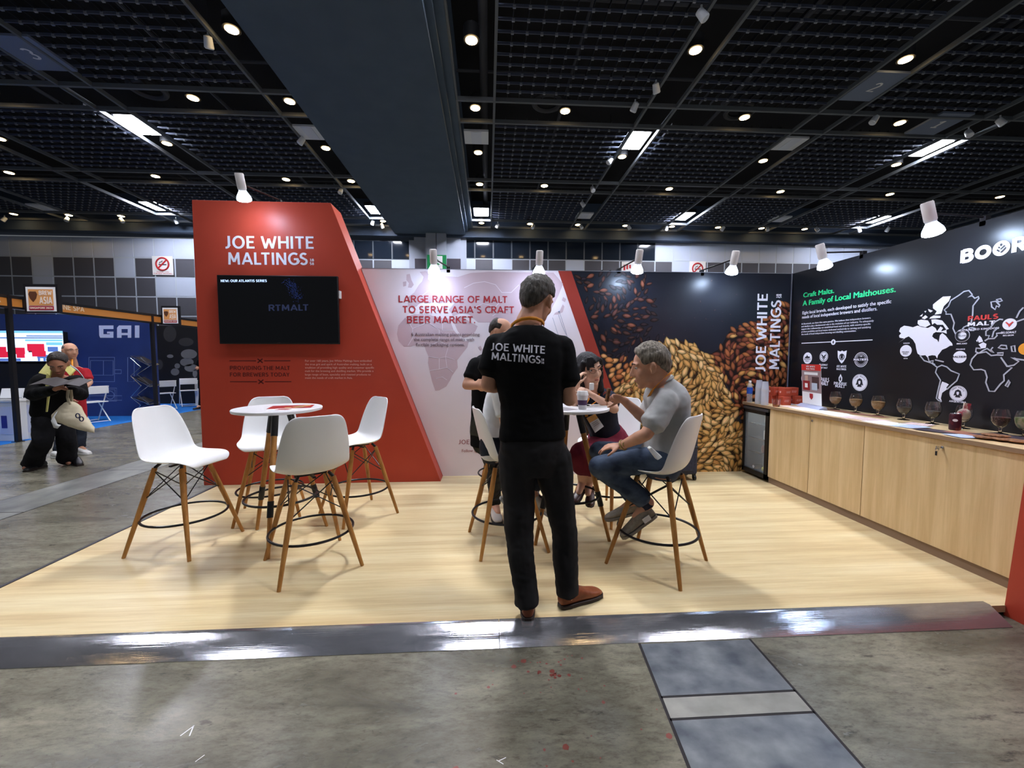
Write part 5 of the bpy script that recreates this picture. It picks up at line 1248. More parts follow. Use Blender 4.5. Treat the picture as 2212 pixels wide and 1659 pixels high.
p0, p1 = V_(-40, 872), V_(112, 786); t = thing('screen_cabinet', 'black cabinet under the bright screen of the blue stand', 'cabinet', ((p0.x + p1.x) / 2, YV, HF))
MB().box((p0.x, YV + .0, HF + .012), (p1.x, YG - .01, p1.z)).build('body', BLACK, t, True); MB().box((p0.x, YV - .012, HF + .06), (p1.x, YV, p1.z - .02)).build('front_panel', mat('black_gloss', (14, 16, 24), .3), t, True)
# fascia beam along the aisle with posts
def fascia(y0, y1, label, words=()):
    t = thing('fascia_board', label, 'fascia', (AX, (y0 + y1) / 2, zf0), group='orange fascia boards of the neighbouring stands')
    MB().box((AX - .05, y0, zf0), (AX, y1, zf1)).build('board', M_ORNG, t, True, smooth=False)
    mb = MB(); mb.box((AX - .055, y0, zf1), (AX + .012, y1, zf1 + .05)); mb.box((AX - .055, y0, zf0 - .04), (AX + .012, y1, zf0)); mb.build('rails', BLACKM, t, True, smooth=False)
    mb = MB()
    for s, a, b in words: lines(mb, [(s, V((AX, a, zf0 + .05)), V((AX, b, zf0 + .05)), .10, UP)], (1, 0, 0), .004, .02)
    if words: mb.build('lettering', mat('fascia_text', (246, 220, 186), .5), t, True, smooth=False)
    else: mb.bm.free()
ya, yb, yc = A_(20, 660).y, A_(127, 665).y, A_(329, 690).y
fascia(5.6, ya, 'orange fascia board cut by the left frame edge', [('SPA', ya - .42, ya - .12)])
fascia(ya, yc, 'long orange fascia board over the blue stand', [('GAI MACCHINE SPA', yb - .62, A_(182, 672).y)])
fascia(yc, YB + 3.5, 'orange fascia board over the dark stand, running behind the red tower', [])
def post(y, label):
    t = thing('stand_post', label, 'post', (AX, y, HF), group='dark posts of the neighbouring stands')
    MB().box((AX - .05, y - .03, HF), (AX + .015, y + .03, zf1 + .05)).build('upright', BLACKM, t, True); MB().box((AX - .07, y - .06, HF), (AX + .03, y + .06, HF + .012)).build('foot_plate', BLACKM, t, True)
post(ya, 'dark post in front of the white counters at far left'); post(yc, 'dark post at the corner of the blue wall')
def event_sign(px0, px1, py0, py1, Xc, label, post_=True):
    Y = onx(px0, 700, Xc + .03).y
    a = ony(px0, py1, Y); b = ony(px1, py0, Y); w, h = b.x - a.x, b.z - a.z
    t = thing('event_sign', label, 'sign', ((a.x + b.x) / 2, Y, a.z), group='framed orange event signs above the fascia')
    MB().box((a.x, Y, a.z), (b.x, Y + .06, b.z)).build('frame', BLACKM, t, True); MB().box((AX - .02, Y + .01, max(a.z, zf0)), (a.x + .02, Y + .05, zf1)).build('mounting_bracket', BLACKM, t, True); MB().box((a.x + w * .07, Y - .004, a.z + h * .06), (b.x - w * .07, Y, b.z - h * .1)).build('poster', PAPER, t, True, smooth=False)
    X = lambda u: a.x + w * u; Z = lambda v: a.z + h * v
    MB().box((X(.14), Y - .008, Z(.26)), (X(.86), Y - .004, Z(.82))).build('orange_print', mat('poster_orange', (226, 160, 96), .5), t, True, smooth=False)
    MB().box((X(.14), Y - .008, Z(.10)), (X(.86), Y - .004, Z(.24))).build('red_print', mat('poster_red', (176, 52, 66), .5), t, True, smooth=False)
    mb = MB(); R = w * .13
    mb.poly([V((X(.28) + R * c, Y - .01, Z(.58) + R * s * 1.1)) for c, s in ((-1, .4), (-.7, 1), (.7, 1), (1, .4), (.7, -.5), (0, -1.3), (-.7, -.5))]); mb.build('hop_emblem', mat('poster_brown', (96, 56, 36), .5), t, True, smooth=False)
    mb = MB(); lines(mb, [('BREW', V((X(.46), Y, Z(.62))), V((X(.84), Y, Z(.62))), h * .15, UP), ('ASIA', V((X(.46), Y, Z(.32))), V((X(.84), Y, Z(.32))), h * .24, UP), ('SINGAPORE 2024', V((X(.17), Y, Z(.145))), V((X(.83), Y, Z(.145))), h * .06, UP)], (0, -1, 0), .012, .03); mb.build('lettering', mat('poster_text', (246, 230, 214), .5), t, True, smooth=False)
event_sign(54, 124, 614, 676, AX + .0, 'framed orange event sign at far left, the larger one'); event_sign(350, 386, 661, 701, AX + .0, 'smaller framed orange event sign next to the red tower')
# dark stand behind
t = thing('dark_wall', 'black stand wall with grey oval shapes left of the red tower', 'display wall', (AX - 2, YB, HF))
DW = lambda x, y: ony(x, y, YB)
MB().box((-16, YB, HF), (AX + .3, YB + .08, zf1)).build('wall_panel', mat('dark_stand_print', (28, 27, 28), .5), t, True, smooth=False)
mb = MB()
for cx_, cy_, rx, ry in ((1168, 815, 50, 30), (1155, 865, 42, 26), (1180, 900, 40, 24), (1052, 828, 20, 11), (1082, 925, 26, 22), (1096, 888, 17, 16), (1205, 935, 14, 24)):
    mb.poly([DW(*q(cx_ + rx * math.cos(a), cy_ + ry * math.sin(a))) + V((0, -.004, 0)) for a in [2 * PI * k / 24 for k in range(24)]])
mb.build('pale_ovals', mat('oval_grey', (112, 112, 114), .5), t, True, smooth=False)
mb = MB()
for cx_, cy_, rx, ry in ((985, 880, 22, 32), (1150, 740, 46, 26), (1050, 690, 40, 50)):
    mb.poly([DW(*q(cx_ + rx * math.cos(a), cy_ + ry * math.sin(a))) + V((0, -.003, 0)) for a in [2 * PI * k / 24 for k in range(24)]])
mb.build('dark_ovals', mat('oval_dark', (58, 57, 58), .5), t, True, smooth=False)
# white counters
def counter(px0, px1, ytop, ybot, label, mark=False):
    p = onz((px0 + px1) / 2, ybot, HF); Y = p.y; a, b = ony(px0, ytop, Y), ony(px1, ybot, Y)
    t = thing('white_counter', label, 'counter', ((a.x + b.x) / 2, Y, HF), group='white counters of the blue stand')
    MB().box((a.x, Y, HF + .0), (b.x, Y + .3, a.z - .04)).build('body', WHITE, t, True); MB().box((a.x - .02, Y - .02, a.z - .04), (b.x + .02, Y + .32, a.z)).build('top', WHITE, t, True, bevel=.005); MB().box((a.x + .05, Y - .004, HF + .12), (b.x - .05, Y, a.z - .12)).build('front_panel', mat('counter_lilac', (214, 220, 240), .5), t, True)
    if mark:
        u, w_ = ony(5, 925, Y), ony(15, 898, Y); MB().box((u.x, Y - .008, u.z), (w_.x, Y - .004, w_.z)).build('blue_letter', mat('letter_blue', (50, 52, 140), .5), t, True)
    return Y, a.z
Yc, zc_ = counter(-60, 38, 864, 953, 'white counter with a blue letter at the left frame edge', True); counter(46, 102, 860, 948, 'white counter behind the man in the black and yellow jacket')
p = ony(12, 862, Yc + .15); t = thing('laptop', 'open laptop on the white counter at the left frame edge', 'laptop', (p.x, Yc + .15, zc_ + .001), .2)
MB().box((-.16, -.11, 0), (.16, .11, .015)).build('base', STEEL, t); MB().box((-.16, .10, .01), (.16, .115, .22), Matrix.Rotation(-.3, 4, 'X')).build('lid', mat('laptop_pale', (226, 228, 232), .5), t)
# folding chairs
def folding_chair(px, py, ytop, label, rz):
    p = onz(px, py, HF); hh = ony(px, ytop, p.y).z - HF
    t = thing('folding_chair', label, 'chair', (p.x, p.y, HF), rz, group='white folding chairs in the neighbouring stands')
    k = hh / .80
    for s in (-1, 1):
        MB().tube([(s * .19 * k, .22 * k, .012), (s * .19 * k, -.20 * k, .80 * k)], .012, 8).build('leg', WHITE, t); MB().tube([(s * .17 * k, -.24 * k, .012), (s * .17 * k, .16 * k, .45 * k)], .012, 8).build('leg', WHITE, t)
    MB().cbox((0, .0, .45 * k), (.38 * k, .36 * k, .02)).build('seat', WHITE, t, bevel=.006); MB().cbox((0, -.185 * k, .72 * k), (.40 * k, .018, .17 * k)).build('backrest', WHITE, t, bevel=.006)
    mb = MB(); mb.tube([(-.19 * k, .21 * k, .03), (.19 * k, .21 * k, .03)], .009, 6); mb.tube([(-.17 * k, -.23 * k, .03), (.17 * k, -.23 * k, .03)], .009, 6); mb.build('cross_bars', WHITE, t)
folding_chair(203, 912, 834, 'white folding chair in front of the machine drawings', 1.2)
folding_chair(358, 884, 822, 'white folding chair in the dark stand, left of the other one there', 1.0)
folding_chair(408, 877, 817, 'white folding chair beside the red tower edge in the dark stand', .7)
p = onz(426, 876, HF); a = ony(420, 823, p.y); b = ony(431, 876, p.y)
t = thing('side_counter', 'narrow pale counter in the dark stand beside the red tower', 'counter', (a.x, p.y, HF)); MB().box((a.x, p.y, HF), (b.x, p.y + .4, a.z)).build('body', WHITE, t, True); MB().box((a.x - .01, p.y - .01, a.z), (b.x + .01, p.y + .41, a.z + .02)).build('top', WHITE, t, True)
# folding zigzag brochure rack
p = onz(303, 902, HF); Yr = p.y
t = thing('brochure_rack', 'silver zigzag folding brochure rack in front of the blue wall', 'rack', (p.x, Yr, HF))
Rk = lambda x, y, d=0: ony(*q(x, y), Yr + d)
zz = [(805, 838), (870, 895), (808, 950), (872, 1010), (808, 1080), (870, 1130), (815, 1205)]; zz2 = [(925, 888), (848, 940), (925, 1005), (850, 1065), (922, 1122), (855, 1150), (900, 1200)]
for d in (0, .32):
    mb = MB(); mb.tube([Rk(*z, d) for z in zz], .010, 6); mb.tube([Rk(*z, d) for z in ((870, 838),) + tuple(zz2)], .010, 6); mb.build('scissor_frame', STEEL, t, True)
for (u, w_) in (((808, 830), (920, 888)), ((812, 958), (925, 1018)), ((812, 1085), (922, 1128))):
    a, b = Rk(*u), Rk(*w_); h_ = MB(); h_.poly([a, b, b + V((0, .32, .02)), a + V((0, .32, .02))], (0, 0, 1), .015); tr = h_.build('tray', STEEL, t, True)
    h_ = MB(); h_.poly([a.lerp(b, .2) + V((0, .05, .02)), a.lerp(b, .8) + V((0, .05, .02)), a.lerp(b, .8) + V((0, .28, .04)), a.lerp(b, .2) + V((0, .28, .04))], (0, 0, 1), .006); h_.build('brochure_stack', mat('brochure_dark', (66, 62, 62), .4), tr, True)
# ================================================================ people
SKIN = noisy('skin', (198, 146, 118), (208, 156, 128), (18, 18, 18), .5, spec=.4)
SKIN2 = noisy('skin_pale', (214, 170, 144), (222, 180, 154), (18, 18, 18), .5, spec=.4)
SKIN3 = noisy('skin_brown', (158, 108, 84), (170, 118, 92), (18, 18, 18), .5, spec=.4)
def cloth(n, c0, c1, b=.35): return noisy(n, c0, c1, (7, 7, 5), .85, bump=b, spec=.15, detail=5)
C_BLACK = cloth('black_cotton', (9, 9, 10), (15, 15, 17)); C_CHAR = cloth('charcoal_wool', (36, 35, 36), (47, 46, 47)); C_GREY = cloth('grey_pique', (160, 161, 160), (182, 183, 181)); C_JEAN = noisy('denim', (46, 56, 74), (84, 98, 118), (9, 9, 14), .85, bump=.4, spec=.15, detail=7)
C_DJEAN = noisy('dark_denim', (30, 34, 44), (44, 50, 60), (9, 9, 14), .85, bump=.4, spec=.15); C_MAR = cloth('maroon_cloth', (104, 34, 50), (122, 44, 60)); C_NAVY = cloth('navy_cotton', (30, 33, 44), (42, 46, 60)); C_WHT = cloth('white_cotton', (222, 222, 220), (236, 236, 234)); C_RED = cloth('red_polo', (160, 34, 44), (178, 44, 54)); C_DK = cloth('dark_trousers', (24, 24, 27), (34, 34, 38)); C_CAMO = noisy('dark_camo', (24, 26, 24), (52, 52, 44), (12, 12, 12), .85, lo=.45, hi=.55)
ORANGE = mat('lanyard_orange', (232, 150, 40), .6)
M_EYE = mat('eye_white', (214, 208, 204), .3); M_IRIS = mat('iris_dark', (34, 24, 20), .2); M_LIP = mat('lips', (170, 96, 88), .5)
def organic(mb, voxel, smooth, name, wr=0.0, wf=9.0):
    me = mb.mesh(name + '_raw'); o = bpy.data.objects.new('raw', me); COL.objects.link(o)
    m = o.modifiers.new('r', 'REMESH'); m.mode = 'VOXEL'; m.voxel_size = voxel; m.use_smooth_shade = True
    m = o.modifiers.new('s', 'SMOOTH'); m.factor = .5; m.iterations = smooth
    r = bpy.data.meshes.new_from_object(o.evaluated_get(bpy.context.evaluated_depsgraph_get())); r.name = name
    bpy.data.objects.remove(o); bpy.data.meshes.remove(me)
    if wr:
        r.update()
        for v in r.vertices:
            c = v.co; k = noise.noise(V((c.x * wf, c.y * wf, c.z * wf * .8))) + .6 * abs(noise.noise(V((c.x * wf * 1.9 + 3, c.y * wf * 1.9, c.z * wf * 2.6))))
            v.co = c + v.normal * wr * k
    return r
def basis(fwd, up):
    f = V(fwd).normalized(); u = V(up); u = (u - f * u.dot(f)).normalized(); r = f.cross(u)
    return Matrix((r, f, u)).transposed()
def head_prims(mb, c, B, s, nk, nr=.058):
    def P(x, y, z): return c + B @ (V((x, y, z)) * s)
    def E(x, y, z, a, b, d, u=18, v=12): mb.ell(P(x, y, z), B @ V((a * s, 0, 0)), B @ V((0, b * s, 0)), B @ V((0, 0, d * s)), u, v)
    E(0, -.012, .03, .076, .096, .090); E(0, .022, -.018, .064, .070, .078); E(0, .036, -.062, .050, .052, .050); E(0, .066, -.098, .024, .022, .018); E(0, -.042, -.035, .060, .050, .062)
    for k in (-1, 1):
        E(k * .038, .056, -.022, .024, .022, .030); E(k * .036, .026, -.066, .018, .036, .026); E(k * .031, .070, .024, .017, .012, .006, 12, 8); E(k * .031, .069, .000, .016, .011, .005, 12, 8)
        E(k * .080, -.012, -.002, .011, .019, .034); E(k * .087, -.020, .010, .008, .013, .020); E(k * .080, -.004, -.028, .009, .011, .013); E(k * .012, .096, -.030, .010, .012, .009, 10, 7)
        mb.cone(P(k * .016, .083, .034), P(k * .052, .068, .032), .010 * s, .009 * s, 8)
    mb.cone(P(0, .086, .022), P(0, .108, -.022), .009 * s, .013 * s, 10)
    mb.cone(P(-.018, .084, -.058), P(.018, .084, -.058), .009 * s, .009 * s, 8); mb.cone(P(-.016, .083, -.068), P(.016, .083, -.068), .009 * s, .009 * s, 8)
    mb.cone(P(0, -.022, -.05), nk + V((0, 0, .01)), nr * s, (nr + .008) * s); mb.cone(P(0, .01, -.075), nk + V((0, 0, .0)), nr * .8 * s, nr * s)
def face_bits(root, c, B, s, brow=(60, 46, 38), glasses=False):
    def P(x, y, z): return c + B @ (V((x, y, z)) * s)
    for k in (-1, 1):
        e = MB().ball(P(k * .031, .0675, .012), .0122 * s).build('eye', M_EYE, root, True); MB().ell(P(k * .031, .0770, .0115), B @ V((.0058 * s, 0, 0)), B @ V((0, .0038 * s, 0)), B @ V((0, 0, .0058 * s)), 12, 8).build('iris', M_IRIS, e, True)
        MB().tube([P(k * .012, .092, .033), P(k * .032, .088, .040), P(k * .052, .074, .034)], [.003 * s, .0042 * s, .002 * s], 6).build('eyebrow', mat('brow_%d' % brow[0], brow, .8), root, True)
    MB().tube([P(-.024, .082, -.0625), P(-.008, .0945, -.061), P(.008, .0945, -.061), P(.024, .082, -.0625)], [.002 * s, .0045 * s, .0045 * s, .002 * s], 6).build('lips', M_LIP, root, True)
    if glasses:
        g = MB()
        for k in (-1, 1):
            g.tube([P(k * (.033 + .022 * math.cos(a)), .104 - .012 * abs(math.cos(a)) * (1 if k * math.cos(a) * k > 0 else 0), .010 + .016 * math.sin(a)) for a in [2 * PI * q / 20 for q in range(20)]], .0013 * s, 6, closed=True)
            g.tube([P(k * .056, .092, .014), P(k * .078, .05, .014), P(k * .082, -.01, .012)], .0013 * s, 6)
        g.tube([P(-.011, .105, .012), P(.011, .105, .012)], .0013 * s, 6); g.build('glasses', mat('spectacle_frame', (120, 96, 80), .3, .6), root, True)
def hair_cap(root, c, B, s, m, front=.075, side=-.004, back=-.075, th=.016, curl=.005, cf=42, top=True, bald=0.0):
    nu, nv = 72, 44; bm = bmesh.new(); R = []
    def rad(d):                                     # skull surface along direction d
        a, b, e = .0775, .0975, .0915 if d.z > 0 else .0915 + .06 * max(0.0, min(1.0, -d.y * 1.6))
        return 1 / math.sqrt((d.x / a) ** 2 + (d.y / b) ** 2 + (d.z / e) ** 2)
    for j in range(nv + 1):
        t = PI * (0.001 + .998 * j / nv); row = []
        for i in range(nu):
            a = 2 * PI * i / nu; d = V((math.sin(t) * math.cos(a), math.sin(t) * math.sin(a), math.cos(t))); r = rad(d); p = d * r
            y = p.y
            if y > .045: lim = side + (front - side) * min(1, (y - .045) / .026)
            elif y > -.02: lim = side
            else: lim = side + (back - side) * min(1, (-.02 - y) / .06)
            lim += .006 * noise.noise(p * 60)
            k = max(0.0, min(1.0, (p.z - lim) / .012))
            if bald: k *= max(0.0, min(1.0, (-.012 - .9 * (p.z - .055) - y) / .02)) if p.z > .045 else max(0.0, min(1.0, (.035 - y) / .02))
            n_ = noise.noise(p * cf + V((5, 1, 2))) + .55 * noise.noise(p * cf * 2.3)
            tp_ = max(0.0, min(1.0, (p.z - lim) / .075)); hgt = th * (.22 + .6 * tp_ + .4 * max(0, p.z / .09)) + curl * n_ * (.35 + .65 * tp_)
            row.append(bm.verts.new(c + B @ ((V((0, -.012, .03)) + d * (r - .012 * (1 - k) + hgt * k)) * s)))
        R.append(row)
    for A, C2 in zip(R, R[1:]):
        for i in range(nu): bm.faces.new((A[i], C2[i], C2[(i + 1) % nu], A[(i + 1) % nu]))
    bmesh.ops.recalc_face_normals(bm, faces=bm.faces)
    for f in bm.faces: f.smooth = True
    me = bpy.data.meshes.new('hair'); bm.to_mesh(me); bm.free()
    return link('hair', me, m, root, True)
def hair_mat(n, c0, c1):
    return noisy(n, c0, c1, (90, 90, 26), .55, bump=.7, spec=.4, detail=6, lo=.30, hi=.78)
def hand_prims(mb, w, d, p, s=1.0, thumb=1, curl=.35, spread=1.0):
    """wrist, pointing direction, palm normal; thumb = side sign"""
    d = V(d).normalized(); p = V(p); p = (p - d * p.dot(d)).normalized(); sd = d.cross(p) * thumb
    mb.ell(w + d * .046 * s, d * .052 * s, sd * .040 * s, p * .0155 * s, 14, 9); mb.cone(w - d * .02 * s, w + d * .03 * s, .024 * s, .022 * s, 10)
    for off, ln, dr in ((.030, .072, .06), (.010, .080, .0), (-.011, .074, -.06), (-.030, .058, -.14)):
        q = w + d * (.086 - abs(off) * .25) * s + sd * off * s; a = 0.0; e = (d + sd * dr * spread).normalized(); ax = e.cross(p); r = .0088
        for k, f in enumerate((.44, .31, .25)):
            a += curl * (1.0 + .3 * (off < 0)); dir_ = e * math.cos(a) + p * math.sin(a); n_ = q + dir_ * ln * f * s
            mb.cone(q, n_, r * s, (r - .0008) * s, 9); q = n_; r -= .0008
    q = w + d * .026 * s + sd * .032 * s
    for dv, ln, r in ((sd * .62 + d * .72 + p * .35, .046, .0115), (sd * .15 + d * .85 + p * .55, .032, .0098)):
        n_ = q + dv.normalized() * ln * s; mb.cone(q, n_, r * s, (r - .001) * s, 9); q = n_
def loft(mb, rings, up=None, seg=24, e=2.5):
    """rings: (centre, half width vector, half depth vector)"""
    R = []
    for c, a, b in rings:
        row = []
        for k in range(seg):
            t = 2 * PI * k / seg; ct, st = math.cos(t), math.sin(t)
            row.append(mb.bm.verts.new(V(c) + V(a) * math.copysign(abs(ct) ** (2 / e), ct) + V(b) * math.copysign(abs(st) ** (2 / e), st)))
        R.append(row)
    for A, B in zip(R, R[1:]):
        for k in range(seg): mb.bm.faces.new((A[k], A[(k + 1) % seg], B[(k + 1) % seg], B[k]))
    mb.bm.faces.new(R[0][::-1]); mb.bm.faces.new(R[-1])
def spine_rings(J, prof, infl=0.0, sc=1.0):
    """profile rows (t, half width, half depth) along pelvis - waist - chest - neck base"""
    pts = [J['pe'], J['wa'], J['ch'], J['nk']]; out = []
    rt_s = (J['sr'] - J['sl']).normalized(); rt_h = (J['hr'] - J['hl']).normalized()
    for t, w, d in prof:
        x = max(-.6, min(1, t)) * 3; i = max(0, min(2, int(math.floor(x)))); c = pts[i].lerp(pts[i + 1], x - i) if x >= 0 else pts[0] + (pts[0] - pts[1]) * (-x)
        up = (pts[i + 1] - pts[i]).normalized(); r = rt_h.lerp(rt_s, max(0, min(1, t))); r = (r - up * r.dot(up)).normalized(); f = up.cross(r)
        out.append((c, r * (w * sc + infl), f * (d * sc + infl)))
    return out
MALE = [(-.30, .150, .105), (-.12, .165, .115), (.08, .160, .112), (.33, .148, .105), (.55, .165, .112), (.72, .176, .115), (.84, .172, .105), (.93, .120, .085), (1.0, .062, .058)]
SHIRT = [(-.26, .172, .124), (-.1, .174, .124), (.1, .166, .118), (.33, .158, .113), (.55, .174, .120), (.72, .188, .122), (.84, .184, .112), (.93, .130, .092), (.985, .074, .068)]
FEM = [(-.30, .165, .115), (-.1, .165, .115), (.1, .150, .105), (.33, .125, .092), (.55, .142, .112), (.72, .148, .110), (.84, .145, .095), (.93, .10, .075), (1.0, .052, .052)]
def figure(label, J, skin, sc=1.0, voxel=.010, hs=1.0, hands=None, prof=MALE, hair=None, brow=(60, 46, 38), glasses=False, arm=(.050, .040, .027), leg=(.085, .056, .040), base=None, bare_legs=False):
    t = thing('person', label, 'person', base or (J['pe'].x, J['pe'].y, 0))
    mb = MB(); B = basis(J['fwd'], J.get('hup', (0, 0, 1)))
    loft(mb, spine_rings(J, prof, -.006, sc))
    head_prims(mb, J['hd'], B, hs, J['nk'])
    for s, h, c in (('l', 1, 1), ('r', -1, -1)):
        sh, e, w = J['s' + s], J['e' + s], J['w' + s]
        mb.cone(J['nk'] - V((0, 0, .02)), sh, .045 * sc, .050 * sc); mb.cone(sh, e, arm[0] * sc, arm[1] * sc); mb.cone(e, e.lerp(w, .35), arm[1] * sc, arm[1] * 1.02 * sc); mb.cone(e.lerp(w, .3), w, arm[1] * sc, arm[2] * sc)
        hd = (hands or {}).get(s)
        if hd: hand_prims(mb, w, hd[0], hd[1], sc * hd[3] if len(hd) > 3 else sc, 1 if s == 'l' else -1, hd[2])
        else: hand_prims(mb, w, w - e, (J['ch'] - w), sc, 1 if s == 'l' else -1, .45)
        hp, k, a = J['h' + s], J['k' + s], J['a' + s]
        mb.cone(hp, k, leg[0] * sc, leg[1] * sc); mb.cone(k, a, leg[1] * sc, leg[2] * sc)
        mb.cone(a, a + V(J['t' + s]).normalized() * .10 * sc - V((0, 0, .035)) * sc, leg[2] * sc, .028 * sc)
    me = organic(mb, voxel, 6 if voxel < .009 else 3, 'body'); body = link('body', me, skin, t, True)
    face_bits(t, J['hd'], B, hs, brow, glasses)
    return t, B
def shirt(t, J, m, prof=SHIRT, sc=1.0, sleeve=.6, sr=(.066, .062), voxel=.011, wr=.004, name='shirt', infl=0.0, long=False, wrist=.045):
    mb = MB(); loft(mb, spine_rings(J, prof, infl, sc))
    for s in 'lr':
        sh, e, w = J['s' + s], J['e' + s], J['w' + s]
        mb.cone(J['nk'] - V((0, 0, .050)) + (sh - J['nk']) * .18, sh, .052 * sc + infl, sr[0] * sc * .92 + infl)
        a = sh; b = sh.lerp(e, sleeve)
        if long: mb.cone(sh, e, sr[0] * sc, sr[1] * sc); mb.cone(e, e.lerp(w, .93), sr[1] * sc, wrist)
        else:
            d = (b - a).normalized(); mb.cone(a, b - d * .03, sr[0] * sc, sr[1] * sc); mb.tube([b - d * .06, b], [sr[1] * sc, sr[1] * sc * 1.02], 16)
    return link(name, organic(mb, voxel, 4, name, wr), m, t, True)
def trousers(t, J, m, r=(.098, .072, .062), sc=1.0, voxel=.011, wr=.005, up_=.16, hem=.97, prof=None, name='trousers'):
    mb = MB(); loft(mb, spine_rings(J, prof or [(-.34, .120, .095), (-.22, .160, .118), (-.08, .172, .124), (.06, .166, .118), (up_, .160, .114)], .004, sc))
    for s in 'lr':
        hp, k, a = J['h' + s], J['k' + s], J['a' + s]; b = k.lerp(a, hem); d = (b - k).normalized()
        mb.cone(hp, k, r[0] * sc, r[1] * sc); mb.cone(k, b - d * .03, r[1] * sc, r[2] * sc); mb.tube([b - d * .10, b], [r[2] * sc, r[2] * sc * 1.02], 16)
    return link(name, organic(mb, voxel, 4, name, wr), m, t, True)
def shoe(t, heel, d, up, ln, m, ms, lace=None, name='shoe', hgt=.095):
    """heel: underside point at the back of the heel; d: towards the toe"""
    d = V(d).normalized(); u = V(up); u = (u - d * u.dot(d)).normalized(); s = d.cross(u); k = ln / .29
    mb = MB(); rings = []
    for x, w, h, z in ((.0, .022, hgt * .55, .026), (.010, .031, hgt * .8, .022), (.035, .037, hgt, .018), (.075, .039, hgt * 1.02, .018), (.105, .040, hgt * .92, .018), (.135, .041, hgt * .3 + .052, .018), (.18, .046, .060, .018), (.23, .046, .048, .018), (.265, .038, .038, .018), (.286, .022, .026, .020)):
        c = heel + d * x * k + u * ((z + h) / 2 * k); rings.append((c, s * w * k, u * ((h - z) / 2 + .004) * k))
    loft(mb, rings, seg=18, e=2.6); o = mb.build(name, m, t, True, sub=1, ang=80)
    pts = [(0, .018), (.01, .030), (.05, .038), (.12, .040), (.18, .049), (.23, .049), (.27, .040), (.288, .020)]
    outl = [heel + d * x * k - s * w * k for x, w in pts] + [heel + d * x * k + s * w * k for x, w in pts[::-1]]
    MB().poly(outl, u, .021 * k).build('sole', ms, o, True, bevel=.004)
    if lace:
        mb = MB()
        for x in (.10, .12, .14, .16):
            h = {.10: .090, .12: .078, .14: .066, .16: .060}[x] * k
            mb.tube([heel + d * x * k + u * (h - .008) - s * .022 * k, heel + d * (x + .004) * k + u * (h + .003), heel + d * x * k + u * (h - .008) + s * .022 * k], .0028, 6)
        mb.build('laces', lace, o, True)
    return o
def ribbon(t, pts, wdir, w, m, name):
    mb = MB(); P_ = []
    for i, p in enumerate(pts):
        wd = V(wdir[i] if isinstance(wdir, list) else wdir).normalized() * w / 2; P_.append((V(p) - wd, V(p) + wd))
    for (a, b), (c, d) in zip(P_, P_[1:]): mb._new([a, b, d, c], [(0, 1, 2, 3)])
    bmesh.ops.remove_doubles(mb.bm, verts=mb.bm.verts, dist=1e-5)
    o = mb.build(name, m, t, True); md = o.modifiers.new('thickness', 'SOLIDIFY'); md.thickness = .0025; md.offset = 0; return o
def on_surface(o, rows, n, dirn, lift=.003, bold=0.0):
    """print lettering on a garment: every point is dropped on the cloth along dirn"""
    inv = RM[o]; back = inv.inverted(); tree = BVHTree.FromPolygons([back @ v.co for v in o.data.vertices], [tuple(p.vertices) for p in o.data.polygons])
    mb = MB(); lines(mb, rows, n, 0, bold)
    bmesh.ops.triangulate(mb.bm, faces=mb.bm.faces[:])
    bmesh.ops.subdivide_edges(mb.bm, edges=[e for e in mb.bm.edges if e.calc_length() > .014], cuts=2)
    dirn = V(dirn).normalized()
    for v in mb.bm.verts:
        h = tree.ray_cast(v.co - dirn * .5, dirn)
        if h[0]: v.co = h[0] - dirn * lift
    return mb
q_ = ony

# --- 1. the man standing in front, seen from behind
J = dict(hd=q_(1161, 652, 2.27), fwd=(.52, .80, -.30), hup=(.10, 0, 1), nk=q_(1140, 702, 2.22), ch=q_(1142, 788, 2.21), wa=q_(1148, 868, 2.21), pe=q_(1150, 945, 2.21),
         sl=q_(1073, 747, 2.24), sr=q_(1213, 751, 2.20), el=q_(1054, 832, 2.22), er=q_(1230, 862, 2.20), wl=q_(1092, 838, 2.44), wr=q_(1204, 842, 2.44),
         hl=q_(1118, 985, 2.21), hr=q_(1192, 985, 2.22), kl=q_(1121, 1148, 2.19), kr=q_(1219, 1142, 2.25), al=V((.205, 2.150, .06)), ar=V((.447, 2.232, .06)), tl=(.05, 1, 0), tr=(.9, .44, 0))
t, B = figure('person standing in front with his back turned, black t-shirt, charcoal trousers, brown shoes', J, SKIN, 1.0, .0065, 1.03, {'l': ((.75, .6, .1), (0, .2, 1), .7), 'r': ((-.75, .6, .1), (0, .2, 1), .7)})
hair_cap(t, J['hd'], B, 1.05, hair_mat('hair_grey_brown', (40, 36, 32), (104, 98, 90)), back=-.122, side=-.004, front=.07, th=.017, curl=.006, cf=55)
MSH = [(-.005, .174, .124), (.12, .166, .118), (.33, .160, .113), (.55, .174, .120), (.72, .188, .122), (.84, .184, .110), (.93, .130, .090), (.985, .074, .068)]
sh_ = shirt(t, J, C_BLACK, MSH, sc=1.05, sleeve=.66, sr=(.066, .070), voxel=.009, wr=.006)
mb = on_surface(sh_, [('JOE WHITE', q_(1061, 756, 2.05), q_(1179, 764, 2.05), .0395, (0.06, 0, 1)), ('MALTINGS', q_(1062, 777, 2.05), q_(1169, 786, 2.05), .039, (0.06, 0, 1))], (0, -1, 0), (0, 1, 0), .003, .012)
mb.build('lettering', INK_W, sh_, True, smooth=False)
mb = on_surface(sh_, [('18', q_(1170.5, 779, 2.05), q_(1177, 779.6, 2.05), .011, (0.06, 0, 1)), ('58', q_(1170.5, 785.6, 2.05), q_(1177, 786.2, 2.05), .011, (0.06, 0, 1))], (0, -1, 0), (0, 1, 0), .003, .02)
mb.build('small_lettering', INK_W, sh_, True, smooth=False)
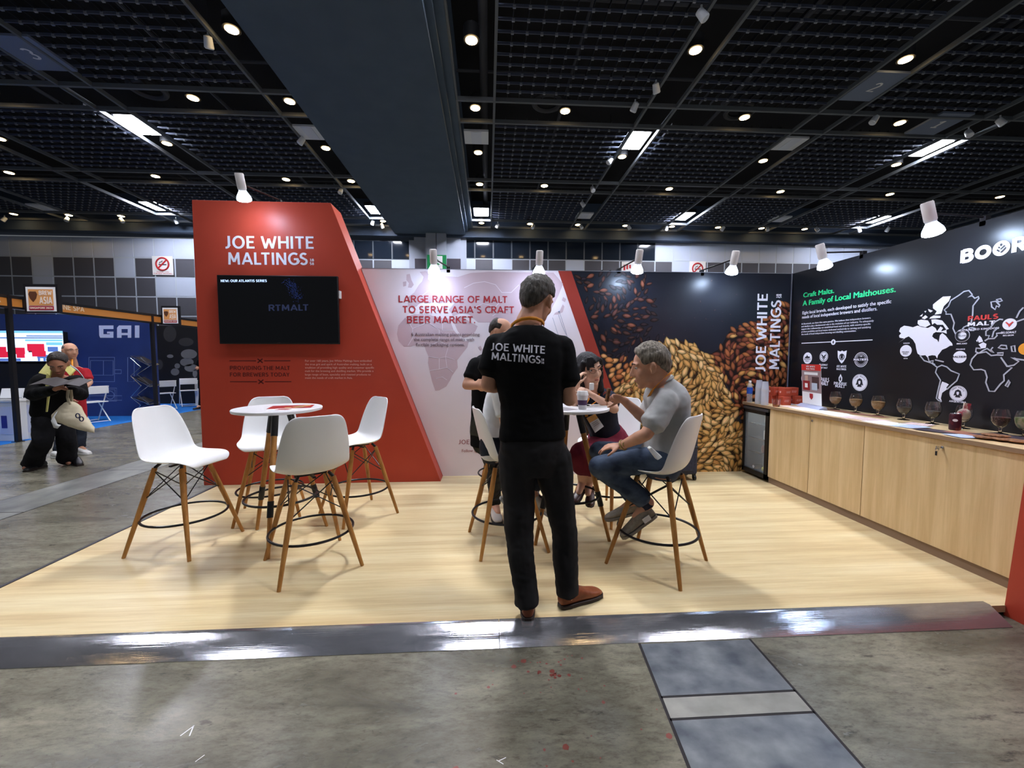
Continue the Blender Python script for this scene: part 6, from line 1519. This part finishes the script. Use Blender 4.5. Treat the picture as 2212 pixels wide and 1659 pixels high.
trousers(t, J, C_CHAR, (.106, .074, .064), 1.0, .009, .010, up_=.10, hem=.98)
M_TAN = noisy('tan_leather', (120, 62, 36), (142, 78, 48), (20, 20, 20), .45, bump=.2); M_SOLE = mat('dark_sole', (44, 32, 28), .6)
shoe(t, V((.208, 2.098, .001)), (.06, 1, 0), (0, 0, 1), .30, M_TAN, M_SOLE, hgt=.115); shoe(t, V((.395, 2.208, .001)), (.9, .42, 0), (0, 0, 1), .30, M_TAN, M_SOLE, mat('lace_pale', (190, 150, 120), .6), hgt=.115)
nk = J['nk']; P_ = []; W_ = []
for k in range(9):
    a = -1.75 + 3.5 * k / 8; P_.append(nk + V((.090 * math.sin(a), -.086 * math.cos(a) + .012, .030 - .050 * (1 - math.cos(a)) * .8 + .004 * math.sin(a)))); W_.append((math.sin(a) * .3, -math.cos(a) * .3, 1))
ribbon(t, P_, W_, .018, ORANGE, 'lanyard')

# --- 2. man in the grey polo shirt, sitting on the right stool, in profile
J = dict(hd=q_(1403, 793, 2.60), fwd=(-.93, .30, -.22), hup=(-.05, 0, 1), nk=q_(1426, 824, 2.66), ch=q_(1444, 876, 2.67), wa=q_(1440, 932, 2.69), pe=q_(1434, 980, 2.70),
         sl=q_(1440, 868, 2.50), sr=q_(1416, 862, 2.84), el=q_(1396, 938, 2.44), er=q_(1396, 908, 2.86), wl=q_(1342, 963, 2.58), wr=q_(1346, 864, 2.74),
         hl=q_(1428, 990, 2.60), hr=q_(1428, 983, 2.80), kl=q_(1296, 1008, 2.72), kr=q_(1294, 975, 3.02), al=q_(1400, 1086, 2.64), ar=q_(1372, 1082, 2.94), tl=(-.72, .15, -.62), tr=(-.9, .1, -.3))
tp, B = figure('person in a grey polo shirt and jeans sitting on the right stool, raising a snack', J, SKIN, 1.0, .0062, 1.12, {'l': ((-.95, .3, -.1), (-.2, .3, -1), .32), 'r': ((-.93, -.05, .22), (-.1, -.75, -.65), .62)})
hair_cap(tp, J['hd'], B, 1.12, hair_mat('hair_silver_brown', (58, 50, 40), (160, 150, 134)), back=-.092, side=-.016, front=.060, th=.020, curl=.008, cf=30)
POLO = [(-.03, .176, .136), (.03, .178, .142), (.12, .176, .142), (.33, .168, .136), (.55, .176, .130), (.72, .186, .136), (.84, .180, .128), (.93, .135, .104), (.985, .080, .078)]
ps = shirt(tp, J, C_GREY, POLO, 1.03, .74, (.072, .076), .010, .009)
mb = MB(); c = J['nk'] + V((-.010, 0, .004)); mb.tube([c + V((.082 * math.cos(a), .080 * math.sin(a), .030 * math.cos(a))) for a in [2 * PI * k / 28 for k in range(28)]], .013, 8, closed=True); mb.build('collar', C_GREY, ps, True)
trousers(tp, J, C_JEAN, (.092, .078, .062), 1.0, .010, .006, hem=.93)
mb = MB(); a_, b_ = q_(1396, 962, 2.55), q_(1436, 1000, 2.50); mb.poly([q_(1402, 970, 2.53), q_(1407, 965, 2.53), q_(1432, 988, 2.49), q_(1421, 995, 2.49)], (0, 1, 0), .04); mb.build('undershirt_hem', C_WHT, tp, True, bevel=.006)
M_SUE = noisy('taupe_suede', (132, 124, 112), (152, 144, 130), (40, 40, 40), .8); M_SGR = mat('grey_sole', (124, 118, 108), .7)
hl_ = J['al'] + V((.062, 0, -.022)); sh1 = shoe(tp, hl_ + V((.0, 0, -.065)), (-.74, .05, -.52), (-.55, 0, .8), .285, M_SUE, M_SGR, PAPER)
MB().cbox((0, 0, 0), (.055, .006, .035), Matrix.Translation(hl_ + V((-.085, -.040, -.075))) @ Matrix.Rotation(-.6, 4, 'Y')).build('side_patch', WHITE, sh1, True)
shoe(tp, J['ar'] + V((.05, 0, -.085)), (-.9, .05, -.22), (-.2, 0, 1), .28, M_SUE, M_SGR)
MB().tube([J['al'].lerp(J['kl'], .12), J['al'] + V((0, 0, -.03))], [.046, .044], 14).build('sock', mat('sock_navy', (34, 38, 54), .9), tp, True)
mb = MB(); w = J['wl']; dd = (w - J['el']).normalized(); pp = dd.orthogonal().normalized(); qq = dd.cross(pp)
mb.tube([w - dd * .015 + (pp * math.cos(a) + qq * math.sin(a)) * .031 for a in [2 * PI * k / 24 for k in range(24)]], .006, 8, closed=True); mb.lathe([(.016, 0), (.016, .008)], M=Matrix.Translation(w - dd * .015 + V((0, -.030, .012))) @ Matrix.Rotation(PI / 2, 4, 'X')); mb.build('watch', mat('watch_gold', (190, 164, 110), .3, .8), tp, True)
ribbon(tp, [q_(1452, 804, 2.62), q_(1446, 807, 2.555), q_(1436, 815, 2.53), q_(1422, 829, 2.525), q_(1410, 842, 2.54), q_(1402, 856, 2.57)], [(.2, 0, 1), (.45, 0, .9), (.7, 0, .75), (.75, 0, .65), (.85, 0, .5), (.95, 0, .3)], .024, ORANGE, 'lanyard')
p = q_(1313, 853, 2.70); tt = thing('snack_bar', 'thin brown snack held up by the person in the grey polo', 'food', p, 0, rot=(.1, .12, .3)); MB().box((-.010, -.012, -.045), (.010, .012, .045)).build('biscuit', M_COOK, tt, bevel=.004)

# --- 3. woman in maroon, sitting behind the table
J = dict(hd=q_(1274, 799, 3.28), fwd=(.30, -.94, -.12), hup=(-.16, 0, 1), nk=q_(1281, 842, 3.38), ch=q_(1291, 880, 3.44), wa=q_(1304, 922, 3.54), pe=q_(1314, 956, 3.60),
         sl=q_(1317, 857, 3.40), sr=q_(1248, 855, 3.34), el=q_(1327, 884, 3.27), er=q_(1241, 888, 3.24), wl=q_(1278, 853, 3.10), wr=q_(1247, 834, 3.16),
         hl=q_(1336, 966, 3.58), hr=q_(1292, 966, 3.54), kl=q_(1282, 985, 3.24), kr=q_(1254, 980, 3.22), al=q_(1272, 1042, 3.38), ar=q_(1258, 1040, 3.36), tl=(-.3, -.9, -.4), tr=(-.5, -.8, -.4))
tw, B = figure('person with black bobbed hair and glasses, maroon skirt, leaning on the table', J, SKIN2, .93, .0065, 1.08, {'l': ((-.85, -.2, .35), (-.2, .8, -.3), .5), 'r': ((.15, .05, 1), (.7, .2, 0), .55)}, FEM, brow=(28, 24, 24), glasses=True, arm=(.046, .040, .025))
BLKH = hair_mat('hair_black', (14, 13, 15), (34, 32, 36)); s = 1.08; Pw = lambda x, y, z: J['hd'] + B @ (V((x, y, z)) * s)
mb = MB(); 
def he(x, y, z, a, b, d): mb.ell(Pw(x, y, z), B @ V((a * s, 0, 0)), B @ V((0, b * s, 0)), B @ V((0, 0, d * s)), 18, 12)
he(0, -.030, .040, .092, .098, .096); he(0, -.070, -.04, .080, .048, .100)
for k in (-1, 1): mb.cone(Pw(k * .082, -.005, .03), Pw(k * .090, -.012, -.075), .026 * s, .030 * s); mb.cone(Pw(k * .075, .030, .065), Pw(k * .086, .018, -.035), .020 * s, .016 * s)
mb.cone(Pw(-.076, -.02, -.05), Pw(-.074, .012, -.165), .036 * s, .030 * s); mb.cone(Pw(-.06, -.07, -.06), Pw(-.05, -.06, -.15), .05 * s, .04 * s); mb.cone(Pw(.06, -.07, -.06), Pw(.06, -.05, -.13), .05 * s, .035 * s)
for i in range(7): x = -.055 + .018 * i; mb.cone(Pw(x * .6 + .01, .060, .098), Pw(x, .086 - abs(x) * .35, .058 - .006 * i * (i > 3) + .004 * (6 - i)), .015 * s, .010 * s, 8)
link('hair', organic(mb, .007, 3, 'hair', .003, 30), BLKH, tw, True)
SHW = [(.04, .152, .118), (.1, .148, .112), (.33, .136, .102), (.55, .150, .120), (.72, .156, .116), (.84, .152, .100), (.93, .108, .078), (.97, .080, .066)]
shw = shirt(tw, J, C_NAVY, SHW, .98, .66, (.060, .060), .010, .005)
mb = MB(); 
for a, b in (((1306, 846, 3.30), (1311, 852, 3.30)), ((1303, 853, 3.30), (1309, 846, 3.30)), ((1304, 849, 3.30), (1311, 849, 3.30))): mb.tube([q_(*a), q_(*b)], .004, 5)
mb.build('embroidered_crest', mat('crest_red', (150, 70, 60), .7), shw, True)
mb = MB(); loft(mb, spine_rings(J, [(-.30, .180, .135), (-.1, .188, .140), (.08, .168, .124), (.24, .142, .108)], .008, 1))
for s_ in 'lr':
    mb.cone(J['h' + s_], J['k' + s_], .108, .090); k = J['k' + s_]; mb.cone(k, k.lerp(J['a' + s_], .42), .090, .082)
mb.cone((J['hl'] + J['hr']) / 2, (J['kl'] + J['kr']) / 2, .11, .085); mb.cone((J['kl'] + J['kr']) / 2, ((J['kl'] + J['kr']) / 2).lerp((J['al'] + J['ar']) / 2, .42), .085, .08)
link('skirt', organic(mb, .010, 5, 'skirt', .006), C_MAR, tw, True)
M_LOAF = mat('loafer_brown', (62, 34, 30), .35)
for s_, d in (('l', (-.25, -.85, -.35)), ('r', (-.55, -.75, -.3))): shoe(tw, J['a' + s_] + V((.03, .05, -.075)), d, (0, -.25, 1), .235, M_LOAF, M_SOLE, hgt=.07)
nk = J['nk']; ribbon(tw, [nk + V((-.055, .03, .02)), nk + V((-.062, -.045, -.02)), nk + V((-.055, -.085, -.07)), q_(1262, 880, 3.20), q_(1266, 900, 3.16)], [(1, .3, .3)] * 5, .016, ORANGE, 'lanyard'); ribbon(tw, [nk + V((.05, .03, .02)), nk + V((.045, -.05, -.02)), nk + V((.0, -.10, -.09)), q_(1268, 880, 3.19), q_(1268, 900, 3.16)], [(1, -.3, .3)] * 5, .016, ORANGE, 'lanyard')
cn = [q_(1266.9, 903, 3.15), q_(1285.8, 894, 3.15), q_(1304.4, 921.2, 3.15), q_(1285.4, 935.2, 3.15)]
bd = MB().poly(cn, (0, 1, 0), .002).build('name_badge', PAPER, tw, True, smooth=False); L2 = lambda a, b, k: a.lerp(b, k)
MB().poly([p + V((0, -.0012, 0)) for p in (cn[0], cn[1], L2(cn[1], cn[2], .34), L2(cn[0], cn[3], .34))]).build('orange_band', mat('badge_orange', (224, 168, 96), .5), bd, True, smooth=False)
mb = MB()
for k in (.45, .55, .64): a, b = L2(cn[0], cn[3], k), L2(cn[1], cn[2], k); mb.tube([L2(a, b, .2) + V((0, -.001, 0)), L2(a, b, .8) + V((0, -.001, 0))], .0016, 4)
mb.build('printed_lines', INK_GY, bd, True)
p = q_(1278, 835, 3.06); tt = thing('white_gadget', 'small white object in the fingers of the woman in the maroon skirt', 'device', p, .3); MB().cbox((0, 0, 0), (.035, .02, .055)).build('case', WHITE, tt, bevel=.006)

# --- 4. man in the white t-shirt on the left stool, mostly hidden
J = dict(hd=V((.24, 3.05, 1.40)), fwd=(.95, -.05, -.25), nk=V((.145, 3.06, 1.215)), ch=V((.095, 3.06, 1.08)), wa=V((.06, 3.07, .92)), pe=V((.06, 3.07, .775)), sl=V((.12, 3.25, 1.165)), sr=V((.085, 2.87, 1.155)), el=V((.20, 3.28, .95)), er=V((.125, 2.83, .93)), wl=V((.42, 3.2, 1.08)), wr=V((.36, 2.97, 1.06)),
         hl=V((.12, 3.17, .74)), hr=V((.12, 2.98, .74)), kl=V((.52, 3.20, .70)), kr=V((.52, 3.02, .70)), al=V((.33, 3.13, .37)), ar=V((.13, 3.02, .42)), tl=(.7, -.1, -.6), tr=(.5, 0, -.8))
t, B = figure('person in a white t-shirt sitting on the left stool, mostly hidden behind the standing man', J, SKIN2, 1.0, .011, 1.0)
hair_cap(t, J['hd'], B, 1.0, hair_mat('hair_brown', (52, 40, 32), (84, 66, 52)))
shirt(t, J, C_WHT, sc=.98, sleeve=.68, voxel=.011, wr=.007); trousers(t, J, C_DJEAN, (.094, .078, .060), 1.0, .011, .006, hem=.92)
M_SNK = noisy('white_sneaker', (206, 206, 204), (222, 222, 220), (30, 30, 30), .7); M_SSO = mat('sneaker_sole', (170, 172, 172), .6)
shoe(t, J['al'] + V((-.03, .0, -.085)), (.82, -.18, -.52), (.5, 0, .85), .28, M_SNK, M_SSO, mat('lace_grey', (150, 154, 158), .7)); shoe(t, J['ar'] + V((-.05, 0, -.06)), (.6, -.1, -.75), (.75, 0, .6), .28, M_SNK, M_SSO, mat('lace_grey', (150, 154, 158), .7))

# --- 5. balding man standing behind with folded arms
J = dict(hd=q_(1083, 720, 3.58), fwd=(.86, -.40, -.28), nk=q_(1066, 764, 3.62), ch=q_(1058, 810, 3.62), wa=q_(1056, 862, 3.62), pe=q_(1056, 918, 3.62), sr=q_(1028, 788, 3.50), sl=q_(1098, 786, 3.76), er=q_(1008, 832, 3.44), wr=q_(1050, 833, 3.34), el=q_(1112, 834, 3.66), wl=q_(1062, 828, 3.38),
         hr=q_(1044, 935, 3.58), hl=q_(1072, 935, 3.68), kr=q_(1066, 1010, 3.57), kl=q_(1090, 1006, 3.68), ar=V((.058, 3.60, .095)), al=V((.20, 3.72, .095)), tr=(.25, -1, 0), tl=(.5, -.85, 0))
t, B = figure('person with a balding head standing behind, black t-shirt, arms folded, dark patterned trousers', J, SKIN, 1.0, .011, 1.06, {'r': ((.95, .1, .1), (0, .9, .1), .5), 'l': ((-.9, -.3, 0), (.1, .9, 0), .5)})
hair_cap(t, J['hd'], B, 1.06, hair_mat('hair_dark', (34, 28, 26), (58, 48, 42)), back=-.06, side=-.005, front=.07, th=.008, curl=.002, bald=1.0)
shirt(t, J, C_BLACK, sc=1.0, sleeve=.66, voxel=.011, wr=.006); trousers(t, J, C_CAMO, (.095, .070, .052), 1.0, .011, .006)
shoe(t, V((.04, 3.67, .001)), (.16, -1, 0), (0, 0, 1), .29, mat('sneaker_cream', (206, 196, 184), .7), BLACK, BLACK); shoe(t, V((.16, 3.80, .001)), (.5, -.85, 0), (0, 0, 1), .29, mat('sneaker_cream', (206, 196, 184), .7), BLACK, BLACK)

# --- 6. man in the black and yellow jacket reading across the aisle
f1, f2 = onz(82, 1014, HF), onz(150, 1006, HF)
J = dict(hd=q_(126, 786, 5.42), fwd=(.42, -.66, -.60), nk=q_(119, 812, 5.58), ch=q_(115, 832, 5.64), wa=q_(112, 856, 5.68), pe=q_(111, 880, 5.70), sr=q_(82, 826, 5.55), sl=q_(166, 822, 5.72), er=q_(72, 852, 5.42), wr=q_(118, 842, 5.20), el=q_(174, 852, 5.58), wl=q_(150, 842, 5.24),
         hr=q_(96, 890, 5.66), hl=q_(130, 890, 5.76), kr=q_(92, 952, 5.58), kl=q_(145, 948, 5.80), ar=f1 + V((-.10, .03, .07)), al=f2 + V((-.08, .06, .07)), tr=(.1, -1, 0), tl=(.75, -.65, 0))
t, B = figure('person in a black jacket with yellow collar standing in the aisle, reading a magazine', J, SKIN3, .98, .012, 1.12, {'r': ((.8, -.3, .3), (.2, .2, 1), .4), 'l': ((-.5, -.7, .3), (0, .2, 1), .4)})
hair_cap(t, J['hd'], B, 1.12, hair_mat('hair_dark_thin', (30, 26, 24), (70, 60, 54)), front=.085, th=.012)
js = shirt(t, J, C_BLACK, [(-.22, .190, .142), (-.1, .192, .142), (.1, .186, .135), (.33, .182, .130), (.55, .192, .132), (.72, .200, .130), (.84, .190, .118), (.93, .135, .095), (.98, .080, .075)], 1.0, .6, (.082, .080), .012, .008, 'jacket', long=True, wrist=.055)
YEL = cloth('yellow_collar', (222, 214, 130), (234, 226, 150)); nk = J['nk']
mb = MB(); mb.poly([q_(102, 782, 5.52), q_(112, 790, 5.40), q_(108, 812, 5.36), q_(82, 806, 5.42)], (0, 1, 0), .02); mb.poly([q_(144, 786, 5.48), q_(162, 800, 5.50), q_(150, 812, 5.46), q_(140, 800, 5.42)], (0, 1, 0), .02); mb.build('collar', YEL, js, True, bevel=.006)
mb = MB(); mb.poly([q_(100, 805, 5.38), q_(107, 808, 5.38), q_(105, 840, 5.36), q_(97, 838, 5.36)], (0, 1, 0), .02); mb.poly([q_(102, 848, 5.44), q_(107, 848, 5.44), q_(101, 890, 5.50), q_(98, 890, 5.50)], (0, 1, 0), .015); mb.build('zip_facing', YEL, js, True, bevel=.004)
ribbon(t, [q_(152, 790, 5.62), q_(168, 800, 5.62), q_(180, 814, 5.60), q_(184, 822, 5.56)], [(.5, 0, -1)] * 4, .05, mat('stripe_white', (206, 220, 232), .7), 'shoulder_stripe')
trousers(t, J, C_DK, (.112, .098, .100), 1.0, .012, .012, hem=1.0)
for p, d in ((f1, (.1, -1, 0)), (f2, (.75, -.65, 0))): shoe(t, p + V((-.05, .15, .001)), d, (0, 0, 1), .29, BLACK, M_SOLE)
p = q_(134, 829, 5.12); mg = thing('magazine', 'open dark magazine held by the person in the black jacket', 'magazine', p, rot=(.22, .06, .35))
for s_ in (-1, 1): MB().poly([(0, -.14, 0), (s_ * .10, -.14, .035), (s_ * .21, -.14, .012), (s_ * .21, .14, .012), (s_ * .10, .14, .035), (0, .14, 0)] if s_ > 0 else [(0, .14, 0), (-.10, .14, .035), (-.21, .14, .012), (-.21, -.14, .012), (-.10, -.14, .035), (0, -.14, 0)], (0, 0, 1), .006).build('page_block', mat('magazine_print', (50, 44, 46), .6), mg, smooth=False)
tb = thing('tote_bag', 'cream canvas tote bag hanging from the reading person\u2019s hands', 'bag', q_(150, 905, 5.15))
M_TOTE = cloth('cream_canvas', (206, 194, 164), (222, 210, 182)); mb = MB(); Yt = 5.15
loft(mb, [(q_(151, 868, Yt), V((.035, 0, 0)), V((0, .03, 0))), (q_(148, 882, Yt), V((.13, 0, .02)), V((0, .05, 0))), (q_(150, 900, Yt), V((.19, 0, -.03)), V((0, .075, 0))), (q_(158, 915, Yt), V((.23, 0, -.06)), V((0, .07, 0))), (q_(163, 923, Yt), V((.21, 0, -.07)), V((0, .04, 0)))], e=2.2)
link('bag_body', organic(mb, .012, 3, 'bag_body', .012, 7), M_TOTE, tb, True)
ribbon(tb, [q_(147, 842, 5.2), q_(146, 858, 5.14), q_(150, 874, 5.11)], [(1, 0, 0)] * 3, .035, M_TOTE, 'strap'); ribbon(tb, [q_(153, 842, 5.22), q_(155, 858, 5.2), q_(154, 874, 5.18)], [(1, 0, 0)] * 3, .035, M_TOTE, 'strap'); ribbon(tb, [q_(122, 890, 5.1), q_(114, 905, 5.08), q_(120, 920, 5.06), q_(128, 922, 5.06)], [(.7, 0, .7)] * 4, .06, C_WHT, 'inner_cloth')
mb = MB()
for u_, v_ in ((168, 898), (176, 905)): mb.tube([q_(u_, v_, Yt - .085) + V((.022 * math.cos(a), 0, .026 * math.sin(a))) for a in [2 * PI * k / 12 for k in range(12)]], .006, 6, closed=True)
mb.build('printed_mark', mat('mark_navy', (50, 52, 80), .6), tb, True)

# --- 7. man in the red shirt behind him
g1, g2 = onz(128, 990, HF), onz(178, 981, HF)
J = dict(hd=q_(152, 759, 6.55), fwd=(.9, -.35, -.05), nk=q_(156, 790, 6.62), ch=q_(155, 822, 6.65), wa=q_(154, 856, 6.66), pe=q_(153, 892, 6.66), sr=q_(134, 802, 6.56), sl=q_(184, 804, 6.75), er=q_(128, 842, 6.5), wr=q_(150, 862, 6.35), el=q_(194, 826, 6.70), wl=q_(178, 842, 6.42), hr=q_(142, 900, 6.62), hl=q_(166, 900, 6.72), kr=q_(136, 945, 6.60), kl=q_(172, 942, 6.72), ar=g1 + V((-.05, .06, .10)), al=g2 + V((-.08, .05, .10)), tr=(.9, -.3, 0), tl=(.95, -.3, 0))
t, B = figure('person with a shaved head and red shirt standing behind the reading person', J, SKIN, 1.0, .013, 1.05)
hair_cap(t, J['hd'], B, 1.05, hair_mat('hair_stubble', (96, 88, 84), (130, 120, 114)), th=.002, curl=.0, bald=1.0)
rs_ = shirt(t, J, C_RED, sc=1.03, sleeve=.7, voxel=.013, wr=.006); trousers(t, J, C_DJEAN, (.098, .082, .072), 1.0, .013, .008)
for p, d in ((g1, (.9, -.3, 0)), (g2, (.95, -.3, 0))): shoe(t, p + V((-.14, .05, .001)), d, (0, 0, 1), .30, M_SNK, WHITE)
ribbon(t, [q_(155, 776, 6.5), q_(156, 790, 6.44), q_(158, 830, 6.40)], [(1, 0, 0)] * 3, .03, ORANGE, 'lanyard')

# --- 8. man half hidden by the red tower
YH = onz(436, 884, HF).y; h1 = onz(434, 884, HF)
J = dict(hd=q_(444, 752, YH), fwd=(-.8, -.5, -.1), nk=q_(443, 770, YH), ch=q_(443, 786, YH), wa=q_(443, 804, YH), pe=q_(443, 824, YH), sr=q_(452, 776, YH + .1), sl=q_(432, 776, YH - .05), er=q_(456, 796, YH), wr=q_(444, 798, YH - .3), el=q_(427, 794, YH - .05), wl=q_(424, 797, YH - .35), hr=q_(448, 830, YH), hl=q_(438, 830, YH), kr=q_(447, 855, YH), kl=q_(436, 855, YH), ar=V((h1.x + .16, YH + .1, .05)), al=V((h1.x, YH, .05)), tr=(-.3, -.9, 0), tl=(-.3, -.9, 0))
t, B = figure('person in dark clothes half hidden by the left edge of the red tower', J, SKIN, 1.0, .016, 1.0)
hair_cap(t, J['hd'], B, 1.0, BLKH); shirt(t, J, C_DK, sc=1.0, sleeve=.7, voxel=.016); trousers(t, J, C_BLACK, voxel=.016)
for p in (J['al'], J['ar']): shoe(t, V((p.x, p.y + .08, HF + .013)), (-.3, -.9, 0), (0, 0, 1), .28, BLACK, M_SOLE)
